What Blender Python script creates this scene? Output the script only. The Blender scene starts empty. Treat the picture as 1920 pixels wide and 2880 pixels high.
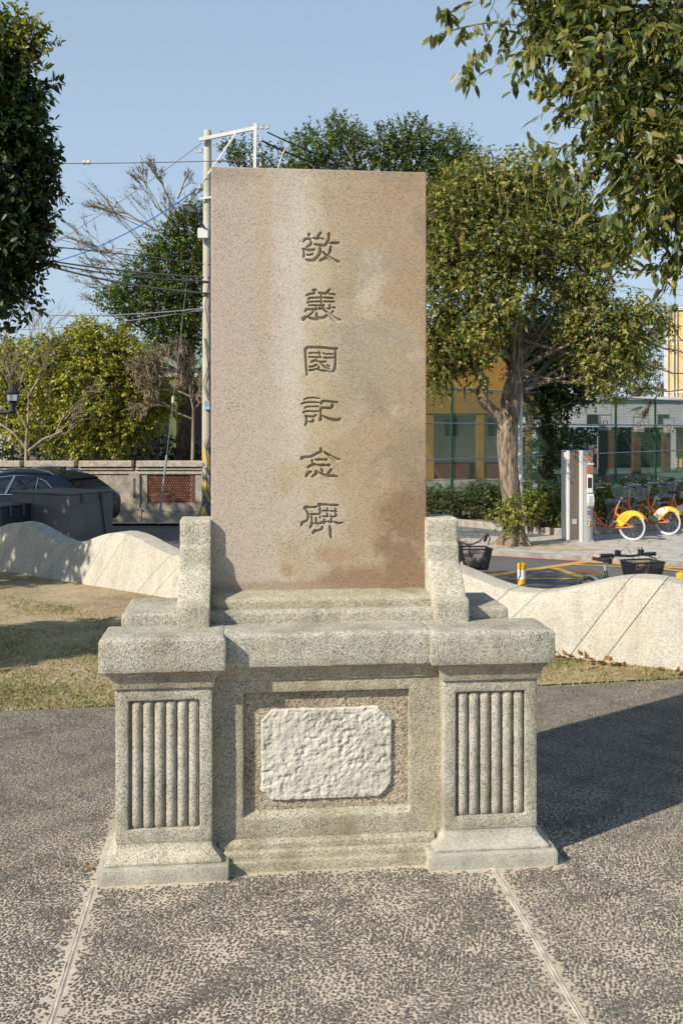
import bpy, bmesh, math, random
import numpy as np
from mathutils import Vector, noise as mnoise

random.seed(7)
RNG = np.random.default_rng(11)
R = math.radians
SC = bpy.context.scene
COL = SC.collection

# ------------------------------------------------------------------ camera
FPX, HXP, HYP, EYE = 2800.0, 960.0, 1210.0, 1.65      # focal length and principal point in photo pixels, eye height
cam_d = bpy.data.cameras.new('camera')
cam = bpy.data.objects.new('camera', cam_d)
COL.objects.link(cam)
cam.location = (0, 0, EYE)
cam.rotation_euler = (R(90), 0, 0)
cam_d.sensor_fit = 'VERTICAL'
cam_d.sensor_height = 36.0
cam_d.sensor_width = 24.0
cam_d.lens = FPX * 36.0 / 2880.0
cam_d.shift_y = -(1440.0 - HYP) / 2880.0
cam_d.clip_end = 2000
cam_d.clip_start = 0.05
SC.camera = cam
SC.render.resolution_x = 682
SC.render.resolution_y = 1024

# ------------------------------------------------------------------ world, sun, exposure
SUN_EL = R(34.5)
SUN_AZ = (-0.80, -0.60)                                # horizontal direction towards the sun
world = bpy.data.worlds.new('World')
SC.world = world
world.use_nodes = True
wn = world.node_tree
bg = wn.nodes['Background']
sky = wn.nodes.new('ShaderNodeTexSky')
sky.sky_type = 'NISHITA'
sky.sun_disc = False
sky.sun_elevation = SUN_EL
sky.sun_rotation = math.atan2(SUN_AZ[0], SUN_AZ[1])
sky.air_density = 1.0
sky.dust_density = 0.4
sky.ozone_density = 1.0
hz = wn.nodes.new('ShaderNodeMix'); hz.data_type = 'RGBA'         # thin even haze over the whole sky
wco = wn.nodes.new('ShaderNodeTexCoord'); wsep = wn.nodes.new('ShaderNodeSeparateXYZ')
wn.links.new(wco.outputs['Generated'], wsep.inputs[0])
wmr = wn.nodes.new('ShaderNodeMapRange'); wmr.clamp = True        # haze is thick low down and thin overhead
wmr.inputs[1].default_value = 0.0; wmr.inputs[2].default_value = 0.75
wmr.inputs[3].default_value = 0.92; wmr.inputs[4].default_value = 0.25
wn.links.new(wsep.outputs[2], wmr.inputs[0]); wn.links.new(wmr.outputs[0], hz.inputs[0])
hz.inputs[7].default_value = (3.2, 4.05, 5.0, 1)
wn.links.new(sky.outputs[0], hz.inputs[6])
wn.links.new(hz.outputs[2], bg.inputs[0])
bg.inputs[1].default_value = 0.12

sun_d = bpy.data.lights.new('sun', 'SUN')
sun_d.energy = 5.0
sun_d.angle = R(0.55)
sun_d.color = (1.0, 0.905, 0.775)
sun = bpy.data.objects.new('sun', sun_d)
COL.objects.link(sun)
ld = Vector((-SUN_AZ[0] * math.cos(SUN_EL), -SUN_AZ[1] * math.cos(SUN_EL), -math.sin(SUN_EL)))
sun.rotation_euler = ld.to_track_quat('-Z', 'Y').to_euler()
sun.location = (-8, -6, 10)

SC.view_settings.view_transform = 'Standard'
SC.view_settings.look = 'None'
SC.view_settings.gamma = 1.0
SC.view_settings.use_curve_mapping = False
SC.view_settings.exposure = 0.38

# ------------------------------------------------------------------ helpers
def pt(px, py, y):
    """world point at depth y seen at photo pixel px, py"""
    return Vector(((px - HXP) / FPX * y, y, EYE - (py - HYP) / FPX * y))

def tag(o, label=None, cat=None, group=None, kind=None):
    if label: o['label'] = label
    if cat: o['category'] = cat
    if group: o['group'] = group
    if kind: o['kind'] = kind
    return o

def thing(name, label, cat, loc=(0, 0, 0), rotz=0.0, group=None):
    o = bpy.data.objects.new(name, None)
    o.empty_display_size = 0.2
    COL.objects.link(o)
    o.location = loc
    o.rotation_euler = (0, 0, rotz)
    return tag(o, label, cat, group)

def link_mesh(name, me, mat, parent=None):
    o = bpy.data.objects.new(name, me)
    COL.objects.link(o)
    if mat is not None and len(me.materials) == 0:
        me.materials.append(mat)
    if parent is not None:
        o.parent = parent
    return o

def sharpen(me, ang=35):
    for p in me.polygons:
        p.use_smooth = True
    try:
        me.set_sharp_from_angle(angle=R(ang))
    except Exception:
        pass

class MB:
    """collects shapes that belong to ONE part"""
    def __init__(self):
        self.v, self.f = [], []
    def add(self, vs, fs):
        b = len(self.v)
        self.v.extend([tuple(p) for p in vs])
        self.f.extend([tuple(i + b for i in f) for f in fs])
        return self
    def box(self, x0, x1, y0, y1, z0, z1):
        vs = [(x0, y0, z0), (x1, y0, z0), (x1, y1, z0), (x0, y1, z0), (x0, y0, z1), (x1, y0, z1), (x1, y1, z1), (x0, y1, z1)]
        return self.add(vs, [(0, 3, 2, 1), (4, 5, 6, 7), (0, 1, 5, 4), (1, 2, 6, 5), (2, 3, 7, 6), (3, 0, 4, 7)])
    def tube(self, pts, rad, k=8, caps=True):
        pts = [Vector(p) for p in pts]
        n = len(pts)
        if not hasattr(rad, '__len__'):
            rad = [rad] * n
        vs, fs = [], []
        prev = None
        for i, p in enumerate(pts):
            d = (pts[min(i + 1, n - 1)] - pts[max(i - 1, 0)])
            if d.length < 1e-9: d = Vector((0, 0, 1))
            d.normalize()
            if prev is None:
                a = Vector((0, 0, 1)) if abs(d.z) < 0.9 else Vector((1, 0, 0))
                s = d.cross(a).normalized()
            else:
                s = prev - d * prev.dot(d)
                if s.length < 1e-6: s = d.orthogonal()
                s.normalize()
            prev = s
            t = d.cross(s)
            for j in range(k):
                an = 2 * math.pi * j / k
                vs.append(p + (s * math.cos(an) + t * math.sin(an)) * rad[i])
        for i in range(n - 1):
            for j in range(k):
                a, b = i * k + j, i * k + (j + 1) % k
                fs.append((a, b, b + k, a + k))
        if caps and k > 2:
            fs.append(tuple(range(k - 1, -1, -1)))
            fs.append(tuple(range((n - 1) * k, n * k)))
        return self.add(vs, fs)
    def lathe(self, prof, k=16, c=(0, 0, 0)):
        vs, fs = [], []
        for r, z in prof:
            for j in range(k):
                an = 2 * math.pi * j / k
                vs.append((c[0] + r * math.cos(an), c[1] + r * math.sin(an), c[2] + z))
        for i in range(len(prof) - 1):
            for j in range(k):
                a, b = i * k + j, i * k + (j + 1) % k
                fs.append((a, b, b + k, a + k))
        fs.append(tuple(range(k - 1, -1, -1)))
        fs.append(tuple(range((len(prof) - 1) * k, len(prof) * k)))
        return self.add(vs, fs)
    def prism(self, poly, fn, d0, d1):
        """poly of 2-d points; fn(a, b, d) -> 3-d point; extruded d0..d1"""
        n = len(poly)
        vs = [fn(a, b, d0) for a, b in poly] + [fn(a, b, d1) for a, b in poly]
        fs = [tuple(range(n)), tuple(range(2 * n - 1, n - 1, -1))]
        for i in range(n):
            j = (i + 1) % n
            fs.append((i, i + n, j + n, j))
        return self.add(vs, fs)
    def build(self, name, mat, parent=None, smooth=None, bevel=0.0, seg=1):
        me = bpy.data.meshes.new(name)
        me.from_pydata(self.v, [], self.f)
        bm = bmesh.new(); bm.from_mesh(me)
        bmesh.ops.recalc_face_normals(bm, faces=bm.faces)
        if bevel > 0:
            es = [e for e in bm.edges if len(e.link_faces) == 2 and e.calc_face_angle(0) > R(30)]
            bmesh.ops.bevel(bm, geom=es, offset=bevel, segments=seg, affect='EDGES', profile=0.6, clamp_overlap=True)
        bm.to_mesh(me); bm.free()
        if smooth is not None:
            sharpen(me, smooth)
        me.update()
        return link_mesh(name, me, mat, parent)

def rough_stone(mb, name, mat, parent, bevel=0.007, maxlen=0.035, amp=0.0016, freq=28.0, flatamp=1.0):
    """stone part: worn, slightly wavy arrises"""
    me = bpy.data.meshes.new(name)
    me.from_pydata(mb.v, [], mb.f)
    bm = bmesh.new(); bm.from_mesh(me)
    bmesh.ops.remove_doubles(bm, verts=bm.verts, dist=1e-5)
    bmesh.ops.recalc_face_normals(bm, faces=bm.faces)
    if bevel > 0:
        es = [e for e in bm.edges if len(e.link_faces) == 2 and e.calc_face_angle(0) > R(18)]
        bmesh.ops.bevel(bm, geom=es, offset=bevel, segments=2, affect='EDGES', profile=0.5, clamp_overlap=True)
    for _ in range(7):
        es = [e for e in bm.edges if e.calc_length() > maxlen]
        if not es: break
        bmesh.ops.subdivide_edges(bm, edges=es, cuts=1, use_grid_fill=True)
    bmesh.ops.triangulate(bm, faces=[f for f in bm.faces if len(f.verts) > 4])
    bm.normal_update()
    for v in bm.verts:
        c = v.co
        d = mnoise.noise(c * freq) * 0.6 + mnoise.noise(c * freq * 2.7) * 0.6
        v.co = c + v.normal * (d * amp * flatamp)
    bm.to_mesh(me); bm.free()
    sharpen(me, 40)
    return link_mesh(name, me, mat, parent)

def loft_rects(levels):
    """levels: (z, x0, x1, y0, y1) from bottom to top -> solid"""
    mb = MB()
    vs, fs = [], []
    for z, x0, x1, y0, y1 in levels:
        vs += [(x0, y0, z), (x1, y0, z), (x1, y1, z), (x0, y1, z)]
    for i in range(len(levels) - 1):
        for j in range(4):
            a, b = i * 4 + j, i * 4 + (j + 1) % 4
            fs.append((a, b, b + 4, a + 4))
    fs.append((3, 2, 1, 0))
    m = (len(levels) - 1) * 4
    fs.append((m, m + 1, m + 2, m + 3))
    return mb.add(vs, fs)

# ------------------------------------------------------------------ materials
def new_mat(name):
    m = bpy.data.materials.new(name)
    m.use_nodes = True
    nt = m.node_tree
    return m, nt, nt.nodes['Principled BSDF']

def nd(nt, typ, **kw):
    n = nt.nodes.new('ShaderNode' + typ)
    for k, v in kw.items():
        if k in n.inputs:
            n.inputs[k].default_value = v
        else:
            setattr(n, k, v)
    return n

def lk(nt, a, b):
    nt.links.new(a, b)

def ramp(nt, fac, stops, interp='LINEAR'):
    n = nt.nodes.new('ShaderNodeValToRGB')
    n.color_ramp.interpolation = interp
    el = n.color_ramp.elements
    while len(el) > 1: el.remove(el[0])
    el[0].position = stops[0][0]; el[0].color = (*stops[0][1], 1) if len(stops[0][1]) == 3 else stops[0][1]
    for p, c in stops[1:]:
        e = el.new(p); e.color = (*c, 1)
    lk(nt, fac, n.inputs[0])
    return n.outputs[0]

def mix(nt, fac, a, b, blend='MIX'):
    n = nt.nodes.new('ShaderNodeMix')
    n.data_type = 'RGBA'; n.blend_type = blend
    for sock, v in ((n.inputs[0], fac), (n.inputs[6], a), (n.inputs[7], b)):
        if hasattr(v, 'links') or isinstance(v, bpy.types.NodeSocket):
            lk(nt, v, sock)
        else:
            sock.default_value = v if not isinstance(v, tuple) else (*v, 1)
    return n.outputs[2]

def mathn(nt, op, a, b=None, clamp=False):
    n = nt.nodes.new('ShaderNodeMath'); n.operation = op; n.use_clamp = clamp
    for i, v in enumerate((a, b)):
        if v is None: continue
        if isinstance(v, bpy.types.NodeSocket): lk(nt, v, n.inputs[i])
        else: n.inputs[i].default_value = v
    return n.outputs[0]

def noise_t(nt, vec, scale, detail=4.0, rough=0.55, out=0, dist=0.0):
    n = nd(nt, 'TexNoise', Scale=scale, Detail=detail, Roughness=rough, Distortion=dist)
    if vec is not None: lk(nt, vec, n.inputs['Vector'])
    return n.outputs[out]

def vor_t(nt, vec, scale, feature='F1', out='Distance', rnd=1.0):
    n = nt.nodes.new('ShaderNodeTexVoronoi'); n.feature = feature
    n.inputs['Scale'].default_value = scale
    n.inputs['Randomness'].default_value = rnd
    if vec is not None: lk(nt, vec, n.inputs['Vector'])
    return n.outputs[out]

def bump(nt, bsdf, h, strength=0.5, dist=0.01):
    n = nd(nt, 'Bump', Strength=strength, Distance=dist)
    lk(nt, h, n.inputs['Height'])
    lk(nt, n.outputs[0], bsdf.inputs['Normal'])
    return n

def obj_co(nt):
    return nt.nodes.new('ShaderNodeTexCoord').outputs['Object']

def plain(name, col, rough=0.5, metal=0.0, var=0.12, scale=6.0, bumpy=0.0, spec=0.5):
    m, nt, b = new_mat(name)
    co = obj_co(nt)
    f = noise_t(nt, co, scale, 5.0)
    dark = tuple(c * (1 - var * 1.5) for c in col)
    lite = tuple(min(1, c * (1 + var)) for c in col)
    c = ramp(nt, f, [(0.3, dark), (0.7, lite)])
    lk(nt, c, b.inputs['Base Color'])
    b.inputs['Roughness'].default_value = rough
    b.inputs['Metallic'].default_value = metal
    b.inputs['Specular IOR Level'].default_value = spec
    if bumpy > 0:
        bump(nt, b, noise_t(nt, co, scale * 12, 3.0), 0.4, bumpy)
    return m

def granite(name, tones, grain=290.0, stain=(0.36, 0.29, 0.17), stain_amt=0.35, bdist=0.004, bstr=0.9, pit=(0.46, 0.45, 0.41), blot_c=(0.86, 1.08), grime=0.35, gscale=(1.6, 1.6, 1.0)):
    """washed aggregate: pale and dark grains in a grey-green binder"""
    m, nt, b = new_mat(name)
    co = obj_co(nt)
    g1 = nt.nodes.new('ShaderNodeTexVoronoi'); g1.inputs['Scale'].default_value = grain
    lk(nt, co, g1.inputs['Vector'])
    sep = nt.nodes.new('ShaderNodeSeparateColor'); lk(nt, g1.outputs['Color'], sep.inputs[0])
    base = ramp(nt, sep.outputs[0], [(0.0, tones[0]), (0.16, tones[1]), (0.35, tones[2]), (0.68, tones[3]), (0.9, tones[4]), (1.0, tones[4])])
    pits = noise_t(nt, co, grain * 0.42, 3.0, 0.65)
    pm = ramp(nt, pits, [(0.30, pit), (0.46, (1, 1, 1))])
    c = mix(nt, 1.0, base, pm, 'MULTIPLY')
    big = noise_t(nt, co, 5.0, 5.0, 0.6)
    c = mix(nt, ramp(nt, big, [(0.42, (0, 0, 0)), (0.72, (stain_amt,) * 3)]), c, stain)
    blot = noise_t(nt, co, 14.0, 4.0, 0.6)
    c = mix(nt, 1.0, c, ramp(nt, blot, [(0.3, (blot_c[0],) * 3), (0.7, (blot_c[1], blot_c[1] * 0.99, blot_c[1] * 0.96))]), 'MULTIPLY')
    if grime > 0:
        gm_ = nt.nodes.new('ShaderNodeMapping'); gm_.inputs['Scale'].default_value = gscale; lk(nt, co, gm_.inputs[0])
        gr = ramp(nt, noise_t(nt, gm_.outputs[0], 3.6, 6.0, 0.65), [(0.46, (1, 1, 1)), (0.70, (1 - grime, 1 - grime, 1 - grime * 1.08))])
        c = mix(nt, 1.0, c, gr, 'MULTIPLY')
    lk(nt, c, b.inputs['Base Color'])
    b.inputs['Roughness'].default_value = 0.88
    b.inputs['Specular IOR Level'].default_value = 0.25
    h = mathn(nt, 'ADD', mathn(nt, 'MULTIPLY', g1.outputs['Distance'], -0.5), mathn(nt, 'MULTIPLY', pits, 1.2))
    bump(nt, b, h, bstr, bdist)
    return m

def ell(nt, co, cu, cz, ru, rz, warp=0.5, soft=0.45, wscale=9.0):
    """soft-edged stain round (cu, cz) in the x-z plane, its edge broken up by noise"""
    s = nd(nt, 'VectorMath', operation='SUBTRACT'); lk(nt, co, s.inputs[0]); s.inputs[1].default_value = (cu, 0, cz)
    d = nd(nt, 'VectorMath', operation='MULTIPLY'); lk(nt, s.outputs[0], d.inputs[0]); d.inputs[1].default_value = (1 / ru, 0, 1 / rz)
    l = nd(nt, 'VectorMath', operation='LENGTH'); lk(nt, d.outputs[0], l.inputs[0])
    nz = mathn(nt, 'MULTIPLY', mathn(nt, 'SUBTRACT', noise_t(nt, co, wscale, 5.0, 0.65), 0.5), warp * 4)
    t = mathn(nt, 'ADD', l.outputs['Value'], nz)
    mr = nd(nt, 'MapRange'); mr.clamp = True
    mr.inputs[1].default_value = 1.0 + soft; mr.inputs[2].default_value = 1.0 - soft
    lk(nt, t, mr.inputs[0])
    return mr.outputs[0]

def slab_material():
    m, nt, b = new_mat('slab_stone')
    co = obj_co(nt)
    sx = nt.nodes.new('ShaderNodeSeparateXYZ'); lk(nt, co, sx.inputs[0])
    n1 = noise_t(nt, co, 3.0, 5.0, 0.6)
    side = mathn(nt, 'ADD', mathn(nt, 'MULTIPLY', sx.outputs[0], 1.1), mathn(nt, 'MULTIPLY', mathn(nt, 'SUBTRACT', n1, 0.5), 1.5))
    c = ramp(nt, mathn(nt, 'ADD', side, 0.5), [(0.12, (0.425, 0.355, 0.29)), (0.42, (0.435, 0.37, 0.29)), (0.58, (0.40, 0.32, 0.222)), (0.95, (0.35, 0.265, 0.175))])
    # pale water-washed streak, tan veins, grey smudges
    c = mix(nt, mathn(nt, 'MULTIPLY', ell(nt, co, -0.10, 2.15, 0.10, 0.62, 0.45), 0.8), c, (0.53, 0.48, 0.41))
    c = mix(nt, mathn(nt, 'MULTIPLY', ell(nt, co, -0.235, 2.38, 0.025, 0.36, 0.5), 0.5), c, (0.43, 0.345, 0.215))
    c = mix(nt, mathn(nt, 'MULTIPLY', ell(nt, co, -0.03, 1.90, 0.05, 0.5, 0.6), 0.7), c, (0.43, 0.35, 0.21))
    c = mix(nt, mathn(nt, 'MULTIPLY', ell(nt, co, 0.19, 2.36, 0.13, 0.05, 0.6), 0.75), c, (0.33, 0.28, 0.215))
    c = mix(nt, mathn(nt, 'MULTIPLY', ell(nt, co, 0.22, 2.05, 0.16, 0.06, 0.7), 0.7), c, (0.35, 0.30, 0.225))
    c = mix(nt, mathn(nt, 'MULTIPLY', ell(nt, co, 0.20, 2.25, 0.05, 0.13, 0.9), 0.5), c, (0.53, 0.47, 0.39))
    c = mix(nt, mathn(nt, 'MULTIPLY', ell(nt, co, 0.20, 1.93, 0.16, 0.16, 0.8), 0.65), c, (0.33, 0.285, 0.215))
    c = mix(nt, mathn(nt, 'MULTIPLY', ell(nt, co, 0.26, 2.52, 0.17, 0.10, 0.8), 0.7), c, (0.37, 0.285, 0.205))
    # brown damp patch at the lower right and along the foot
    c = mix(nt, mathn(nt, 'MULTIPLY', ell(nt, co, 0.40, 1.19, 0.16, 0.26, 0.5, 0.22, 11.0), 0.82), c, (0.215, 0.14, 0.085))
    c = mix(nt, mathn(nt, 'MULTIPLY', ell(nt, co, 0.27, 1.03, 0.26, 0.06, 0.5, 0.3), 0.85), c, (0.25, 0.165, 0.105))
    c = mix(nt, mathn(nt, 'MULTIPLY', ell(nt, co, -0.1, 1.005, 0.45, 0.022, 0.4), 0.6), c, (0.28, 0.195, 0.13))
    c = mix(nt, mathn(nt, 'MULTIPLY', ell(nt, co, 0.055, 1.13, 0.07, 0.035, 0.7), 0.7), c, (0.33, 0.235, 0.14))
    c = mix(nt, mathn(nt, 'MULTIPLY', ell(nt, co, -0.145, 1.07, 0.025, 0.03, 0.4), 0.7), c, (0.30, 0.215, 0.13))
    c = mix(nt, mathn(nt, 'MULTIPLY', ell(nt, co, -0.115, 1.49, 0.10, 0.03, 0.7), 0.5), c, (0.42, 0.315, 0.19))
    c = mix(nt, mathn(nt, 'MULTIPLY', ell(nt, co, -0.42, 2.70, 0.16, 0.04, 0.6), 0.5), c, (0.27, 0.215, 0.175))
    c = mix(nt, mathn(nt, 'MULTIPLY', ell(nt, co, 0.20, 2.72, 0.30, 0.025, 0.6), 0.4), c, (0.30, 0.235, 0.175))
    # broad smudges: grey-brown soiling, pale worn areas
    sm = noise_t(nt, co, 4.2, 6.0, 0.62, dist=0.6)
    rgt = nd(nt, 'MapRange'); rgt.clamp = True; rgt.inputs[1].default_value = -0.12; rgt.inputs[2].default_value = 0.25
    lk(nt, sx.outputs[0], rgt.inputs[0])
    c = mix(nt, mathn(nt, 'MULTIPLY', ramp(nt, sm, [(0.52, (0, 0, 0)), (0.66, (0.6, 0.6, 0.6))]), rgt.outputs[0]), c, (0.255, 0.205, 0.145))
    c = mix(nt, ramp(nt, noise_t(nt, co, 5.5, 6.0, 0.6, dist=0.4), [(0.58, (0, 0, 0)), (0.72, (0.5, 0.5, 0.5))]), c, (0.475, 0.415, 0.34))
    # dark pits and grains
    g = nt.nodes.new('ShaderNodeTexVoronoi'); g.inputs['Scale'].default_value = 260; lk(nt, co, g.inputs['Vector'])
    sep = nt.nodes.new('ShaderNodeSeparateColor'); lk(nt, g.outputs['Color'], sep.inputs[0])
    c = mix(nt, 1.0, c, ramp(nt, sep.outputs[0], [(0.0, (0.72, 0.70, 0.68)), (0.3, (0.97, 0.97, 0.97)), (0.8, (1.08, 1.08, 1.08)), (1.0, (1.2, 1.19, 1.17))]), 'MULTIPLY')
    g2 = nt.nodes.new('ShaderNodeTexVoronoi'); g2.inputs['Scale'].default_value = 95; lk(nt, co, g2.inputs['Vector'])
    rs = mathn(nt, 'ADD', g2.outputs['Distance'], mathn(nt, 'MULTIPLY', noise_t(nt, co, 300, 2.0), 0.25))
    dens = mathn(nt, 'MULTIPLY', noise_t(nt, co, 7.0, 3.0), 0.38)
    pit = mathn(nt, 'LESS_THAN', rs, mathn(nt, 'ADD', dens, 0.10))
    c = mix(nt, mathn(nt, 'MULTIPLY', pit, 0.8), c, (0.11, 0.088, 0.068))
    lk(nt, c, b.inputs['Base Color'])
    b.inputs['Roughness'].default_value = 0.85
    b.inputs['Specular IOR Level'].default_value = 0.25
    h = mathn(nt, 'SUBTRACT', noise_t(nt, co, 190, 4.0, 0.7), mathn(nt, 'MULTIPLY', pit, 0.5))
    bump(nt, b, h, 0.55, 0.003)
    return m

M = {}
M['slab'] = slab_material()
M['granite'] = granite('washed_granite', [(0.14, 0.138, 0.116), (0.285, 0.277, 0.235), (0.40, 0.39, 0.33), (0.48, 0.465, 0.39), (0.59, 0.575, 0.49)], bstr=0.7)
M['granite_brown'] = granite('washed_granite_brown', [(0.14, 0.13, 0.10), (0.28, 0.26, 0.20), (0.40, 0.375, 0.29), (0.47, 0.44, 0.345), (0.57, 0.54, 0.435)], stain_amt=0.5, bstr=0.7)
M['granite_pale'] = granite('washed_granite_pale', [(0.18, 0.175, 0.145), (0.34, 0.325, 0.265), (0.46, 0.44, 0.36), (0.54, 0.515, 0.42), (0.66, 0.635, 0.525)], stain_amt=0.2, bstr=0.7)
M['cement'] = granite('cement_render', [(0.33, 0.325, 0.28), (0.38, 0.375, 0.32), (0.43, 0.42, 0.355), (0.47, 0.455, 0.385), (0.53, 0.515, 0.44)], grain=320, stain_amt=0.15, bdist=0.002)
M['pebbledash'] = granite('pink_pebble_dash', [(0.14, 0.115, 0.085), (0.27, 0.225, 0.17), (0.37, 0.315, 0.24), (0.44, 0.38, 0.29), (0.54, 0.48, 0.38)], grain=170, stain=(0.40, 0.30, 0.17), stain_amt=0.35, bdist=0.006)
M['wall_wave'] = granite('wave_wall_terrazzo', [(0.23, 0.218, 0.182), (0.35, 0.33, 0.28), (0.44, 0.42, 0.365), (0.50, 0.475, 0.415), (0.56, 0.535, 0.475)], grain=210, stain=(0.44, 0.38, 0.27), stain_amt=0.35, bdist=0.002, bstr=0.4, pit=(0.72, 0.71, 0.68), blot_c=(0.93, 1.04), grime=0.22, gscale=(2.6, 2.6, 0.35))
M['wall_wave_warm'] = granite('wave_wall_terrazzo_warm', [(0.25, 0.23, 0.185), (0.37, 0.345, 0.285), (0.46, 0.43, 0.365), (0.52, 0.487, 0.415), (0.58, 0.545, 0.475)], grain=210, stain=(0.47, 0.40, 0.29), stain_amt=0.3, bdist=0.002, bstr=0.4, pit=(0.75, 0.73, 0.69), blot_c=(0.93, 1.04), grime=0.22, gscale=(2.6, 2.6, 0.35))

def plaster_material():
    m, nt, b = new_mat('white_plaster')
    co = obj_co(nt)
    c = ramp(nt, noise_t(nt, co, 11.0, 5.0, 0.65), [(0.3, (0.37, 0.345, 0.285)), (0.5, (0.50, 0.475, 0.405)), (0.7, (0.56, 0.535, 0.465))])
    lk(nt, c, b.inputs['Base Color']); b.inputs['Roughness'].default_value = 0.9
    b.inputs['Specular IOR Level'].default_value = 0.2
    bump(nt, b, noise_t(nt, co, 120, 4.0, 0.6), 0.4, 0.003)
    return m
M['plaster'] = plaster_material()

# ------------------------------------------------------------------ MONUMENT
# local x runs along the front, y into the stone, z up; origin at the middle of the plinth line
mon = thing('memorial_monument', 'granite memorial with tall inscribed pinkish stone slab on a fluted pedestal', 'monument', (-0.0325, 3.685, 0), R(6))
MON_O = Vector((-0.0325, 3.685, 0)); MON_A = R(6)
def mon_local(x, y):
    dx, dy = x - MON_O.x, y - MON_O.y
    return dx * math.cos(MON_A) + dy * math.sin(MON_A), -dx * math.sin(MON_A) + dy * math.cos(MON_A)

YB = 0.62
# main body behind the pilasters
body = MB()
body.box(-0.775, 0.745, 0.24, YB, -0.05, 0.80)
rough_stone(body, 'rear_block', M['granite'], mon, 0.008, 0.06)
rough_stone(loft_rects([(0.80, -0.80, 0.742, 0.275, 0.645), (0.925, -0.80, 0.742, 0.275, 0.645), (0.936, -0.79, 0.732, 0.285, 0.635)]), 'rear_cap', M['granite'], mon, 0.008, 0.04, 0.0022)

def pilaster(u0, u1, pu0, pu1, cu0, cu1, base_mat):
    # plinth
    rough_stone(loft_rects([(-0.06, pu0, pu1, 0.0, 0.33), (0.056, pu0, pu1, 0.0, 0.33)]), 'plinth', M['cement'], mon, 0.006, 0.03, 0.0018)
    # flared foot
    f = 0.026
    lv = [(0.056, pu0 + f, pu1 - f, 0.026, 0.32), (0.068, pu0 + f, pu1 - f, 0.026, 0.32)]
    for t in (0.25, 0.5, 0.75, 1.0):
        k = (1 - t) ** 1.9
        e = 0.037 * k - 0.004
        lv.append((0.068 + 0.052 * t, u0 - e, u1 + e, 0.07 - e, 0.32))
    lv.append((0.13, u0 + 0.004 - 0.004, u1, 0.068, 0.32))
    rough_stone(loft_rects(lv), 'foot_moulding', base_mat, mon, 0.0035, 0.03, 0.002)
    # shaft with a sunk field
    r0, r1, z0, z1, rz0, rz1 = u0 + 0.047, u1 - 0.047, 0.122, 0.70, 0.172, 0.648
    y0, y1, yr = 0.07, 0.31, 0.096
    xs, zs = [u0, r0, r1, u1], [z0, rz0, rz1, z1]
    vs, fs = [], []
    for z in zs:
        for x in xs: vs.append((x, y0, z))
    for j in range(3):
        for i in range(3):
            if i == 1 and j == 1: continue
            a = j * 4 + i
            fs.append((a, a + 1, a + 5, a + 4))
    b = len(vs)
    vs += [(r0, yr, rz0), (r1, yr, rz0), (r1, yr, rz1), (r0, yr, rz1)]
    q = [5, 6, 10, 9]
    for i in range(4):
        j = (i + 1) % 4
        fs.append((q[i], q[j], b + j, b + i))
    fs.append((b, b + 1, b + 2, b + 3))
    c = len(vs)
    vs += [(u0, y1, z0), (u1, y1, z0), (u1, y1, z1), (u0, y1, z1)]
    fs += [(0, 4, 8, 12, c + 3, c), (3, c + 1, c + 2, 15, 11, 7), (12, 13, 14, 15, c + 2, c + 3), (0, c, c + 1, 3, 2, 1), (c, c + 3, c + 2, c + 1)]
    sh = rough_stone(MB().add(vs, fs), 'pilaster_shaft', M['granite'], mon, 0.006, 0.03, 0.0016)
    # six convex reeds standing in the field
    n = 6
    w = (r1 - r0 - 0.009) / n
    for i in range(n):
        cx = r0 + 0.008 + (i + 0.5) * w
        rr = w * 0.5 - 0.0009
        k, ns = 9, 26
        vs, fs = [], []
        for s in range(ns + 1):
            t = s / ns
            z = rz0 + 0.002 + (rz1 - rz0 - 0.006) * t
            e = min(1.0, min(t, 1 - t) * ns * 0.55 + 0.62)
            for j in range(k):
                an = math.pi * j / (k - 1)
                x = cx - math.cos(an) * rr
                y = yr + 0.003 - math.sin(an) ** 0.75 * (0.026 * e)
                d = mnoise.noise(Vector((x * 40, y * 40, z * 40 + i * 7))) * 0.0018
                vs.append((x + d, y - d, z))
        for s in range(ns):
            for j in range(k - 1):
                a = s * k + j
                fs.append((a, a + 1, a + 1 + k, a + k))
        fs.append(tuple(range(k))); fs.append(tuple(range((ns + 1) * k - 1, ns * k - 1, -1)))
        MB().add(vs, fs).build('reed', M['granite'], sh, smooth=60)
    # necking under the cap
    lv = [(0.694, u0 - 0.008, u1 + 0.008, 0.060, 0.30), (0.722, u0 - 0.012, u1 + 0.012, 0.056, 0.30)]
    for t in (0.33, 0.66, 1.0):
        k = t ** 1.6
        lv.append((0.722 + 0.034 * t, u0 - 0.012 - (abs(u0 - cu0) - 0.034) * k, u1 + 0.012 + (abs(cu1 - u1) - 0.034) * k, 0.056 - 0.018 * k, 0.30))
    lv.append((0.766, cu0 + 0.022, cu1 - 0.022, 0.036, 0.30))
    rough_stone(loft_rects(lv), 'necking', M['granite_brown'], mon, 0.003, 0.03, 0.0015)
    # cap
    rough_stone(loft_rects([(0.763, cu0, cu1, 0.018, 0.275), (0.878, cu0, cu1, 0.018, 0.275), (0.890, cu0 + 0.010, cu1 - 0.010, 0.028, 0.268)]), 'cap', M['granite'], mon, 0.006, 0.03, 0.0024)

pilaster(-0.797, -0.443, -0.858, -0.381, -0.853, -0.391, M['granite_pale'])
pilaster(0.432, 0.797, 0.362, 0.858, 0.376, 0.853, M['cement'])

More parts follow.
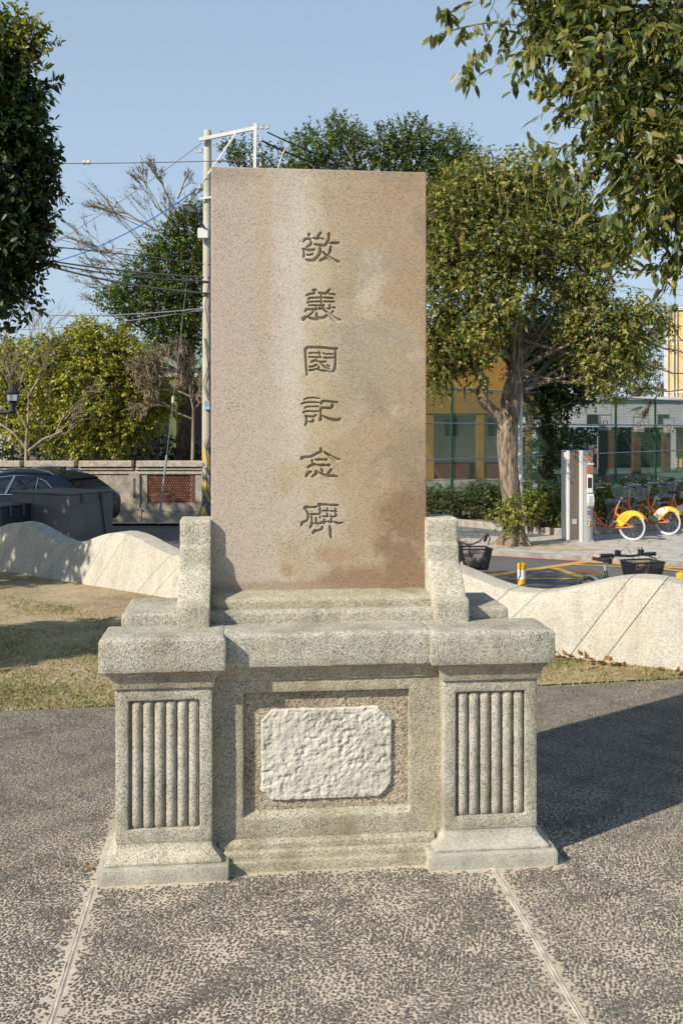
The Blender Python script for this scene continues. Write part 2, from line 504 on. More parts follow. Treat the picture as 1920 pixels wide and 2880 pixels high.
# centre: sunk panel between the pilasters
x0, x1, z0, z1 = -0.46, 0.45, 0.08, 0.74
o0, o1, p0, p1 = -0.327, 0.308, 0.176, 0.652
yf, yr, yb = 0.125, 0.158, 0.30
vs, fs = [], []
for z in (z0, p0, p1, z1):
    for x in (x0, o0, o1, x1): vs.append((x, yf, z))
for j in range(3):
    for i in range(3):
        if i == 1 and j == 1: continue
        a = j * 4 + i
        fs.append((a, a + 1, a + 5, a + 4))
vs += [(o0, yr, p0 + 0.022), (o1, yr, p0 + 0.022), (o1, yr, p1), (o0, yr, p1)]
for i, j in ((0, 1), (1, 2), (2, 3), (3, 0)):
    q = [5, 6, 10, 9]
    fs.append((q[i], q[j], 16 + j, 16 + i))
vs += [(x0, yb, z0), (x1, yb, z0), (x1, yb, z1), (x0, yb, z1)]
fs += [(0, 4, 8, 12, 23, 20), (3, 21, 22, 15, 11, 7), (12, 13, 14, 15, 22, 23), (0, 20, 21, 3, 2, 1), (20, 23, 22, 21), (16, 17, 18, 19)]
rough_stone(MB().add(vs, fs), 'panel_frame', M['granite_brown'], mon, 0.005, 0.03, 0.0016)
rough_stone(MB().box(o0 + 0.001, o1 - 0.001, yr - 0.004, yr + 0.02, p0 + 0.012, p1 - 0.001), 'panel_field', M['pebbledash'], mon, 0.0, 0.03, 0.0012)

# rough plaster plaque, its corners knocked off
def plaque():
    W, Hh = 0.505, 0.350
    u_c, z_c = -0.008, 0.407
    nx, nz = 190, 132
    def inside(u, z):
        a, b_ = abs(u - u_c) / (W / 2), abs(z - z_c) / (Hh / 2)
        du, dz = (W / 2 - abs(u - u_c)), (Hh / 2 - abs(z - z_c))
        cut = 0.052 if (u > u_c) else 0.040
        d = min(du, dz, (du + dz - cut) * 0.75)
        return d + mnoise.noise(Vector((u * 26, 3.1, z * 26))) * 0.004
    vs, fs, idx = [], [], {}
    for j in range(nz + 1):
        for i in range(nx + 1):
            u = u_c - W / 2 - 0.006 + (W + 0.012) * i / nx
            z = z_c - Hh / 2 - 0.006 + (Hh + 0.012) * j / nz
            d = inside(u, z)
            if d < -0.004: continue
            e = max(0.0, min(1.0, d / 0.005))
            p = Vector((u, 0, z))
            wv = 0.65 + 0.6 * max(0.0, min(1.0, 0.5 + 1.3 * mnoise.noise(p * 9 + Vector((2, 0, 7)))))
            r = wv * mnoise.fractal(p * 34, 0.55, 2.3, 6) * 0.0042 - wv * max(0.0, mnoise.noise(p * 48 + Vector((4, 0, 0)))) * 0.0065 - abs(mnoise.noise(p * 85)) * 0.0025 * wv + 0.002
            y = (yr - 0.003) - (0.0105 + r) * (1 - (1 - e) ** 2) if e > 0 else yr - 0.002
            idx[(i, j)] = len(vs); vs.append((u, y, z))
    for j in range(nz):
        for i in range(nx):
            q = [(i, j), (i + 1, j), (i + 1, j + 1), (i, j + 1)]
            q = [idx[k] for k in q if k in idx]
            if len(q) >= 3: fs.append(tuple(q))
    me = bpy.data.meshes.new('plaque'); me.from_pydata(vs, [], fs)
    for p in me.polygons: p.use_smooth = True
    o = link_mesh('plaque', me, M['plaster'], mon)
    o['label'] = 'rough blank white plaster plaque with broken corners'
plaque()

# foot of the centre, entablature of the centre
rough_stone(loft_rects([(-0.05, -0.40, 0.385, 0.058, 0.30), (0.036, -0.40, 0.385, 0.058, 0.30), (0.040, -0.40, 0.385, 0.062, 0.30)]), 'foot_course', M['granite_brown'], mon, 0.003, 0.03, 0.0022)
rough_stone(loft_rects([(0.036, -0.41, 0.395, 0.080, 0.30), (0.060, -0.41, 0.395, 0.084, 0.30), (0.068, -0.41, 0.395, 0.094, 0.30)]), 'foot_moulding', M['granite_brown'], mon, 0.003, 0.03, 0.002)
rough_stone(loft_rects([(0.066, -0.42, 0.405, 0.101, 0.30), (0.088, -0.42, 0.405, 0.104, 0.30), (0.100, -0.42, 0.405, 0.121, 0.30)]), 'foot_moulding', M['granite_brown'], mon, 0.003, 0.03, 0.002)
rough_stone(loft_rects([(0.700, -0.43, 0.42, 0.118, 0.30), (0.728, -0.43, 0.42, 0.112, 0.30), (0.745, -0.43, 0.42, 0.100, 0.30), (0.764, -0.43, 0.42, 0.086, 0.30)]), 'necking', M['granite_brown'], mon, 0.003, 0.03, 0.0018)
rough_stone(loft_rects([(0.760, -0.405, 0.39, 0.072, 0.34), (0.876, -0.405, 0.39, 0.072, 0.34), (0.887, -0.405, 0.39, 0.084, 0.34)]), 'cap', M['granite'], mon, 0.006, 0.03, 0.0026)
# step that carries the slab
rough_stone(loft_rects([(0.872, -0.455, 0.435, 0.318, 0.60), (0.966, -0.455, 0.435, 0.318, 0.60), (0.980, -0.455, 0.435, 0.335, 0.60), (0.992, -0.455, 0.435, 0.47, 0.60)]), 'slab_step', M['granite_brown'], mon, 0.006, 0.03, 0.0022)

# side posts with a swept front
def post(xa, xb):
    prof = [(0.61, 0.875), (0.61, 1.272), (0.60, 1.285), (0.425, 1.285), (0.412, 1.274), (0.412, 1.184), (0.394, 1.176), (0.386, 1.11),
            (0.365, 1.09), (0.338, 1.074), (0.302, 1.040), (0.266, 0.992), (0.258, 0.984), (0.214, 0.980), (0.205, 0.970), (0.204, 0.875)]
    mb = MB().prism(prof, lambda a, b_, d: (d, a, b_), xa, xb)
    rough_stone(mb, 'side_post', M['granite_pale'], mon, 0.005, 0.03, 0.0026)
post(-0.582, -0.456)
post(0.431, 0.563)

# ---- inscription: strokes cut into the slab (pixel polylines x, y, width in six close-ups of the slab)
CHARS = [
 ('first', 840, 640, 11.2, [
  [(330,200,85),(320,250,60)], [(160,440,55),(200,370,80),(280,350,75),(370,360,70)], [(385,430,60),(395,510,85),(330,570,85),(240,615,45)],
  [(700,160,70),(640,240,85),(580,335,80)], [(460,320,35),(530,345,60),(600,350,60),(690,335,45),(780,358,50)], [(490,520,45),(600,540,70),(700,555,90),(790,565,70)],
  [(120,660,40),(250,690,60),(360,710,85),(500,690,75)], [(160,700,50),(172,800,65),(165,910,85)], [(260,860,50),(360,860,60),(440,825,65)],
  [(670,640,60),(690,730,95),(640,860,105),(540,970,105),(420,1030,95),(240,1010,55)], [(950,200,95),(960,300,85),(920,420,95),(860,520,95),(800,570,60)],
  [(980,490,45),(1100,480,85),(1260,485,70)], [(1010,600,60),(1000,700,95),(970,790,85)], [(930,840,60),(860,940,95),(680,1030,80)],
  [(760,760,40),(900,900,90),(1040,1010,130),(1190,1085,150),(1280,1080,60)]]),
 ('second', 840, 800, 11.2, [
  [(440,170,50),(550,172,70)], [(475,200,50),(510,270,60)], [(260,340,70),(340,300,70),(510,280,65)], [(630,260,55),(740,275,70),(850,290,80)], [(980,160,65),(880,260,85)],
  [(950,285,40),(1140,315,50)], [(310,460,60),(350,425,60),(500,420,55),(690,412,65)], [(780,405,45),(900,415,60),(1090,430,45)], [(715,300,60),(720,480,55),(725,640,50)],
  [(280,575,60),(340,545,60),(500,540,52),(680,535,60)], [(790,535,40),(950,540,55),(1130,540,42)], [(320,665,50),(480,655,58),(640,660,45),(790,660,85)],
  [(220,840,70),(250,785,80),(400,785,75),(570,782,80)], [(545,720,45),(560,790,60)], [(630,768,45),(740,755,65),(820,765,60)], [(790,680,70),(780,740,65)],
  [(460,860,60),(390,930,60),(300,1000,50)], [(245,1015,80),(160,1080,135)], [(310,1040,45),(440,1080,85),(600,1090,90)], [(560,890,45),(575,1000,80),(595,1080,80)],
  [(640,1050,80),(750,1050,90),(870,990,90),(920,950,70)], [(640,720,30),(820,810,60),(960,940,90),(1090,1060,140),(1220,1130,150),(1320,1110,60)],
  [(980,650,55),(985,760,75)], [(890,740,30),(980,780,50)], [(1065,725,45),(1150,732,50)], [(1080,850,65),(1050,880,55)]]),
 ('third', 840, 960, 11.2, [
  [(200,270,85),(280,195,90),(450,188,80),(800,198,80),(1000,222,70),(1195,235,95)], [(208,260,80),(225,500,75),(240,800,70),(265,1055,60)],
  [(1165,250,60),(1158,350,65),(1160,500,80),(1158,700,80),(1130,880,90),(1060,955,80),(920,930,50)], [(330,380,42),(480,362,42),(680,380,50)], [(640,310,40),(662,390,55)],
  [(760,370,32),(880,400,40),(1070,405,42)], [(320,490,42),(500,497,52),(700,507,60)], [(670,440,40),(690,510,60)], [(790,510,42),(900,520,60),(1130,515,45)],
  [(400,650,72),(460,620,75),(550,592,75)], [(590,628,40),(700,650,65),(850,640,65)], [(335,795,50),(440,795,65),(560,742,72)], [(335,900,50),(410,910,72),(560,872,55),(640,882,60)],
  [(635,800,50),(642,900,62)], [(700,915,50),(780,922,72),(850,940,60)], [(700,690,32),(830,810,60),(960,890,70)], [(890,740,32),(980,790,36)]]),
 ('fourth', 840, 1105, 11.2, [
  [(170,215,42),(280,165,52),(440,152,48),(680,176,26)], [(80,350,42),(180,312,65),(300,297,58),(500,297,52),(670,305,26)], [(190,490,42),(240,442,58),(400,432,52),(610,430,50)],
  [(140,630,52),(200,590,62),(350,577,55),(520,585,52),(640,572,42)], [(210,730,62),(380,747,65),(480,742,75),(550,702,60)], [(240,740,62),(255,850,65),(240,950,85),(215,1020,58)],
  [(320,905,30),(400,905,52),(450,900,82),(465,845,58)], [(720,340,70),(760,262,82),(900,267,74),(1100,282,64),(1220,300,58)],
  [(1060,370,70),(1060,430,92),(1000,480,84),(850,477,74),(700,482,90)], [(702,500,84),(700,650,64),(700,760,92),(695,835,130)],
  [(760,715,32),(880,780,62),(1020,832,85),(1180,860,105),(1280,840,90),(1310,800,40)]]),
 ('fifth', 835, 1250, 11.2, [
  [(750,120,60),(762,220,100),(660,272,92),(520,350,84),(400,392,84),(250,402,92),(140,440,130)], [(850,225,32),(980,320,70),(1120,410,100),(1240,480,130),(1350,470,60)],
  [(580,475,42),(700,480,84),(800,480,74),(940,480,82)], [(480,500,62),(490,550,62)], [(370,710,82),(450,662,94),(550,625,90)], [(600,635,34),(800,660,92),(920,655,66),(1030,655,80)],
  [(460,860,52),(350,912,112),(300,1000,80)], [(600,830,62),(612,910,112),(540,970,84),(490,1020,60)], [(690,870,34),(850,950,66),(1000,1000,94),(1120,992,94),(1290,1010,44)],
  [(1080,800,82),(1010,890,82),(960,970,54)], [(760,770,42),(815,850,56)]]),
 ('sixth', 830, 1400, 10.453, [
  [(290,305,105),(335,272,90),(450,285,62),(630,270,62)], [(330,380,52),(380,480,62),(385,590,74),(340,680,84),(230,722,84),(170,790,112)],
  [(440,480,42),(560,492,62),(740,472,62)], [(480,530,42),(495,680,62),(480,800,92),(450,880,60)], [(615,590,50),(625,740,62)], [(540,755,42),(630,770,42)],
  [(700,200,92),(800,200,74),(1000,212,62),(1200,225,72),(1260,222,62)], [(730,230,62),(740,470,62)], [(800,375,32),(920,387,60),(970,395,60)], [(940,310,42),(960,390,62)],
  [(1020,385,32),(1150,400,52),(1210,410,62)], [(1180,320,42),(1212,410,64)], [(800,540,32),(920,555,52),(970,560,42)], [(940,460,42),(960,550,62)], [(1030,545,32),(1150,560,52),(1220,530,52)],
  [(1190,460,42),(1212,540,62)], [(730,550,42),(740,600,32)], [(680,770,72),(800,732,84),(880,740,84)], [(860,650,62),(870,730,74)], [(920,700,32),(1050,712,82),(1090,720,62)],
  [(1060,620,52),(1060,720,72)], [(1150,715,42),(1290,752,74),(1390,732,52)], [(800,850,62),(780,920,84),(690,967,84),(580,972,92),(540,1030,92)], [(1010,840,52),(1040,950,82),(1040,1080,78),(1060,1180,42)]]),
]
SY = 0.45                                              # front plane of the slab
def slab_uz(px, py):
    """photo pixel -> monument x, z on the slab's front plane"""
    rx = (px - HXP) / FPX
    ca, sa = math.cos(MON_A), math.sin(MON_A)
    du, dn = rx * ca + sa, -rx * sa + ca
    cu, cn = mon_local(0, 0)
    t = (SY - cn) / dn
    return cu + t * du, EYE - t * (py - HYP) / FPX

SX0, SX1, SZ0, SZ1 = -0.457, 0.438, 0.980, 2.733
TILE_X0, TILE_X1 = -0.092, 0.112
def carve_tiles():
    tiles = []
    for name, ox, oy, k, strokes in CHARS:
        segs, zmin, zmax = [], 9, -9
        for st in strokes:
            P = []
            for x, y, w in st:
                u, z = slab_uz(ox + x / k, oy + y / k)
                P.append((u, z, w / k * 0.00147 * 0.5))
                zmin, zmax = min(zmin, z), max(zmax, z)
            # smooth the polyline
            Q = [P[0]]
            for i in range(len(P) - 1):
                a, b_ = P[i], P[i + 1]
                pm, pp = P[max(i - 1, 0)], P[min(i + 2, len(P) - 1)]
                for t in (0.25, 0.5, 0.75, 1.0):
                    t2, t3 = t * t, t * t * t
                    Q.append(tuple(0.5 * (2 * a[c] + (b_[c] - pm[c]) * t + (2 * pm[c] - 5 * a[c] + 4 * b_[c] - pp[c]) * t2 + (3 * a[c] - pm[c] - 3 * b_[c] + pp[c]) * t3) for c in range(3)))
            segs += [(Q[i], Q[i + 1]) for i in range(len(Q) - 1)]
        tiles.append((name, segs, zmin - 0.012, zmax + 0.012))
    return tiles
TILES = carve_tiles()
def build_slab():
    # front face: side strips, bands between the character fields; then edges and back
    mb = MB()
    zs = [SZ0]
    for name, segs, a, b_ in sorted(TILES, key=lambda t: t[2]):
        zs += [a, b_]
    zs.append(SZ1)
    xs = [SX0, TILE_X0, TILE_X1, SX1]
    vs, fs = [], []
    for z in zs:
        # the top edge drops a touch to the right
        for x in xs: vs.append((x, SY, z))
    for j in range(len(zs) - 1):
        for i in range(3):
            if i == 1 and j % 2 == 1: continue
            a = j * 4 + i
            fs.append((a, a + 1, a + 5, a + 4))
    mb.add(vs, fs)
    n = len(zs)
    yb = 0.585
    b0 = len(mb.v)
    mb.v += [(x, yb, z) for x, z in ((SX0, SZ0), (SX1, SZ0), (SX1, SZ1), (SX0, SZ1))]
    L = [j * 4 for j in range(n)]; Rr = [j * 4 + 3 for j in range(n)]
    mb.f += [tuple(L + [b0 + 3, b0]), tuple(Rr[::-1] + [b0 + 1, b0 + 2]), (0, 1, 2, 3, b0 + 1, b0), tuple([(n - 1) * 4 + i for i in (3, 2, 1, 0)] + [b0 + 3, b0 + 2]), (b0, b0 + 1, b0 + 2, b0 + 3)]
    me = bpy.data.meshes.new('stone_slab'); me.from_pydata(mb.v, [], mb.f)
    bm = bmesh.new(); bm.from_mesh(me)
    bmesh.ops.recalc_face_normals(bm, faces=bm.faces)
    def outer(e):
        a, b_ = e.verts[0].co, e.verts[1].co
        on = lambda p, q: abs(p - q) < 1e-6
        for ax, val in ((0, SX0), (0, SX1), (2, SZ1)):
            if on(a[ax], val) and on(b_[ax], val) and on(a.y, SY) and on(b_.y, SY): return True
        return False
    bmesh.ops.bevel(bm, geom=[e for e in bm.edges if outer(e)], offset=0.004, segments=2, affect='EDGES', profile=0.5)
    bm.to_mesh(me); bm.free()
    o = link_mesh('stone_slab', me, M['slab'], mon)
    o['label'] = 'tall pinkish stone slab carved with six characters, brown stain at lower right'
    # character fields: the face itself, cut back where the strokes run
    for name, segs, za, zb in TILES:
        step = 0.0013
        nx, nz = int((TILE_X1 - TILE_X0) / step), int((zb - za) / step)
        X = np.linspace(TILE_X0, TILE_X1, nx + 1); Z = np.linspace(za, zb, nz + 1)
        gx, gz = np.meshgrid(X, Z)
        D = np.full(gx.shape, 1.0)
        for (ax, az, aw), (bx, bz, bw) in segs:
            dx, dz = bx - ax, bz - az
            l2 = dx * dx + dz * dz + 1e-12
            t = np.clip(((gx - ax) * dx + (gz - az) * dz) / l2, 0, 1)
            d = np.hypot(gx - ax - t * dx, gz - az - t * dz) - (aw + (bw - aw) * t)
            D = np.minimum(D, d)
        D += (RNG.random(D.shape) - 0.5) * 0.0007
        depth = np.clip((-D + 0.0008) / 0.0016, 0, 1) * 0.0135 + np.clip(-D, 0, 0.004) * 0.35
        depth[0, :] = depth[-1, :] = 0; depth[:, 0] = depth[:, -1] = 0
        V = np.stack([gx, SY + depth, gz], -1).reshape(-1, 3)
        ii = np.arange(nx)[None, :] + (np.arange(nz) * (nx + 1))[:, None]
        F = np.stack([ii, ii + 1, ii + nx + 2, ii + nx + 1], -1).reshape(-1, 4)
        me = bpy.data.meshes.new('carved_character')
        me.vertices.add(len(V)); me.vertices.foreach_set('co', V.ravel().astype(np.float32))
        me.loops.add(F.size); me.loops.foreach_set('vertex_index', F.ravel().astype(np.int32))
        me.polygons.add(len(F)); me.polygons.foreach_set('loop_start', (np.arange(len(F)) * 4).astype(np.int32))
        me.update(calc_edges=True)
        c = link_mesh('carved_character', me, M['slab'], o)
        c['label'] = 'carved clerical-script character, %s from the top' % name
build_slab()

# ------------------------------------------------------------------ SETTING: ground, plaza, lawn, road
ROAD = -0.70
WALK = -0.62
def bound_y(x):                                        # line where the pebble paving meets the lawn
    return 6.19 + 0.18 * x

def sheet(name, pts2, z, mat, kind='structure', thick=0.0):
    me = bpy.data.meshes.new(name)
    me.from_pydata([(x, y, z) for x, y in pts2], [], [tuple(range(len(pts2)))])
    bm = bmesh.new(); bm.from_mesh(me)
    for f in bm.faces:
        if f.normal.z < 0: f.normal_flip()
    bm.to_mesh(me); bm.free()
    o = link_mesh(name, me, mat)
    if kind: o['kind'] = kind
    return o

def asphalt():
    m, nt, b = new_mat('asphalt')
    co = obj_co(nt)
    c = ramp(nt, noise_t(nt, co, 0.9, 5.0, 0.6), [(0.3, (0.075, 0.075, 0.078)), (0.7, (0.115, 0.112, 0.108))])
    c = mix(nt, 1.0, c, ramp(nt, noise_t(nt, co, 90, 3.0), [(0.3, (0.8, 0.8, 0.8)), (0.7, (1.2, 1.2, 1.2))]), 'MULTIPLY')
    lk(nt, c, b.inputs['Base Color']); b.inputs['Roughness'].default_value = 0.85
    bump(nt, b, noise_t(nt, co, 160, 2.0), 0.4, 0.004)
    return m
M['asphalt'] = asphalt()
M['ground'] = plain('far_ground', (0.16, 0.14, 0.10), 0.95, var=0.3, scale=0.2)
M['court'] = plain('court_green', (0.10, 0.15, 0.12), 0.9, var=0.25, scale=0.5)
M['concrete'] = plain('concrete', (0.36, 0.34, 0.30), 0.9, var=0.22, scale=3.0, bumpy=0.002)
M['yellow_paint'] = plain('yellow_road_paint', (0.55, 0.33, 0.055), 0.8, var=0.25, scale=14)
M['red_paint'] = plain('red_road_paint', (0.36, 0.07, 0.06), 0.8, var=0.25, scale=14)

sheet('ground', [(-400, -60), (400, -60), (400, 700), (-400, 700)], -0.95, M['ground'])
sheet('road', [(-60, 7), (60, 7), (60, 27.5), (-60, 27.5)], ROAD, M['asphalt'])

def mortar_mat():
    m, nt, b = new_mat('pebble_mortar')
    co = obj_co(nt)
    c = ramp(nt, noise_t(nt, co, 2.2, 5.0, 0.6), [(0.3, (0.42, 0.365, 0.28)), (0.7, (0.54, 0.48, 0.385))])
    c = mix(nt, 1.0, c, ramp(nt, noise_t(nt, co, 60, 4.0), [(0.3, (0.78, 0.78, 0.78)), (0.7, (1.15, 1.15, 1.15))]), 'MULTIPLY')
    # paler cement round the monument; the bed grows darker farther off
    s_ = nd(nt, 'VectorMath', operation='SUBTRACT'); lk(nt, co, s_.inputs[0]); s_.inputs[1].default_value = (0.05, 3.0, 0)
    d_ = nd(nt, 'VectorMath', operation='MULTIPLY'); lk(nt, s_.outputs[0], d_.inputs[0]); d_.inputs[1].default_value = (1 / 1.5, 1 / 1.35, 0)
    l_ = nd(nt, 'VectorMath', operation='LENGTH'); lk(nt, d_.outputs[0], l_.inputs[0])
    t_ = mathn(nt, 'ADD', l_.outputs['Value'], mathn(nt, 'MULTIPLY', mathn(nt, 'SUBTRACT', noise_t(nt, co, 1.6, 5.0), 0.5), 1.4))
    c = mix(nt, ramp(nt, mathn(nt, 'MULTIPLY', t_, 0.5), [(0.38, (0, 0, 0)), (0.75, (0.7, 0.7, 0.7))]), c, (0.19, 0.165, 0.128))
    lk(nt, c, b.inputs['Base Color']); b.inputs['Roughness'].default_value = 0.95
    b.inputs['Specular IOR Level'].default_value = 0.15
    bump(nt, b, noise_t(nt, co, 140, 3.0), 0.5, 0.004)
    return m
M['mortar'] = mortar_mat()
M['crack'] = plain('crack_dirt', (0.075, 0.06, 0.045), 0.95, var=0.3, scale=30)
M['joint'] = plain('joint_cement', (0.54, 0.485, 0.395), 0.9, var=0.3, scale=14, bumpy=0.002)

def attr_mat(name, rough=0.6, spec=0.4, transl=0.0):
    m, nt, b = new_mat(name)
    a = nt.nodes.new('ShaderNodeAttribute'); a.attribute_name = 'tint'
    lk(nt, a.outputs['Color'], b.inputs['Base Color'])
    b.inputs['Roughness'].default_value = rough
    b.inputs['Specular IOR Level'].default_value = spec
    if transl > 0:
        out = nt.nodes['Material Output']
        t = nt.nodes.new('ShaderNodeBsdfTranslucent')
        warm = mix(nt, 1.0, a.outputs['Color'], (1.5, 1.7, 0.7), 'MULTIPLY')
        lk(nt, warm, t.inputs[0])
        mx = nt.nodes.new('ShaderNodeMixShader'); mx.inputs[0].default_value = transl
        lk(nt, b.outputs[0], mx.inputs[1]); lk(nt, t.outputs[0], mx.inputs[2])
        lk(nt, mx.outputs[0], out.inputs[0])
    return m
M['pebble'] = attr_mat('river_pebble', 0.7, 0.22)
M['leaf'] = attr_mat('leaf', 0.45, 0.45, 0.28)
M['dry_leaf'] = attr_mat('dry_leaf', 0.7, 0.3, 0.1)
M['grass'] = attr_mat('grass_blade', 0.65, 0.3, 0.15)

def np_mesh(name, V, F, tint=None, smooth=False):
    """V (n,3), F (m,k) with one k for all faces, tint per vertex (n,3)"""
    me = bpy.data.meshes.new(name)
    V = np.asarray(V, np.float32); F = np.asarray(F, np.int32)
    k = F.shape[1]
    me.vertices.add(len(V)); me.vertices.foreach_set('co', V.ravel())
    me.loops.add(F.size); me.loops.foreach_set('vertex_index', F.ravel())
    me.polygons.add(len(F)); me.polygons.foreach_set('loop_start', (np.arange(len(F)) * k).astype(np.int32))
    if smooth:
        me.polygons.foreach_set('use_smooth', np.ones(len(F), bool))
    me.update(calc_edges=True)
    if tint is not None:
        at = me.attributes.new('tint', 'FLOAT_COLOR', 'POINT')
        c = np.ones((len(V), 4), np.float32); c[:, :3] = tint
        at.data.foreach_set('color', c.ravel())
    return me

# ---- plaza paving: cement bed, river pebbles pressed into it, two expansion joints
def to_mon(X, Y):
    dx, dy = X - MON_O.x, Y - MON_O.y
    return dx * math.cos(MON_A) + dy * math.sin(MON_A), -dx * math.sin(MON_A) + dy * math.cos(MON_A)
def from_mon(u, n):
    return MON_O.x + u * math.cos(MON_A) - n * math.sin(MON_A), MON_O.y + u * math.sin(MON_A) + n * math.cos(MON_A)

def plaza():
    pl = sheet('plaza_paving', [(-7, -3), (7, -3), (7, bound_y(7)), (-7, bound_y(-7))], 0.0, M['mortar'])
    sp = 0.0110
    ys = np.arange(2.35, 7.3, sp * 0.866)
    PX, PY = [], []
    for i, y in enumerate(ys):
        hw = 0.36 * y + 0.5
        xs = np.arange(-hw, hw, sp) + (i % 2) * sp * 0.5
        PX.append(xs); PY.append(np.full(len(xs), y))
    PX, PY = np.concatenate(PX), np.concatenate(PY)
    PX += RNG.uniform(-.33, .33, len(PX)) * sp; PY += RNG.uniform(-.33, .33, len(PY)) * sp
    wx = 0.016 * np.sin(PX * 9.1 + 2.1 * np.sin(PY * 5.3)) + 0.011 * np.sin(PY * 17.0 + 3.0 * np.sin(PX * 7.7))
    wy = 0.016 * np.sin(PY * 8.3 + 2.4 * np.sin(PX * 6.1)) + 0.011 * np.sin(PX * 15.0 + 2.7 * np.sin(PY * 9.9))
    PX, PY = PX + wx, PY + wy
    u, n = to_mon(PX, PY)
    keep = PY < 6.19 + 0.18 * PX - 0.01
    keep &= ~((u > -0.87) & (u < 0.87) & (n > np.where((u > -0.38) & (u < 0.36), 0.048, -0.008)) & (n < 0.7))
    # cement smears: along the joints and round the foot of the monument the pebbles are thinner
    dj = np.minimum(np.where(n < 0.05, np.abs(u + 0.868), 9), np.where(n < 0.05, np.abs(u - 0.607), 9))
    dp = np.maximum(np.maximum(np.abs(u) - 0.858, np.where((u > -0.38) & (u < 0.36), 0.055, 0) - n), 0)
    edge = np.where((n > -0.2), dp, 9)
    prob = np.clip((dj - 0.012) / 0.05, 0, 1) * 0.7 + 0.3 * (dj > 0.015)
    prob = np.minimum(prob, np.clip(edge / 0.05, 0.3, 1))
    blot = np.array([mnoise.noise(Vector((x * 2.3, y * 2.3, 0))) + 0.6 * mnoise.noise(Vector((x * 9, y * 9, 4))) for x, y in zip(PX, PY)])
    prob = prob * np.clip(0.99 - 0.16 * np.clip(blot, 0, 1), 0, 1)
    keep &= RNG.random(len(PX)) < prob
    PX, PY, blot = PX[keep], PY[keep], blot[keep]
    N = len(PX)
    a = RNG.uniform(0.0050, 0.0078, N); b = a * RNG.uniform(0.62, 0.9, N); h = RNG.uniform(0.0014, 0.0032, N)
    an = RNG.uniform(0, math.pi, N)
    tone = RNG.uniform(0.062, 0.165, N) * np.where(RNG.random(N) < 0.08, 1.7, 1.0) * np.clip(1 - 0.15 * blot, 0.7, 1.3)
    hue = RNG.random(N)
    col = np.stack([tone * (1.04 + 0.10 * hue), tone, tone * (0.90 - 0.18 * hue)], -1)
    def rings(m, k):
        ring = np.arange(k) * 2 * math.pi / k
        rx, ry = np.cos(ring), np.sin(ring)
        def rp(s, z):
            x = a[m][:, None] * rx * s; y = b[m][:, None] * ry * s
            c_, s_ = np.cos(an[m])[:, None], np.sin(an[m])[:, None]
            X = PX[m][:, None] + x * c_ - y * s_; Y = PY[m][:, None] + x * s_ + y * c_
            return np.stack([X, Y, np.broadcast_to(z, X.shape)], -1)
        return rp
    # near pebbles have a shoulder, far ones are plain low domes
    near = PY < 3.85
    for m, k in ((near, 6), (~near, 5)):
        rp = rings(m, k); n_ = int(m.sum())
        top = np.stack([PX[m], PY[m], h[m]], -1)[:, None, :]
        F = []
        if k == 6:
            V = np.concatenate([rp(1.0, -0.0005), rp(0.72, h[m][:, None] * 0.75), top], 1)
            for q in range(k):
                q2 = (q + 1) % k
                F += [(q, q2, k + q2), (q, k + q2, k + q), (k + q, k + q2, 2 * k)]
        else:
            V = np.concatenate([rp(1.0, 0.0), top + np.array([0, 0, 0.0012])], 1)
            for q in range(k):
                F.append((q, (q + 1) % k, k))
        per = V.shape[1]
        F = (np.array(F)[None] + (np.arange(n_) * per)[:, None, None]).reshape(-1, 3)
        me = np_mesh('pebbles', V.reshape(-1, 3), F, np.repeat(col[m], per, 0), True)
        o = link_mesh('pebbles', me, M['pebble'], pl)
        o['kind'] = 'stuff'; o['label'] = 'small dark river pebbles set in the %s cement paving' % ('near' if k == 6 else 'far')
    # expansion joints
    for uu, w in ((-0.868, 0.007), (0.607, 0.0095)):
        vs, fs = [], []
        L = 60
        for i in range(L + 1):
            nn = 0.0 - 2.2 * i / L
            wob = mnoise.noise(Vector((nn * 2.2, uu, 0))) * 0.003 + mnoise.noise(Vector((nn * 37, uu, 3))) * 0.0012
            for s, z in ((-w, 0.0006), (-w * 0.7, 0.003), (w * 0.35, 0.0032), (w * 0.55, 0.002), (w, 0.0006)):
                x, y = from_mon(uu + s + wob, nn)
                vs.append((x, y, z))
        for i in range(L):
            for j in range(4):
                q = i * 5 + j
                fs.append((q, q + 1, q + 6, q + 5))
        MB().add(vs, fs).build('joint_strip', M['joint'], pl)
        # hairline crack beside the strip
        vs, fs = [], []
        for i in range(141):
            nn = -0.02 - 2.1 * i / 140
            wob = mnoise.noise(Vector((nn * 2.2, uu, 0))) * 0.003 + mnoise.noise(Vector((nn * 21, uu, 8))) * 0.003
            hw = 0.0006 + 0.0011 * max(0, mnoise.noise(Vector((nn * 14, uu, 5))))
            for sgn in (-1, 1):
                x, y = from_mon(uu - w * 0.8 + wob + sgn * hw, nn)
                vs.append((x, y, 0.0046))
        fs = [(2 * i, 2 * i + 1, 2 * i + 3, 2 * i + 2) for i in range(140)]
        MB().add(vs, fs).build('crack', M['crack'], pl)
plaza()

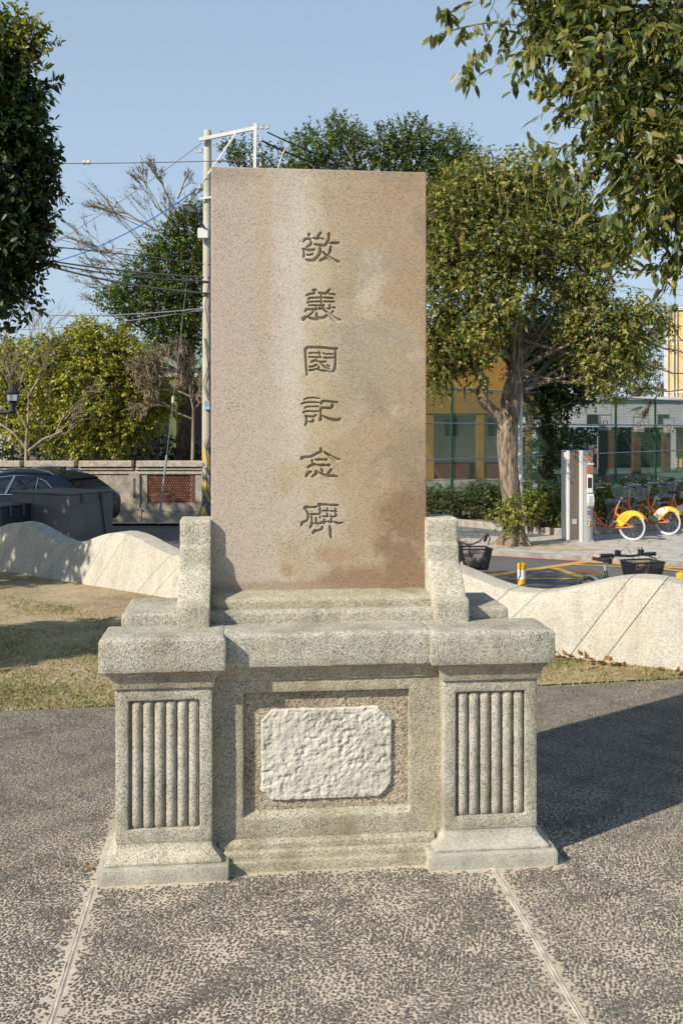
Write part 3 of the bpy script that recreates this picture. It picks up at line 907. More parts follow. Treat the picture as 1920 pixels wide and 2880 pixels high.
# ---- lawn up to the wavy wall: bare sandy soil with worn grass
WP = [(-9.0, 15.6), (-6.6, 13.85), (-4.03, 11.78), (-1.58, 9.75), (0.1, 8.42), (1.61, 7.30), (2.36, 6.87), (3.6, 6.26), (5.4, 5.5)]
def lawn_mat():
    m, nt, b = new_mat('worn_lawn_soil')
    co = obj_co(nt)
    n1 = noise_t(nt, co, 1.3, 5.0, 0.65)
    n2 = noise_t(nt, co, 16.0, 5.0, 0.65)
    t = mathn(nt, 'ADD', mathn(nt, 'MULTIPLY', n1, 0.6), mathn(nt, 'MULTIPLY', n2, 0.4))
    c = ramp(nt, t, [(0.36, (0.20, 0.165, 0.085)), (0.5, (0.34, 0.27, 0.165)), (0.66, (0.46, 0.375, 0.25))])
    c = mix(nt, 1.0, c, ramp(nt, noise_t(nt, co, 120, 3.0), [(0.3, (0.72, 0.72, 0.72)), (0.7, (1.15, 1.15, 1.15))]), 'MULTIPLY')
    lk(nt, c, b.inputs['Base Color']); b.inputs['Roughness'].default_value = 0.97
    b.inputs['Specular IOR Level'].default_value = 0.1
    bump(nt, b, n2, 0.6, 0.02)
    return m
M['lawn'] = lawn_mat()
lp = [(-7, bound_y(-7)), (7, bound_y(7))] + [(5.9, 5.9)] + [(x + 0.15, y + 0.2) for x, y in reversed(WP)]
sheet('lawn', [(-9, bound_y(-9)), (6.5, bound_y(6.5)), (6.6, 5.2 + 2.3)] + [(x + 0.12, y + 0.16) for x, y in reversed(WP[:-1])], -0.012, M['lawn'])

def wall_front_y(x):
    for (xa, ya), (xb, yb) in zip(WP, WP[1:]):
        if xa <= x <= xb:
            return ya + (yb - ya) * (x - xa) / (xb - xa)
    return WP[-1][1]

def grass():
    Xs, Ys = [], []
    n = 420000
    x = RNG.uniform(-5.2, 3.6, n); y = RNG.uniform(5.2, 13.0, n)
    wf = np.interp(x, [p[0] for p in WP], [p[1] for p in WP])
    m = (y > 6.19 + 0.18 * x - 0.028 * np.abs(np.sin(x * 7.3) + np.sin(x * 17.1)) * RNG.random(len(x))) & (y < wf - 0.01)
    m &= np.abs(x) < 0.36 * y + 0.7
    m &= ~((x > -0.9) & (x < 0.9) & (y < 7.6))
    x, y, wf = x[m], y[m], wf[m]
    nz = np.array([mnoise.noise(Vector((a * 1.1, b * 1.1, 2))) + 0.55 * mnoise.noise(Vector((a * 4.5, b * 4.5, 7))) for a, b in zip(x, y)])
    edge = y - (6.19 + 0.18 * x)
    left = x < 0
    # thick near the paving, thinning to bare sand by the wall
    want = np.where(left, 0.95 - 0.20 * edge, 0.85 - 0.45 * np.clip(edge - 0.35, 0, 9)) + nz * 0.55
    want = np.where(left & (wf - y < 1.2), want - 0.6, want)
    m = RNG.random(len(x)) < np.clip(want, 0.015, 1) ** 1.3
    x, y, nz, edge = x[m], y[m], nz[m], edge[m]
    N = len(x)
    h = RNG.uniform(0.006, 0.022, N); w = RNG.uniform(0.0028, 0.0055, N)
    an = RNG.uniform(0, 2 * math.pi, N); ln = RNG.uniform(0.2, 1.3, N) * h
    sx, sy = np.cos(an), np.sin(an)
    zb = -0.012
    p0 = np.stack([x - sy * w, y + sx * w, np.full(N, zb)], -1)
    p1 = np.stack([x + sy * w, y - sx * w, np.full(N, zb)], -1)
    p2 = np.stack([x + sx * ln, y + sy * ln, zb + h], -1)
    V = np.stack([p0, p1, p2], 1).reshape(-1, 3)
    F = np.arange(N * 3).reshape(-1, 3)
    g = np.clip(0.45 + nz * 0.65 + RNG.normal(0, 0.22, N), 0, 1)[:, None]
    dry = np.array([[0.36, 0.285, 0.13]]); green = np.array([[0.085, 0.135, 0.025]])
    c = dry * (1 - g) + green * g
    c *= RNG.uniform(0.75, 1.25, N)[:, None]
    me = np_mesh('grass', V, F, np.repeat(c, 3, 0))
    o = link_mesh('grass', me, M['grass'])
    tag(o, 'short worn grass growing in sandy soil behind the monument', 'grass', kind='stuff')
grass()

# ------------------------------------------------------------------ WAVY WALL
def path_len():
    L = [0]
    for (xa, ya), (xb, yb) in zip(WP, WP[1:]):
        L.append(L[-1] + math.hypot(xb - xa, yb - ya))
    return L
WL = path_len()
def wpos(s):
    s = max(0.001, min(WL[-1] - 0.001, s))
    for i in range(len(WP) - 1):
        if s <= WL[i + 1]:
            t = (s - WL[i]) / (WL[i + 1] - WL[i])
            p = Vector((WP[i][0] + (WP[i + 1][0] - WP[i][0]) * t, WP[i][1] + (WP[i + 1][1] - WP[i][1]) * t))
            return p
def wnorm(s):
    a, b_ = wpos(s - 0.35), wpos(s + 0.35)
    d = (b_ - a).normalized()
    return Vector((-d.y, d.x))                         # away from the lawn
def s_of_x(x):
    for i in range(len(WP) - 1):
        if WP[i][0] <= x <= WP[i + 1][0]:
            return WL[i] + (WL[i + 1] - WL[i]) * (x - WP[i][0]) / (WP[i + 1][0] - WP[i][0])
CREST = s_of_x(2.12); PER = 1.90
def wave_h(s):
    return 0.475 + 0.028 * (s - 8) / 6 + 0.088 * math.cos(2 * math.pi * (s - CREST) / PER)

M['slot'] = plain('dark_joint', (0.10, 0.095, 0.08), 0.95, var=0.2)
M['joint_grey'] = plain('grey_joint_filler', (0.19, 0.175, 0.145), 0.95, var=0.2)
wave_wall = thing('wavy_wall', 'low pale terrazzo wall with rolling wave top and slanted joints behind the monument', 'wall')
def wave_piece(sa, sb, mat, name, inset=0.0, gap=0.0034):
    lean, batter, topw = 0.43, 0.115, 0.24
    na = max(4, int((sb - sa) / 0.055)); nh = 5
    vs, fs = [], []
    cols = nh + 1 + 2 + 1
    for i in range(na + 1):
        st = sa + gap + (sb - sa - 2 * gap) * i / na
        H = wave_h(st)
        nrm = wnorm(st)
        for j in range(nh + 1):
            h = j / nh
            s = st - lean * (1 - h)
            p = wpos(s); nn = wnorm(s)
            off = batter * h ** 1.3 + inset
            if j == nh: off += 0.006
            z = -0.04 * (1 - h) + h * (H - inset - (0.004 if j == nh else 0))
            q = p + nn * off
            vs.append((q.x, q.y, z))
        for off, z in ((batter + 0.02 + inset, H - inset), (batter + topw - 0.02 - inset, H + 0.004 - inset)):
            q = wpos(st) + nrm * off
            vs.append((q.x, q.y, z))
        q = wpos(st) + nrm * (batter + topw - inset)
        vs.append((q.x, q.y, ROAD - 0.05))
    for i in range(na):
        for j in range(cols - 1):
            a = i * cols + j
            fs.append((a, a + 1, a + 1 + cols, a + cols))
    fs.append(tuple(range(cols))); fs.append(tuple(na * cols + j for j in range(cols - 1, -1, -1)))
    o = MB().add(vs, fs).build(name, mat, wave_wall, smooth=30)
k0 = int((1.0 - CREST) / (PER / 2)) - 1
hs = 0.125
for k in range(k0, 8):
    sc = CREST + k * PER / 2
    a, b_ = sc - hs, sc + hs
    if a < 0.7 or sc + PER / 2 > WL[-1] - 0.1: continue
    wave_piece(a - 0.02, sc + PER / 2 - hs - 0.02, M['joint_grey'], 'joint_filler', 0.007, 0.0)
    wave_piece(a, b_, M['wall_wave_warm'], 'wall_strip')
    wave_piece(b_, sc + PER / 2 - hs, M['wall_wave'], 'wall_panel')
# ------------------------------------------------------------------ far pavement, kerbs, road markings
M['paver'] = plain('grey_pavers', (0.40, 0.375, 0.335), 0.9, var=0.16, scale=2.5, bumpy=0.002)
M['kerb'] = plain('kerb_concrete', (0.30, 0.275, 0.235), 0.9, var=0.25, scale=5.0, bumpy=0.003)
M['bed'] = plain('planting_soil', (0.20, 0.15, 0.09), 0.97, var=0.35, scale=6.0, bumpy=0.01)
M['dark_pave'] = plain('dark_side_path', (0.13, 0.14, 0.135), 0.9, var=0.3, scale=2.0)
KL = lambda x: 18.95 + (x - 2.3) * (-0.515)            # kerb line of the pavement beyond the road
pave = sheet('pavement', [(1.9, KL(1.9) + 0.12), (16, KL(16) + 0.12), (16, 30), (4.2, 30), (2.6, 24.6)], WALK, M['paver'])
MB().prism([(1.9, KL(1.9)), (16, KL(16)), (16, KL(16) + 0.118), (1.9, KL(1.9) + 0.118)], lambda a, b_, d: (a, b_, d), ROAD - 0.1, WALK + 0.004).build('kerb', M['kerb'], pave, bevel=0.01)
# pavers: rows of blocks with open joints
def pavers():
    w, l, g = 0.60, 0.60, 0.012
    d = Vector((1, -0.515)).normalized(); n_ = Vector((0.515, 1)).normalized()
    o = Vector((2.3, KL(2.3) + 0.13))
    base = None
    cnt = 0
    for j in range(0, 9):
        for i in range(-1, 20):
            c = o + d * (i * l + (j % 2) * l * 0.5 + l / 2) + n_ * (j * w + w / 2)
            px = HXP + FPX * c.x / c.y
            if px > 1990 or px < 1330: continue
            if c.y > 24.0 or (c.x < 4.9 and c.y > 21.0): continue
            if base is None:
                mb = MB().box(-l / 2 + g / 2, l / 2 - g / 2, -w / 2 + g / 2, w / 2 - g / 2, 0.0, 0.006)
                ob = mb.build('paver', M['paver'], pave); base = ob.data
            else:
                ob = link_mesh('paver', base, None, pave)
            ob.location = (c.x, c.y, WALK + 0.002 + random.uniform(0, 0.003))
            ob.rotation_euler = (0, 0, math.atan2(d.y, d.x))
pavers()
def stripe(a, b_, w, mat, name, z):
    a, b_ = Vector(a), Vector(b_)
    d = (b_ - a).normalized(); n_ = Vector((-d.y, d.x)) * w / 2
    o = sheet(name, [tuple(a - n_), tuple(b_ - n_), tuple(b_ + n_), tuple(a + n_)], z, mat)
    return o
# yellow hatched no-parking box and red kerb lines
for a, b_, w in (((1.9, 15.65), (4.36, 17.78), 0.20), ((3.62, 16.93), (4.0, 15.3), 0.17), ((2.1, 15.75), (3.86, 15.75), 0.10), ((4.36, 17.78), (6.9, 16.3), 0.17), ((3.98, 17.42), (5.2, 17.0), 0.10), ((5.2, 17.25), (6.6, 15.2), 0.13)):
    stripe(a, b_, w, M['yellow_paint'], 'road_marking', ROAD + 0.004 + 0.0015 * random.random())
stripe((1.9, KL(1.9) - 0.10), (16, KL(16) - 0.10), 0.10, M['red_paint'], 'road_marking', ROAD + 0.004)
stripe((1.0, 24.1), (4.4, 26.3), 0.10, M['red_paint'], 'road_marking', ROAD + 0.004)
stripe((-30, 24.25), (-1, 24.25), 0.08, M['red_paint'], 'road_marking', ROAD + 0.004)
sheet('footpath', [(-40, 24.45), (0.6, 24.45), (0.6, 30), (-40, 30)], ROAD + 0.06, M['concrete'])
# raised bed along the hedge
bed = sheet('planting_bed', [(2.3, 24.7), (3.95, 22.3), (5.0, 21.45), (16, 27.2), (16, 36), (2.3, 36)], WALK + 0.05, M['bed'])
def kerb_run(pts2, h0, h1, w):
    for a, b_ in zip(pts2, pts2[1:]):
        a, b_ = Vector(a), Vector(b_)
        L = (b_ - a).length; n = max(1, int(L / 0.9))
        d = (b_ - a) / n; u = d.normalized(); nn = Vector((-u.y, u.x)) * w / 2
        for i in range(n):
            p, q = a + d * i + u * 0.004, a + d * (i + 1) - u * 0.004
            MB().prism([tuple(p - nn), tuple(q - nn), tuple(q + nn), tuple(p + nn)], lambda x, y, z: (x, y, z), h0, h1).build('kerb_stone', M['kerb'], bed, bevel=0.012)
kerb_run([(2.2, 24.6), (3.9, 22.2), (4.98, 21.35), (9.6, 23.7)], WALK - 0.1, WALK + 0.15, 0.14)
sheet('schoolyard', [(0.5, 30.2), (70, 30.2), (70, 75), (0.5, 75)], -0.66, M['court'])

# ------------------------------------------------------------------ SCHOOL WALL (left)
M['wall_render'] = granite('school_wall_render', [(0.24, 0.215, 0.165), (0.34, 0.305, 0.24), (0.42, 0.38, 0.30), (0.47, 0.43, 0.345), (0.52, 0.48, 0.40)], grain=90, stain=(0.17, 0.165, 0.14), stain_amt=0.6, bdist=0.004, bstr=0.5)
M['coping'] = granite('wall_coping', [(0.30, 0.265, 0.20), (0.40, 0.355, 0.275), (0.49, 0.44, 0.345), (0.54, 0.49, 0.39), (0.58, 0.53, 0.44)], grain=70, stain=(0.36, 0.30, 0.20), stain_amt=0.3, bdist=0.004, bstr=0.5)
M['terracotta'] = plain('terracotta', (0.19, 0.075, 0.045), 0.85, var=0.3, scale=9.0)
WY = 24.95
sw = thing('school_wall', 'weathered school boundary wall with stone coping and red lattice opening', 'wall')
joints = [-12.0, -10.66, -9.32, -7.95, -6.60, -5.17, -3.25, -1.4, 0.2]
for a, b_ in zip(joints, joints[1:]):
    lat = abs(a + 5.17) < 0.01
    # coping stone, moulding under it, panel, plinth course
    MB().box(a + 0.055, b_ - 0.055, WY - 0.13, WY + 0.18, 0.735, 0.885).build('coping', M['coping'], sw, bevel=0.008)
    MB().box(a + 0.03, b_ - 0.03, WY - 0.085, WY + 0.16, 0.66, 0.712).build('string_course', M['coping'], sw, bevel=0.004)
    MB().box(a + 0.03, b_ - 0.03, WY - 0.04, WY + 0.14, 0.705, 0.740).build('coping_shadow_line', M['slot'], sw)  # dark strip colours in the shadow line under the coping
    MB().box(a, b_, WY - 0.045, WY + 0.13, 0.555, 0.665).build('frieze', M['coping'], sw, bevel=0.003)
    MB().box(a, b_, WY - 0.055, WY + 0.14, -0.80, -0.40).build('plinth_course', M['wall_render'], sw, bevel=0.006)
    MB().box(a, b_, WY - 0.030, WY + 0.12, -0.392, -0.20).build('lower_course', M['wall_render'], sw, bevel=0.003)
    MB().box(a, b_, WY - 0.02, WY + 0.1, -0.402, -0.390).build('bed_joint', M['slot'], sw)
    x0, x1 = a + 0.11, b_ - 0.11
    if lat:
        l0, l1, q0, q1 = -4.86, -3.66, -0.165, 0.525
        mb = MB()
        mb.box(x0 - 0.12, l0, WY - 0.012, WY + 0.12, -0.195, 0.553)
        mb.box(l1, x1 + 0.12, WY - 0.012, WY + 0.12, -0.195, 0.553)
        mb.box(l0, l1, WY - 0.012, WY + 0.12, -0.195, q0)
        mb.box(l0, l1, WY - 0.012, WY + 0.12, q1, 0.553)
        mb.build('wall_panel', M['wall_render'], sw)
        # pierced terracotta blocks: two layers of slanting ribs round lozenge openings
        la = MB()
        nx, nz = 20, 11
        cw, ch = (l1 - l0) / nx, (q1 - q0) / nz
        for i in range(nx + 1):
            for j in range(nz + 1):
                cx = l0 + (i + (0.5 if j % 2 else 0)) * cw; cz = q0 + j * ch
                if cx > l1: continue
                rw, rz_ = cw * 0.40, ch * 0.62
                poly = [(cx - rw, cz), (cx, cz - rz_), (cx + rw, cz), (cx, cz + rz_)]
                poly = [(min(max(p, l0 + .002), l1 - .002), min(max(q, q0 + .002), q1 - .002)) for p, q in poly]
                la.prism(poly, lambda p, q, d: (p, d, q), WY + 0.012, WY + 0.075)
        for j in range(nz + 1):
            z = q0 + j * ch
            la.box(l0, l1, WY + 0.03, WY + 0.07, max(q0, z - ch * 0.13), min(q1, z + ch * 0.13))
        o = la.build('lattice', M['terracotta'], sw)
        o['kind'] = 'stuff'; o['label'] = 'pierced red terracotta lattice blocks'
        MB().box(l0 - 0.05, l1 + 0.05, WY + 0.55, WY + 0.56, -0.6, 0.6)
    else:
        MB().box(x0 - 0.12, x1 + 0.12, WY - 0.012, WY + 0.12, -0.195, 0.553).build('wall_panel', M['wall_render'], sw)
for x in joints[1:]:
    p = MB()
    p.box(x - 0.13, x + 0.13, WY - 0.062, WY + 0.10, -0.42, 0.553)
    o = p.build('pier', M['wall_render'], sw, bevel=0.005)
    MB().box(x - 0.03, x + 0.03, WY - 0.066, WY - 0.05, -0.05, 0.45).build('pier_groove', M['slot'], sw)
    MB().box(x - 0.18, x + 0.18, WY - 0.075, WY + 0.10, -0.80, -0.30).build('pier_foot', M['wall_render'], sw, bevel=0.006)

# ------------------------------------------------------------------ steel boxes on the road side
M['grey_steel'] = plain('dark_grey_steel', (0.125, 0.122, 0.118), 0.42, var=0.2, scale=1.5)
M['grey_steel2'] = plain('slate_steel', (0.04, 0.047, 0.055), 0.45, var=0.2, scale=1.5)
M['black'] = plain('black_rubber', (0.015, 0.015, 0.016), 0.6, var=0.2)
M['chrome'] = plain('chrome', (0.55, 0.56, 0.58), 0.18, 1.0, var=0.05)
M['steel'] = plain('galvanised_steel', (0.42, 0.43, 0.44), 0.45, 0.6, var=0.15, scale=20)
M['white'] = plain('white_enamel', (0.72, 0.72, 0.70), 0.45, var=0.06, scale=4)

def steel_box(loc, rot, w, d, h, label, mat):
    t = thing('steel_container', label, 'container', loc, rot)
    MB().box(0, w, 0, d, 0, h - 0.05).build('body', mat, t, bevel=0.008)
    MB().box(-0.012, w + 0.012, -0.012, d + 0.012, h - 0.046, h).build('lid', mat, t, bevel=0.01, seg=2)
    for k in (0.28, 0.72):
        MB().box(w + 0.013, w + 0.028, d * k - 0.035, d * k + 0.035, h - 0.22, h - 0.02).build('hinge', M['slot'], t, bevel=0.004)
    for k in (0.25, 0.75):
        MB().box(w * k - 0.05, w * k + 0.05, -0.03, -0.013, h - 0.06, h - 0.015).build('latch', M['slot'], t, bevel=0.004)
    return t
# corner nearest the camera at (-5.42, 20.0): one face runs left, the other back to the right
ang = math.atan2(0.5, -0.87)                           # direction of the left face
bx = steel_box((-5.42 + 1.62 * math.cos(ang), 19.85 + 1.62 * math.sin(ang), ROAD), ang - math.pi, 1.62, 1.25, 1.10, 'large dark grey steel container with hinged lid behind the wavy wall', M['grey_steel'])
MB().tube([(1.64, 0.86, 1.0), (1.645, 0.95, 0.5), (1.645, 1.02, 0.02)], 0.012, 6).build('strap', M['black'], bx)
MB().box(0.62, 0.632, -0.004, 0.0, 0.02, 1.04).build('panel_seam', M['slot'], bx)
mark = MB()
mark.lathe([(0.05, 0), (0.05, 0.002)], 20)
o = mark.build('round_sticker', M['steel'], bx); o.location = (1.48, -0.001, 0.74); o.rotation_euler = (R(90), 0, 0)
steel_box((-7.7, 19.95, ROAD), ang - math.pi + 0.15, 1.1, 0.9, 0.86, 'lower dark steel container at the left edge beside the larger one', M['grey_steel2'])

# ------------------------------------------------------------------ parked car
M['car_paint'] = plain('dark_car_paint', (0.030, 0.036, 0.048), 0.22, 0.3, var=0.1, scale=2)
def glass_mat():
    m, nt, b = new_mat('tinted_glass')
    c = ramp(nt, noise_t(nt, obj_co(nt), 3.0, 2.0), [(0, (0.012, 0.015, 0.018)), (1, (0.022, 0.026, 0.03))])
    lk(nt, c, b.inputs['Base Color']); b.inputs['Roughness'].default_value = 0.06
    b.inputs['Specular IOR Level'].default_value = 0.7
    return m
M['glass'] = glass_mat()
M['tail'] = plain('tail_lamp_red', (0.22, 0.012, 0.03), 0.2, var=0.1)

def car():
    # local x forward, y left, z up; origin under the middle of the rear bumper
    t = thing('parked_car', 'dark crossover car parked by the school wall, its rear turned this way', 'car', (-5.32, 22.2, ROAD), R(180 - 20))
    t.scale = (0.93, 0.93, 0.93)
    # body shell: stations along x with outline heights and half widths
    st = [  # x, z_low, z_belt, z_roof, half width at belt, half width at roof
        (0.00, 0.45, 0.80, 0.82, 0.78, 0.70), (0.10, 0.36, 0.97, 1.00, 0.88, 0.72), (0.32, 0.30, 1.02, 1.20, 0.915, 0.66), (0.62, 0.28, 1.02, 1.40, 0.925, 0.62),
        (0.95, 0.27, 1.00, 1.50, 0.93, 0.61), (1.45, 0.26, 0.975, 1.555, 0.93, 0.62), (2.05, 0.26, 0.955, 1.56, 0.93, 0.625), (2.55, 0.26, 0.945, 1.515, 0.93, 0.62),
        (2.95, 0.27, 0.94, 1.37, 0.925, 0.62), (3.35, 0.28, 0.935, 1.12, 0.92, 0.66), (3.60, 0.28, 0.93, 0.985, 0.915, 0.70), (4.05, 0.30, 0.88, 0.91, 0.89, 0.66), (4.40, 0.36, 0.76, 0.79, 0.80, 0.55), (4.52, 0.45, 0.62, 0.64, 0.66, 0.45)]
    rows = []
    for x, zl, zb, zr, wb, wr in st:
        half = [(0.0, zl), (wb * 0.72, zl), (wb * 0.97, zl + 0.08), (wb, (zl + zb) / 2), (wb * 0.985, zb), (wr + (wb * 0.985 - wr) * 0.5, zb + (zr - zb) * 0.5), (wr, zb + (zr - zb) * 0.9), (wr * 0.8, zr - 0.004), (0.0, zr + 0.012)]
        ring = [(x, y, z) for y, z in half] + [(x, -y, z) for y, z in half[-2:0:-1]]
        rows.append(ring)
    k = len(rows[0])
    vs = [p for r in rows for p in r]; fs = []
    for i in range(len(rows) - 1):
        for j in range(k):
            a, b_ = i * k + j, i * k + (j + 1) % k
            fs.append((a, b_, b_ + k, a + k))
    fs.append(tuple(range(k))); fs.append(tuple(range((len(rows) - 1) * k, len(rows) * k)))
    body = MB().add(vs, fs).build('body', M['car_paint'], t)
    me = body.data
    bm = bmesh.new(); bm.from_mesh(me)
    bmesh.ops.subdivide_edges(bm, edges=bm.edges, cuts=1, use_grid_fill=True, smooth=0.6)
    bm.to_mesh(me); bm.free(); sharpen(me, 50)
    def surf_y(x, z):
        for (xa, zla, zba, zra, wba, wra), (xb, zlb, zbb, zrb, wbb, wrb) in zip(st, st[1:]):
            if xa <= x <= xb:
                f = (x - xa) / (xb - xa)
                zb, zr, wb, wr = zba + (zbb - zba) * f, zra + (zrb - zra) * f, (wba + (wbb - wba) * f) * 0.985, wra + (wrb - wra) * f
                g = max(0.0, min(1.0, (z - zb) / max(0.05, (zr - zb) * 0.9)))
                return wb + (wr - wb) * g
        return 0.9
    # three side windows in a bright surround, on both sides
    outl = [(0.72, 1.09), (1.12, 1.01), (1.95, 0.985), (2.85, 0.975), (3.28, 0.985), (2.92, 1.24), (2.5, 1.395), (2.0, 1.45), (1.5, 1.43), (1.1, 1.33)]
    def pane(poly, mat, name, off, parent, s, hole=None):
        pts = []
        for (xa, za), (xb, zb) in zip(poly, poly[1:] + poly[:1]):
            for q in range(4):
                f = q / 4; pts.append((xa + (xb - xa) * f, za + (zb - za) * f))
        vs = [(x, s * (surf_y(x, z) + off), z) for x, z in pts]
        c = (sum(p[0] for p in pts) / len(pts), sum(p[1] for p in pts) / len(pts))
        vs.append((c[0], s * (surf_y(*c) + off + 0.006), c[1]))
        n = len(pts)
        return MB().add(vs, [(i, (i + 1) % n, n) for i in range(n)]).build(name, mat, parent)
    for s in (1, -1):
        pane([(0.98, 1.035), (1.20, 1.03), (1.28, 1.355), (1.10, 1.29), (0.80, 1.10)], M['glass'], 'side_window', 0.022, t, s)
        pane([(1.29, 1.025), (2.02, 1.01), (1.95, 1.415), (1.5, 1.405), (1.36, 1.375)], M['glass'], 'side_window', 0.022, t, s)
        pane([(2.16, 1.005), (3.10, 0.995), (2.84, 1.22), (2.45, 1.355), (2.06, 1.41)], M['glass'], 'side_window', 0.022, t, s)
        def strip(pts, w, nm):
            MB().tube([(x, s * (surf_y(x, z) + 0.026), z) for x, z in pts], w, 6).build(nm, M['chrome'], t, smooth=60)
        strip([(0.70, 1.085), (0.98, 1.02), (1.25, 1.012), (2.1, 0.992), (3.2, 0.98)], 0.013, 'window_trim')
        strip([(0.70, 1.085), (1.08, 1.32), (1.3, 1.39), (1.6, 1.435), (2.0, 1.44), (2.5, 1.38), (2.9, 1.23), (3.25, 1.0)], 0.013, 'window_trim')
        for (xa, za), (xb, zb), w in (((1.25, 1.02), (1.32, 1.38), 0.016), ((2.09, 1.0), (2.00, 1.43), 0.036)):
            strip([(xa + (xb - xa) * f, za + (zb - za) * f) for f in (0, .25, .5, .75, 1)], w, 'pillar_trim')
        # roof rail
        MB().tube([(0.95, s * 0.60, 1.465), (1.08, s * 0.61, 1.535), (1.5, s * 0.62, 1.60), (2.0, s * 0.625, 1.61), (2.45, s * 0.62, 1.575), (2.62, s * 0.61, 1.51)], [0.02, 0.026, 0.024, 0.024, 0.022, 0.016], 8).build('roof_rail', M['steel'], t, smooth=60)
        # tail lamp
        MB().add([(0.07, s * 0.62, 0.99), (0.06, s * 0.60, 0.90), (0.22, s * 0.925, 0.89), (0.52, s * 0.945, 0.95), (0.62, s * 0.942, 1.0), (0.40, s * 0.925, 1.045), (0.16, s * 0.80, 1.035)], [tuple(range(7))]).build('tail_lamp', M['tail'], t)
        MB().tube([(3.12, s * 0.90, 1.0), (3.10, s * 1.02, 1.02)], [0.05, 0.04], 8).build('mirror_arm', M['car_paint'], t)
        MB().box(3.02, 3.17, s * 1.05 - 0.09, s * 1.05 + 0.09, 0.97, 1.12).build('mirror', M['car_paint'], t, bevel=0.03, seg=3)
        for x in (0.82, 3.55):
            w = MB(); w.lathe([(0.20, -0.11), (0.33, -0.11), (0.355, -0.08), (0.355, 0.08), (0.33, 0.11), (0.2, 0.11)], 28)
            ob = w.build('wheel', M['black'], t, smooth=40); ob.location = (x, s * 0.82, 0.355); ob.rotation_euler = (R(90), 0, 0)
            r = MB(); r.lathe([(0.24, -0.115), (0.24, 0.115)], 20); r.build('rim', M['steel'], ob)
    # rear screen, spoiler, fin, plate
    MB().add([(0.20, 0.72, 1.075), (0.20, -0.72, 1.075), (0.28, -0.66, 1.175), (0.50, -0.56, 1.345), (0.50, 0.56, 1.345), (0.28, 0.66, 1.175)], [(0, 1, 2, 5), (5, 2, 3, 4)]).build('rear_window', M['glass'], t)
    MB().add([(0.50, 0.58, 1.375), (0.47, 0.0, 1.39), (0.50, -0.58, 1.375), (0.85, -0.56, 1.475), (0.87, 0, 1.505), (0.85, 0.56, 1.475),
              (0.52, 0.58, 1.345), (0.49, 0.0, 1.36), (0.52, -0.58, 1.345), (0.82, -0.56, 1.40), (0.84, 0, 1.41), (0.82, 0.56, 1.40)],
             [(0, 1, 4, 5), (1, 2, 3, 4), (6, 11, 10, 7), (7, 10, 9, 8), (0, 6, 7, 1), (1, 7, 8, 2), (2, 8, 9, 3), (0, 5, 11, 6)]).build('spoiler', M['black'], t)
    MB().add([(1.05, 0.02, 1.55), (1.05, -0.02, 1.55), (1.28, 0, 1.565), (1.02, 0, 1.64), (1.06, 0, 1.65)], [(0, 2, 4, 3), (1, 3, 4, 2), (0, 3, 1), (0, 1, 2)]).build('antenna_fin', M['car_paint'], t)
car()

# ------------------------------------------------------------------ utility pole with cross-arm, lamp and boxes
def concrete_pole_mat():
    m, nt, b = new_mat('pole_concrete')
    co = obj_co(nt)
    c = ramp(nt, noise_t(nt, co, 4.0, 5.0), [(0.3, (0.36, 0.325, 0.255)), (0.7, (0.47, 0.435, 0.36))])
    sx = nt.nodes.new('ShaderNodeSeparateXYZ'); lk(nt, co, sx.inputs[0])
    # yellow and black warning paint round the foot, mostly worn away
    band = mathn(nt, 'FRACT', mathn(nt, 'ADD', mathn(nt, 'MULTIPLY', sx.outputs[2], 1.35), mathn(nt, 'MULTIPLY', sx.outputs[0], 2.2)))
    yb = ramp(nt, band, [(0.0, (0.50, 0.33, 0.04)), (0.49, (0.50, 0.33, 0.04)), (0.51, (0.055, 0.055, 0.05)), (1.0, (0.055, 0.055, 0.05))], 'CONSTANT')
    low = nd(nt, 'MapRange'); low.clamp = True
    low.inputs[1].default_value = 2.15; low.inputs[2].default_value = 1.9
    lk(nt, sx.outputs[2], low.inputs[0])
    wear = ramp(nt, noise_t(nt, co, 9.0, 5.0, 0.7), [(0.40, (0, 0, 0)), (0.52, (0.9, 0.9, 0.9))])
    c = mix(nt, mathn(nt, 'MULTIPLY', low.outputs[0], wear), c, yb)
    lk(nt, c, b.inputs['Base Color']); b.inputs['Roughness'].default_value = 0.9
    return m
M['pole'] = concrete_pole_mat()
M['white_steel'] = plain('white_painted_steel', (0.66, 0.66, 0.63), 0.5, var=0.08, scale=6)
M['porcelain'] = plain('porcelain', (0.62, 0.58, 0.52), 0.3, var=0.1, scale=30)
M['wire'] = plain('black_cable', (0.02, 0.02, 0.022), 0.6, var=0.1)
M['blue_wire'] = plain('blue_cable', (0.05, 0.15, 0.42), 0.5, var=0.1)
M['grey_wire'] = plain('grey_cable', (0.18, 0.18, 0.18), 0.6, var=0.1)
M['yellow_plate'] = plain('yellow_plate', (0.62, 0.42, 0.03), 0.5, var=0.1, scale=10)
PY_ = 24.0
pb = pt(583, 1490, PY_); pb.z = ROAD
pole = thing('utility_pole', 'tall concrete utility pole with white steel cross-arm beside the slab', 'pole', pb)
def pl(px, py, y=PY_):                                 # photo pixel to pole-local point
    q = pt(px, py, y) - pb
    return q
ptop = pl(584, 366)
MB().tube([(0, 0, -0.2), (0, 0, 3), (0.0, 0, 6), (ptop.x, 0, ptop.z - 0.05), (ptop.x, 0, ptop.z)], [0.135, 0.122, 0.108, 0.092, 0.07], 20).build('pole', M['pole'], pole, smooth=40)
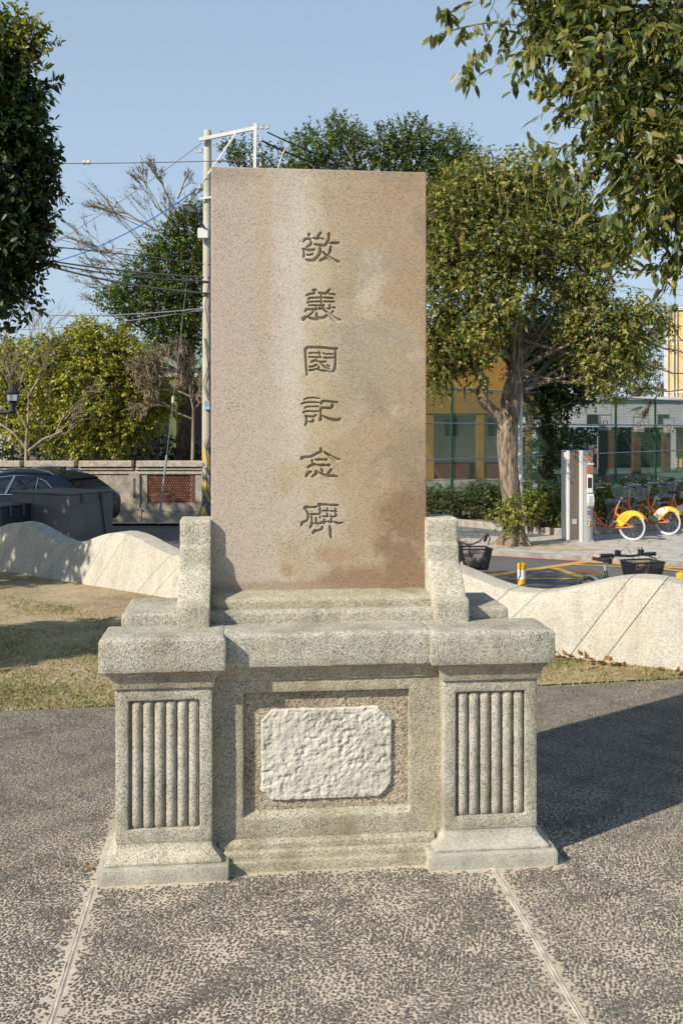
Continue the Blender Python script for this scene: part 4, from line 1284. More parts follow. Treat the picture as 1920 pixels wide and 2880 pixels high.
# cross-arm (channel steel), hanging arm and brace
def bar(a, b_, w, h, name, mat, parent):
    a, b_ = Vector(a), Vector(b_)
    d = (b_ - a).normalized()
    s = d.cross(Vector((0, 1, 0)))
    s = s.normalized()
    y = Vector((0, 1, 0))
    vs = []
    for p in (a, b_):
        for i, j in ((-1, -1), (1, -1), (1, 1), (-1, 1)):
            vs.append(p + s * (h / 2 * i) + y * (w / 2 * j))
    return MB().add(vs, [(0, 3, 2, 1), (4, 5, 6, 7), (0, 1, 5, 4), (1, 2, 6, 5), (2, 3, 7, 6), (3, 0, 4, 7)]).build(name, mat, parent, bevel=0.004)
yo = -0.16
def f(px, py, dy=yo): return pl(px, py, PY_ + dy) 
bar(f(561, 393), f(725, 359), 0.07, 0.085, 'cross_arm', M['white_steel'], pole)
bar(f(719, 347, -0.22), f(715, 560, -0.22), 0.06, 0.075, 'hanging_arm', M['white_steel'], pole)
bar(f(663, 376, -0.22), f(585, 490, -0.12), 0.03, 0.045, 'brace', M['white_steel'], pole)
bar(f(563, 560, -0.14), f(640, 548, -0.14), 0.05, 0.045, 'lower_cross_arm', M['white_steel'], pole)
bar(f(566, 552, 0.14), f(640, 541, 0.14), 0.05, 0.045, 'lower_cross_arm', M['white_steel'], pole)
for z in (2.0, 4.1, 6.2):
    MB().lathe([(0.127 - z * 0.0047, z), (0.127 - z * 0.0047, z + 0.03)], 20).build('pole_band', M['steel'], pole)
def insulator(p, horizontal=True):
    m = MB(); m.lathe([(0.016, -0.045), (0.034, -0.04), (0.034, -0.018), (0.02, -0.008), (0.02, 0.008), (0.034, 0.018), (0.034, 0.04), (0.016, 0.045)], 10, p)
    m.build('insulator', M['porcelain'], pole, smooth=40)
    b2 = MB(); b2.tube([p + Vector((0, 0, -0.055)), p + Vector((0, 0, 0.055))], 0.006, 5)
    b2.tube([p + Vector((0, 0, 0.055)), p + Vector((-0.12, 0, 0.06))], 0.006, 5)
    b2.tube([p + Vector((0, 0, -0.055)), p + Vector((-0.12, 0, -0.05))], 0.006, 5)
    b2.build('insulator_bracket', M['steel'], pole)
for px, py in ((737, 357), (753, 357), (735, 391), (734, 424), (733, 462), (700, 446)):
    insulator(f(px, py, -0.22))
for px, py in ((568, 423), (566, 524), (570, 870)):
    insulator(f(px, py, -0.05) + Vector((-0.02, 0, 0)))
    MB().tube([f(px + 1, py - 5, -0.05), f(px + 12, py - 2, -0.05), f(px + 16, py + 6, -0.05)], 0.008, 5).build('insulator_hook', M['steel'], pole)
# meter boxes and warning plates
def at_box(px0, px1, py0, py1, dy, dep, name, mat, lab=None):
    a, b_ = f(px0, py1, dy), f(px1, py0, dy)
    o = MB().box(a.x, b_.x, a.y, a.y + dep, a.z, b_.z).build(name, mat, pole, bevel=0.006)
    if lab: o['label'] = lab
    return o
at_box(556, 585, 641, 669, -0.30, 0.16, 'control_box', M['white_steel'])
at_box(575, 590, 1127, 1143, -0.20, 0.10, 'meter_box', M['steel'])
M['blue_paint'] = plain('pale_blue_paint', (0.22, 0.48, 0.70), 0.5, var=0.1)
at_box(575, 591, 1143, 1152, -0.205, 0.10, 'meter_box_sill', M['blue_paint'])
def wrap_plate(px0, px1, py0, py1, name):
    z1, z0 = f(583, py0).z, f(583, py1).z
    r = 0.128 - 0.0047 * z0 + 0.004
    cx = 583
    vs, fs = [], []
    for i in range(7):
        px = px0 + (px1 - px0) * i / 6
        x = (px - cx) / FPX * PY_
        x = max(-r, min(r, x))
        y = -math.sqrt(max(0, r * r - x * x))
        vs += [(x, y, z0), (x, y, z1)]
    for i in range(6):
        fs.append((2 * i, 2 * i + 2, 2 * i + 3, 2 * i + 1))
    o = MB().add(vs, fs).build(name, M['yellow_plate'], pole)
    # columns of small printed characters
    pr = MB()
    for c in range(2):
        for k in range(7):
            px = px0 + (px1 - px0) * (0.35 + 0.32 * c)
            x = (px - cx) / FPX * PY_; z = z1 - (z1 - z0) * (0.12 + 0.115 * k)
            y = -math.sqrt(max(0.0001, r * r - x * x)) - 0.002
            for dx, dz, w, h in ((0, 0, .022, .006), (0, -.012, .022, .006), (0, -.006, .006, .022)):
                pr.add([(x + dx - w / 2, y, z + dz - h / 2), (x + dx + w / 2, y, z + dz - h / 2), (x + dx + w / 2, y, z + dz + h / 2), (x + dx - w / 2, y, z + dz + h / 2)], [(0, 1, 2, 3)])
    pr.build('printed_characters', M['black'], o)
wrap_plate(577, 592, 1232, 1264, 'yellow_notice')
wrap_plate(566, 571, 1233, 1264, 'yellow_notice')
wrap_plate(569, 588, 1322, 1355, 'yellow_notice')
# conduit down the right side, loose cables down the front
MB().tube([f(596, 1100, -0.02), f(597, 1480, -0.02)], 0.03, 8).build('conduit', M['white_steel'], pole, smooth=60)
MB().tube([f(575, 950, -0.14), f(585, 1010, -0.16), f(594, 1110, -0.14), f(592, 1220, -0.16), f(580, 1268, -0.17), f(586, 1300, -0.17), f(581, 1340, -0.17), f(583, 1375, -0.17), f(600, 1420, -0.15)], 0.012, 6).build('loose_cable', M['wire'], pole, smooth=60)
MB().tube([f(588, 800, -0.14), f(577, 860, -0.16), f(590, 930, -0.15), f(596, 1000, -0.13), f(571, 1080, -0.16), f(588, 1128, -0.15)], 0.010, 6).build('loose_cable', M['wire'], pole, smooth=60)
# street lamp on its arm
MB().tube([f(580, 650, -0.2), f(560, 615, -0.55), f(549, 600, -0.7)], 0.03, 8).build('lamp_arm', M['grey_steel'], pole, smooth=60)
la, lb = f(553, 603, -0.68), f(520, 575, -1.15)
d = (lb - la); s = d.cross(Vector((0, 0, 1))).normalized() * 0.13; up = s.cross(d).normalized()
up = up if up.z > 0 else -up
vs = []
for k, (ff, w, h) in enumerate(((0.0, 0.45, 0.03), (0.25, 0.9, 0.06), (0.85, 1.0, 0.06), (1.0, 0.8, 0.03))):
    c = la + d * ff
    vs += [c - s * w, c + s * w, c + s * w * 0.8 + up * h, c - s * w * 0.8 + up * h]
fs = [(0, 1, 2, 3), (15, 14, 13, 12)]
for k in range(3):
    for j in range(4):
        a, b_ = k * 4 + j, k * 4 + (j + 1) % 4
        fs.append((a, b_, b_ + 4, a + 4))
head = MB().add(vs, fs).build('lamp_head', M['grey_steel'], pole, bevel=0.008)
c = [la + d * 0.3 - s * 0.7, la + d * 0.3 + s * 0.7, la + d * 0.92 + s * 0.75, la + d * 0.92 - s * 0.75]
MB().add([p - up * 0.006 for p in c], [(0, 1, 2, 3)]).build('lamp_lens', M['white'], head)

def wire(p, q, sag, r, mat, label, n=14):
    mb = MB(); p, q = Vector(p), Vector(q)
    pts = []
    for i in range(n + 1):
        t = i / n
        x = p.lerp(q, t); x.z -= sag * 4 * t * (1 - t)
        pts.append(x)
    mb.tube(pts, r, 5)
    o = mb.build('overhead_cable', mat, None, smooth=60)
    tag(o, label, 'cable', 'overhead cables strung from the utility pole')
    return o
W_ = pt
wire(pt(-40, 460, 23.0), pt(700, 450, 23.8), 0.03, 0.012, M['grey_wire'], 'level grey overhead cable carrying a white spacer, left of the pole')
sp_ = thing('line_spacer', 'small white insulator spliced into the level overhead cable', 'insulator', pt(244, 457, 23.4))
m = MB(); m.lathe([(0.03, -0.09), (0.05, -0.08), (0.05, -0.03), (0.035, -0.02), (0.035, 0.02), (0.05, 0.03), (0.05, 0.08), (0.03, 0.09)], 12)
o = m.build('insulator_body', M['porcelain'], sp_, smooth=40); o.rotation_euler = (0, R(90), 0)
wire(pt(90, 720, 30), pt(566, 403, 23.9), 0.12, 0.009, M['grey_wire'], 'thin grey cable rising steeply to the top of the pole')
wire(pt(120, 745, 28), pt(556, 531, 23.9), 0.25, 0.016, M['blue_wire'], 'blue cable rising to the insulator above the street lamp')
wire(pt(110, 690, 25), pt(590, 745, 23.9), -0.02, 0.016, M['wire'], 'topmost black cable of the bundle left of the pole')
wire(pt(118, 730, 25), pt(590, 781, 23.9), 0.06, 0.022, M['wire'], 'second black cable of the bundle left of the pole')
wire(pt(118, 736, 25), pt(590, 792, 23.85), 0.10, 0.020, M['wire'], 'third black cable of the bundle left of the pole')
wire(pt(118, 742, 25), pt(590, 826, 23.8), 0.12, 0.026, M['wire'], 'lowest thick black cable of the bundle left of the pole')
wire(pt(-20, 877, 26), pt(566, 868, 23.9), 0.13, 0.014, M['grey_wire'], 'low grey cable crossing in front of the green roof')
wire(pt(-20, 930, 27), pt(566, 872, 23.9), 0.1, 0.012, M['grey_wire'], 'lowest grey cable slanting up from the roof to the pole')
wire(pt(752, 372, 23.8), pt(1250, 520, 30), 0.25, 0.018, M['wire'], 'black cable dropping behind the slab from the hanging arm')
wire(pt(735, 395, 23.8), pt(1100, 500, 27), 0.2, 0.024, M['wire'], 'bundled black cable dropping from the second insulator')
wire(pt(735, 428, 23.8), pt(900, 560, 25), 0.1, 0.012, M['wire'], 'thin black cable dropping from the third insulator')
wire(pt(806, 412, 23.9), pt(775, 500, 23.9), -0.1, 0.016, M['white_steel'], 'short white cable tail looping down behind the slab')
wire(pt(1310, 462, 40), pt(1620, 402, 24), 0.15, 0.02, M['wire'], 'dark cable slanting up into the leaves at the upper right')
wire(pt(1640, 715, 50), pt(1960, 672, 24), 0.1, 0.02, M['wire'], 'dark cable right of the round-crowned tree')
for i, (a, b_) in enumerate((((1730, 790), (1960, 835)), ((1730, 800), (1960, 812)), ((1790, 840), (1960, 870)), ((1700, 850), (1960, 858)))):
    wire(pt(*a, 60), pt(*b_, 45), 0.15, 0.014, M['grey_wire'], ['upper', 'second', 'third', 'lowest'][i] + ' of the thin cables left of the yellow tower block')
# guy wire to the footpath with its guard
g0, g1 = pt(527, 780, 24.2), pt(447, 1484, 24.3); g1.z = ROAD + 0.06
gt = thing('guy_wire', 'slanting guy wire with grey guard in front of the lattice opening', 'guy wire', g1)
gm = g1.lerp(g0, 0.28)
MB().tube([Vector((0, 0, 0)), gm - g1], 0.028, 8).build('guard_tube', M['steel'], gt, smooth=60)
MB().tube([gm - g1, g0 - g1], 0.010, 5).build('wire', M['grey_wire'], gt)
gi = g1.lerp(g0, 0.505) - g1
MB().tube([gi - Vector((0.006, 0, 0.08)), gi + Vector((0.006, 0, 0.08))], 0.035, 8).build('strain_insulator', M['porcelain'], gt, smooth=50)

# ------------------------------------------------------------------ park lantern at the left edge
lp_ = pt(37, 1160, 17.0)
lant = thing('park_lantern', 'black park lantern on a bracket arm at the left edge', 'street lamp', (-7.2, 17.0, ROAD))
L0 = lp_ - Vector((-7.2, 17.0, ROAD))
MB().tube([(0, 0, -0.05), (0, 0, 0.4), (0, 0, 3.3)], [0.09, 0.06, 0.045], 12).build('post', M['black'], lant, smooth=60)
MB().tube([(0, 0, L0.z - 0.02), (0.25, 0, L0.z + 0.03), (L0.x - 0.12, 0, L0.z + 0.0), (L0.x, 0, L0.z)], 0.028, 8).build('bracket', M['black'], lant, smooth=60)
m = MB(); m.lathe([(0.03, 0.0), (0.07, 0.02), (0.045, 0.05), (0.05, 0.17), (0.09, 0.19), (0.09, 0.2)], 14, L0); m.build('lantern_base', M['black'], lant, smooth=40)
def clear_glass():
    m, nt, b = new_mat('lantern_glass')
    c = ramp(nt, noise_t(nt, obj_co(nt), 5.0), [(0, (0.8, 0.8, 0.8)), (1, (0.95, 0.95, 0.93))])
    lk(nt, c, b.inputs['Base Color'])
    b.inputs['Transmission Weight'].default_value = 0.85; b.inputs['Roughness'].default_value = 0.12
    return m
m = MB(); m.lathe([(0.088, 0.2), (0.105, 0.32)], 14, L0); m.build('lantern_glass', clear_glass(), lant, smooth=40)
m = MB(); m.lathe([(0.13, 0.32), (0.135, 0.335), (0.10, 0.37), (0.045, 0.44), (0.025, 0.455), (0.02, 0.47), (0.025, 0.48), (0.004, 0.51)], 14, L0); m.build('lantern_roof', M['black'], lant, smooth=40)

# ------------------------------------------------------------------ bollards
M['bollard_yellow'] = plain('bollard_yellow', (0.72, 0.40, 0.02), 0.45, var=0.08)
M['bollard_white'] = plain('bollard_white', (0.75, 0.74, 0.72), 0.45, var=0.08)
def bollard(x, y, label):
    t = thing('bollard', label, 'bollard', (x, y, ROAD), 0, 'striped bollards along the road')
    r = 0.052
    for z0, z1, mt in ((0.0, 0.14, 'bollard_yellow'), (0.14, 0.28, 'bollard_white'), (0.28, 0.42, 'bollard_yellow')):
        pass
    segs = [(0.0, 0.10, 'bollard_yellow'), (0.10, 0.30, 'bollard_white'), (0.30, 0.405, 'bollard_yellow'), (0.405, 0.60, 'bollard_white')]
    segs = [(0.0, 0.24, 'bollard_yellow'), (0.24, 0.415, 'bollard_white'), (0.415, 0.50, 'bollard_yellow'), (0.50, 0.62, 'bollard_white')]
    for z0, z1, mt in segs:
        m = MB(); m.lathe([(r, z0), (r, z1 - 0.001)], 18); m.build('band', M[mt], t, smooth=40)
    m = MB(); m.lathe([(r + 0.002, 0.62), (r + 0.002, 0.685), (r - 0.006, 0.692), (0.02, 0.694), (0.018, 0.705), (0.002, 0.706)], 18)
    m.build('cap', M['bollard_yellow'], t, smooth=40)
bollard(2.24, 12.4, 'yellow and white bollard behind the dip of the wavy wall')
bollard(3.93, 11.55, 'bollard just showing its yellow top at the right edge')
bollard(-2.76, 15.0, 'bollard with only its yellow top showing, left of the monument')

# ------------------------------------------------------------------ BICYCLES
M['orange'] = plain('orange_enamel', (0.66, 0.15, 0.025), 0.35, var=0.08)
M['guard_yellow'] = plain('yellow_plastic', (0.80, 0.45, 0.03), 0.4, var=0.06)
M['tyre_white'] = plain('white_wall_tyre', (0.55, 0.54, 0.52), 0.6, var=0.1)
M['alu'] = plain('silver_alloy', (0.55, 0.56, 0.57), 0.3, 0.7, var=0.08)
M['bike_black'] = plain('black_enamel', (0.02, 0.02, 0.022), 0.35, var=0.1)
M['bike_brown'] = plain('brown_enamel', (0.17, 0.09, 0.045), 0.4, var=0.15)
M['pink'] = plain('pink_cover', (0.65, 0.30, 0.28), 0.7, var=0.1)
M['grey_plastic'] = plain('grey_plastic', (0.30, 0.31, 0.32), 0.5, var=0.1)
M['canvas'] = plain('grey_canvas', (0.33, 0.30, 0.25), 0.9, var=0.25, scale=20)
M['teal'] = plain('teal_print', (0.10, 0.50, 0.45), 0.5, var=0.1)
M['purple'] = plain('purple_print', (0.16, 0.08, 0.30), 0.5, var=0.1)

def wheel(t, x, r, tyre_mat):
    w = MB()
    k = 40
    vs, fs = [], []
    for i in range(k):
        a = 2 * math.pi * i / k
        for j in range(6):
            b_ = 2 * math.pi * j / 6
            rr = r - 0.019 + 0.019 * math.cos(b_)
            vs.append((x + rr * math.cos(a), 0.019 * math.sin(b_), r + rr * math.sin(a)))
    for i in range(k):
        for j in range(6):
            a, b_ = i * 6 + j, i * 6 + (j + 1) % 6
            c, d = ((i + 1) % k) * 6 + j, ((i + 1) % k) * 6 + (j + 1) % 6
            fs.append((a, b_, d, c))
    wh = w.add(vs, fs).build('wheel', tyre_mat, t, smooth=60)
    rim = MB(); vs, fs = [], []
    for i in range(k):
        a = 2 * math.pi * i / k
        for rr, y in ((r - 0.036, 0.011), (r - 0.05, 0.008), (r - 0.05, -0.008), (r - 0.036, -0.011)):
            vs.append((x + rr * math.cos(a), y, r + rr * math.sin(a)))
    for i in range(k):
        for j in range(4):
            a, b_ = i * 4 + j, i * 4 + (j + 1) % 4
            c, d = ((i + 1) % k) * 4 + j, ((i + 1) % k) * 4 + (j + 1) % 4
            fs.append((a, b_, d, c))
    rim.add(vs, fs).build('rim', M['alu'], wh, smooth=40)
    s = MB()
    for i in range(24):
        a = 2 * math.pi * i / 24; sgn = 1 if i % 2 else -1
        s.tube([(x + 0.02 * math.cos(a + 0.9 * sgn), 0.022 * sgn, r + 0.02 * math.sin(a + 0.9 * sgn)), (x + (r - 0.05) * math.cos(a), 0, r + (r - 0.05) * math.sin(a))], 0.0016, 3, False)
    s.build('spokes', M['alu'], wh)
    h = MB(); h.tube([(x, -0.05, r), (x, 0.05, r)], 0.024, 10); h.build('hub', M['alu'], wh, smooth=40)

def saddle(t, x, z, mat, cover=None):
    m = MB()
    st = [(-0.13, 0.085, 0.0), (-0.10, 0.10, 0.012), (-0.02, 0.08, 0.008), (0.06, 0.04, 0.0), (0.13, 0.022, -0.006)]
    vs, fs = [], []
    for dx, hw, dz in st:
        for y, zz in ((-hw, -0.045), (-hw, -0.01), (-hw * 0.6, 0.012), (0, 0.016), (hw * 0.6, 0.012), (hw, -0.01), (hw, -0.045)):
            vs.append((x + dx, y, z + dz + zz))
    for i in range(len(st) - 1):
        for j in range(6):
            a = i * 7 + j
            fs.append((a, a + 1, a + 8, a + 7))
        fs.append((i * 7, i * 7 + 7, i * 7 + 13, i * 7 + 6))
    fs.append(tuple(range(7))); fs.append(tuple(range(len(st) * 7 - 1, len(st) * 7 - 8, -1)))
    m.add(vs, fs)
    s = m.build('saddle', mat, t, smooth=60)
    if cover:
        c = MB(); c.box(x - 0.10, x + 0.02, -0.095, 0.095, z + 0.005, z + 0.026)
        c.build('saddle_cover', cover, s, bevel=0.008, seg=2)

def basket(t, x0, x1, hw0, hw1, z0, z1, mat, nb=11, wire_r=0.0022, liner=None, name='basket'):
    """tapered wire basket with rim, bottom and upright wires"""
    m = MB()
    def ring(f):
        w = hw0 + (hw1 - hw0) * f
        sx = 0.82 + 0.18 * f
        cx = (x0 + x1) / 2; h = (x1 - x0) / 2 * sx
        return [(cx - h, -w), (cx + h, -w), (cx + h, w), (cx - h, w)]
    def edge(f, n=4):
        R_ = ring(f); z = z0 + (z1 - z0) * f
        return [Vector((x, y, z)) for x, y in R_]
    for f_, r in ((0.0, wire_r * 1.3), (0.33, wire_r), (0.66, wire_r), (1.0, wire_r * 2.6)):
        e = edge(f_)
        m.tube(e + [e[0]], r, 5, False)
    b0, b1 = edge(0.0), edge(1.0)
    for i in range(4):
        j = (i + 1) % 4
        for q in range(nb):
            t_ = (q + 0.5) / nb
            m.tube([b0[i].lerp(b0[j], t_), b1[i].lerp(b1[j], t_)], wire_r, 3, False)
    for q in range(nb):
        t_ = (q + 0.5) / nb
        m.tube([b0[0].lerp(b0[1], t_), b0[3].lerp(b0[2], t_)], wire_r, 3, False)
    o = m.build(name, mat, t)
    return o

def share_bike(loc, rz, label, print_mat=None):
    """hire bicycle; local x forward, origin on the ground under the bottom bracket"""
    t = thing('hire_bicycle', label, 'bicycle', loc, rz, 'hire bicycles in the docking row')
    r = 0.285
    xr, xf = -0.44, 0.62
    wheel(t, xr, r, M['tyre_white']); wheel(t, xf, r, M['tyre_white'])
    fr = MB()
    bb = (0.0, 0, 0.27)
    fr.tube([(xf - 0.20, 0, 0.80), (xf - 0.17, 0, 0.66), (xf - 0.22, 0, 0.50), (0.20, 0, 0.30), (0.06, 0, 0.25), bb], [0.03, 0.036, 0.034, 0.034, 0.034, 0.032], 10)
    fr.tube([bb, (-0.07, 0, 0.52), (-0.14, 0, 0.72)], [0.028, 0.026, 0.022], 10)
    for s in (-1, 1):
        fr.tube([(0.0, s * 0.03, 0.26), (-0.2, s * 0.055, 0.26), (xr, s * 0.06, r)], 0.016, 8)
        fr.tube([(-0.09, s * 0.02, 0.56), (-0.2, s * 0.06, 0.46), (xr, s * 0.06, r)], 0.012, 8)
        fr.tube([(xf - 0.10, s * 0.05, 0.62), (xf, s * 0.055, r)], 0.014, 8)
    fr.tube([(xf - 0.10, -0.05, 0.62), (xf - 0.12, 0, 0.64), (xf - 0.10, 0.05, 0.62)], 0.014, 8)
    fr.build('frame', M['orange'], t, smooth=60)
    MB().tube([(-0.14, 0, 0.70), (-0.185, 0, 0.85)], 0.014, 8).build('seat_post', M['alu'], t, smooth=60)
    saddle(t, -0.17, 0.885, M['bike_black'])
    MB().tube([(xf - 0.17, 0, 0.66), (xf - 0.22, 0, 0.90), (xf - 0.24, 0, 0.97)], 0.014, 8).build('stem', M['alu'], t, smooth=60)
    MB().tube([(xf - 0.42, -0.30, 1.02), (xf - 0.33, -0.28, 1.06), (xf - 0.22, -0.16, 1.06), (xf - 0.22, -0.05, 0.95), (xf - 0.23, 0, 0.935), (xf - 0.22, 0.05, 0.95), (xf - 0.22, 0.16, 1.06), (xf - 0.33, 0.28, 1.06), (xf - 0.42, 0.30, 1.02)], 0.012, 8).build('handlebar', M['alu'], t, smooth=60)
    for s in (-1, 1):
        MB().tube([(xf - 0.36, s * 0.288, 1.05), (xf - 0.47, s * 0.305, 1.0)], 0.017, 8).build('grip', M['bike_black'], t, smooth=60)
        MB().tube([(xf - 0.24, s * 0.20, 1.05), (xf - 0.20, s * 0.14, 0.9), (xf - 0.16, s * 0.03, 0.72)], 0.004, 4).build('brake_cable', M['wire'], t)
    basket(t, xf - 0.14, xf + 0.14, 0.14, 0.18, 0.76, 1.0, M['grey_plastic'], 9, 0.004)
    MB().box(xf - 0.16, xf + 0.12, -0.10, 0.10, 0.66, 0.74).build('lock_unit', M['grey_plastic'], t, bevel=0.02, seg=2)
    # rear wheel cover: a broad yellow fin on both sides
    for s in (-1, 1):
        outer, inner = [], []
        for i in range(15):
            f_ = i / 14
            a = R(185 - 175 * f_)
            outer.append((xr - (r + 0.055) * math.cos(math.pi - a) * 1.0, r + (r + 0.055) * math.sin(a)))
        outer = [(xr + (r + 0.05) * math.cos(R(a)), r + (r + 0.05) * math.sin(R(a))) for a in (2, 15, 30, 45, 60, 75, 90, 105, 120, 135, 148)]
        inner = [(xr + rr * math.cos(R(a)), r + rr * math.sin(R(a))) for a, rr in ((148, 0.315), (130, 0.285), (110, 0.26), (95, 0.22), (75, 0.17), (50, 0.14), (25, 0.14), (2, 0.2))]
        poly = outer + inner
        m = MB().prism(poly, lambda a, b_, d: (a, d, b_), s * 0.052, s * 0.058)
        g = m.build('wheel_guard', M['guard_yellow'], t)
        if print_mat:
            pp = [(xr + rr * math.cos(R(a)), r + rr * math.sin(R(a))) for a, rr in ((4, 0.325), (25, 0.325), (35, 0.2), (5, 0.2))]
            MB().prism(pp, lambda a, b_, d: (a, d, b_), s * 0.0585, s * 0.0595).build('printed_panel', print_mat, g)
            pp = [(xr + rr * math.cos(R(a)), r + rr * math.sin(R(a))) for a, rr in ((30, 0.325), (60, 0.328), (95, 0.32), (92, 0.24), (60, 0.18), (40, 0.2))]
            MB().prism(pp, lambda a, b_, d: (a, d, b_), s * 0.0585, s * 0.0595).build('printed_panel', M['white'], g)
        else:
            # smiling logo: two dots over a curved mouth
            lg = MB()
            lg.tube([(xr + 0.16, s * 0.06, 0.50), (xr + 0.155, s * 0.06, 0.455), (xr + 0.125, s * 0.06, 0.44), (xr + 0.095, s * 0.06, 0.455), (xr + 0.09, s * 0.06, 0.50)], 0.007, 5)
            for dx in (0.16, 0.09):
                lg.tube([(xr + dx, s * 0.058, 0.525), (xr + dx, s * 0.062, 0.525)], 0.010, 8)
            lg.build('logo', M['orange'], g)
    MB().prism([(xr + (r + 0.05) * math.cos(R(a)), r + (r + 0.05) * math.sin(R(a))) for a in range(0, 150, 10)] + [(xr + (r + 0.043) * math.cos(R(a)), r + (r + 0.043) * math.sin(R(a))) for a in range(140, -1, -10)],
               lambda a, b_, d: (a, d, b_), -0.05, 0.05).build('mudguard', M['guard_yellow'], t)
    c = MB(); c.tube([(0, -0.075, 0.27), (0, -0.065, 0.27)], 0.075, 20); c.tube([(0, -0.09, 0.27), (0.11, -0.09, 0.15)], 0.009, 6); c.tube([(0, 0.09, 0.27), (-0.11, 0.09, 0.39)], 0.009, 6)
    c.box(0.07, 0.15, -0.16, -0.09, 0.14, 0.16); c.box(-0.15, -0.07, 0.09, 0.16, 0.38, 0.40)
    c.build('crank', M['alu'], t)
    return t

HD = R(142)
dirv = Vector((math.cos(HD), math.sin(HD)))
for (x, y), lab, pm in (((5.93, 20.35), 'orange hire bicycle with plain yellow wheel guard beside the kiosk', None), ((7.02, 21.45), 'orange hire bicycle with white and teal print on its wheel guard', M['teal']),
                    ((7.66, 22.15), 'orange hire bicycle with purple print, third from the kiosk', M['purple']), ((8.55, 23.05), 'hire bicycle farthest from the kiosk at the right edge', None)):
    c = Vector((x, y)) + dirv * 0.44
    share_bike((c.x, c.y, WALK + 0.008), HD, lab, pm)
    fpos = Vector((x, y)) + dirv * 1.30
    dk = thing('bike_dock', 'grey docking post holding the front wheel of the ' + {5.93: 'nearest', 7.02: 'second', 7.66: 'third', 8.55: 'farthest'}[x] + ' hire bicycle', 'dock', (fpos.x, fpos.y, WALK), HD, 'docking posts of the hire bicycles')
    MB().box(-0.06, 0.10, -0.13, -0.05, 0, 0.62).build('post', M['grey_plastic'], dk, bevel=0.015, seg=2)
    MB().box(-0.10, 0.14, -0.14, 0.02, 0.60, 0.74).build('lock_head', M['grey_plastic'], dk, bevel=0.02, seg=2)
    MB().box(-0.105, -0.10, -0.12, 0.0, 0.64, 0.70).build('indicator', M['orange'], dk)

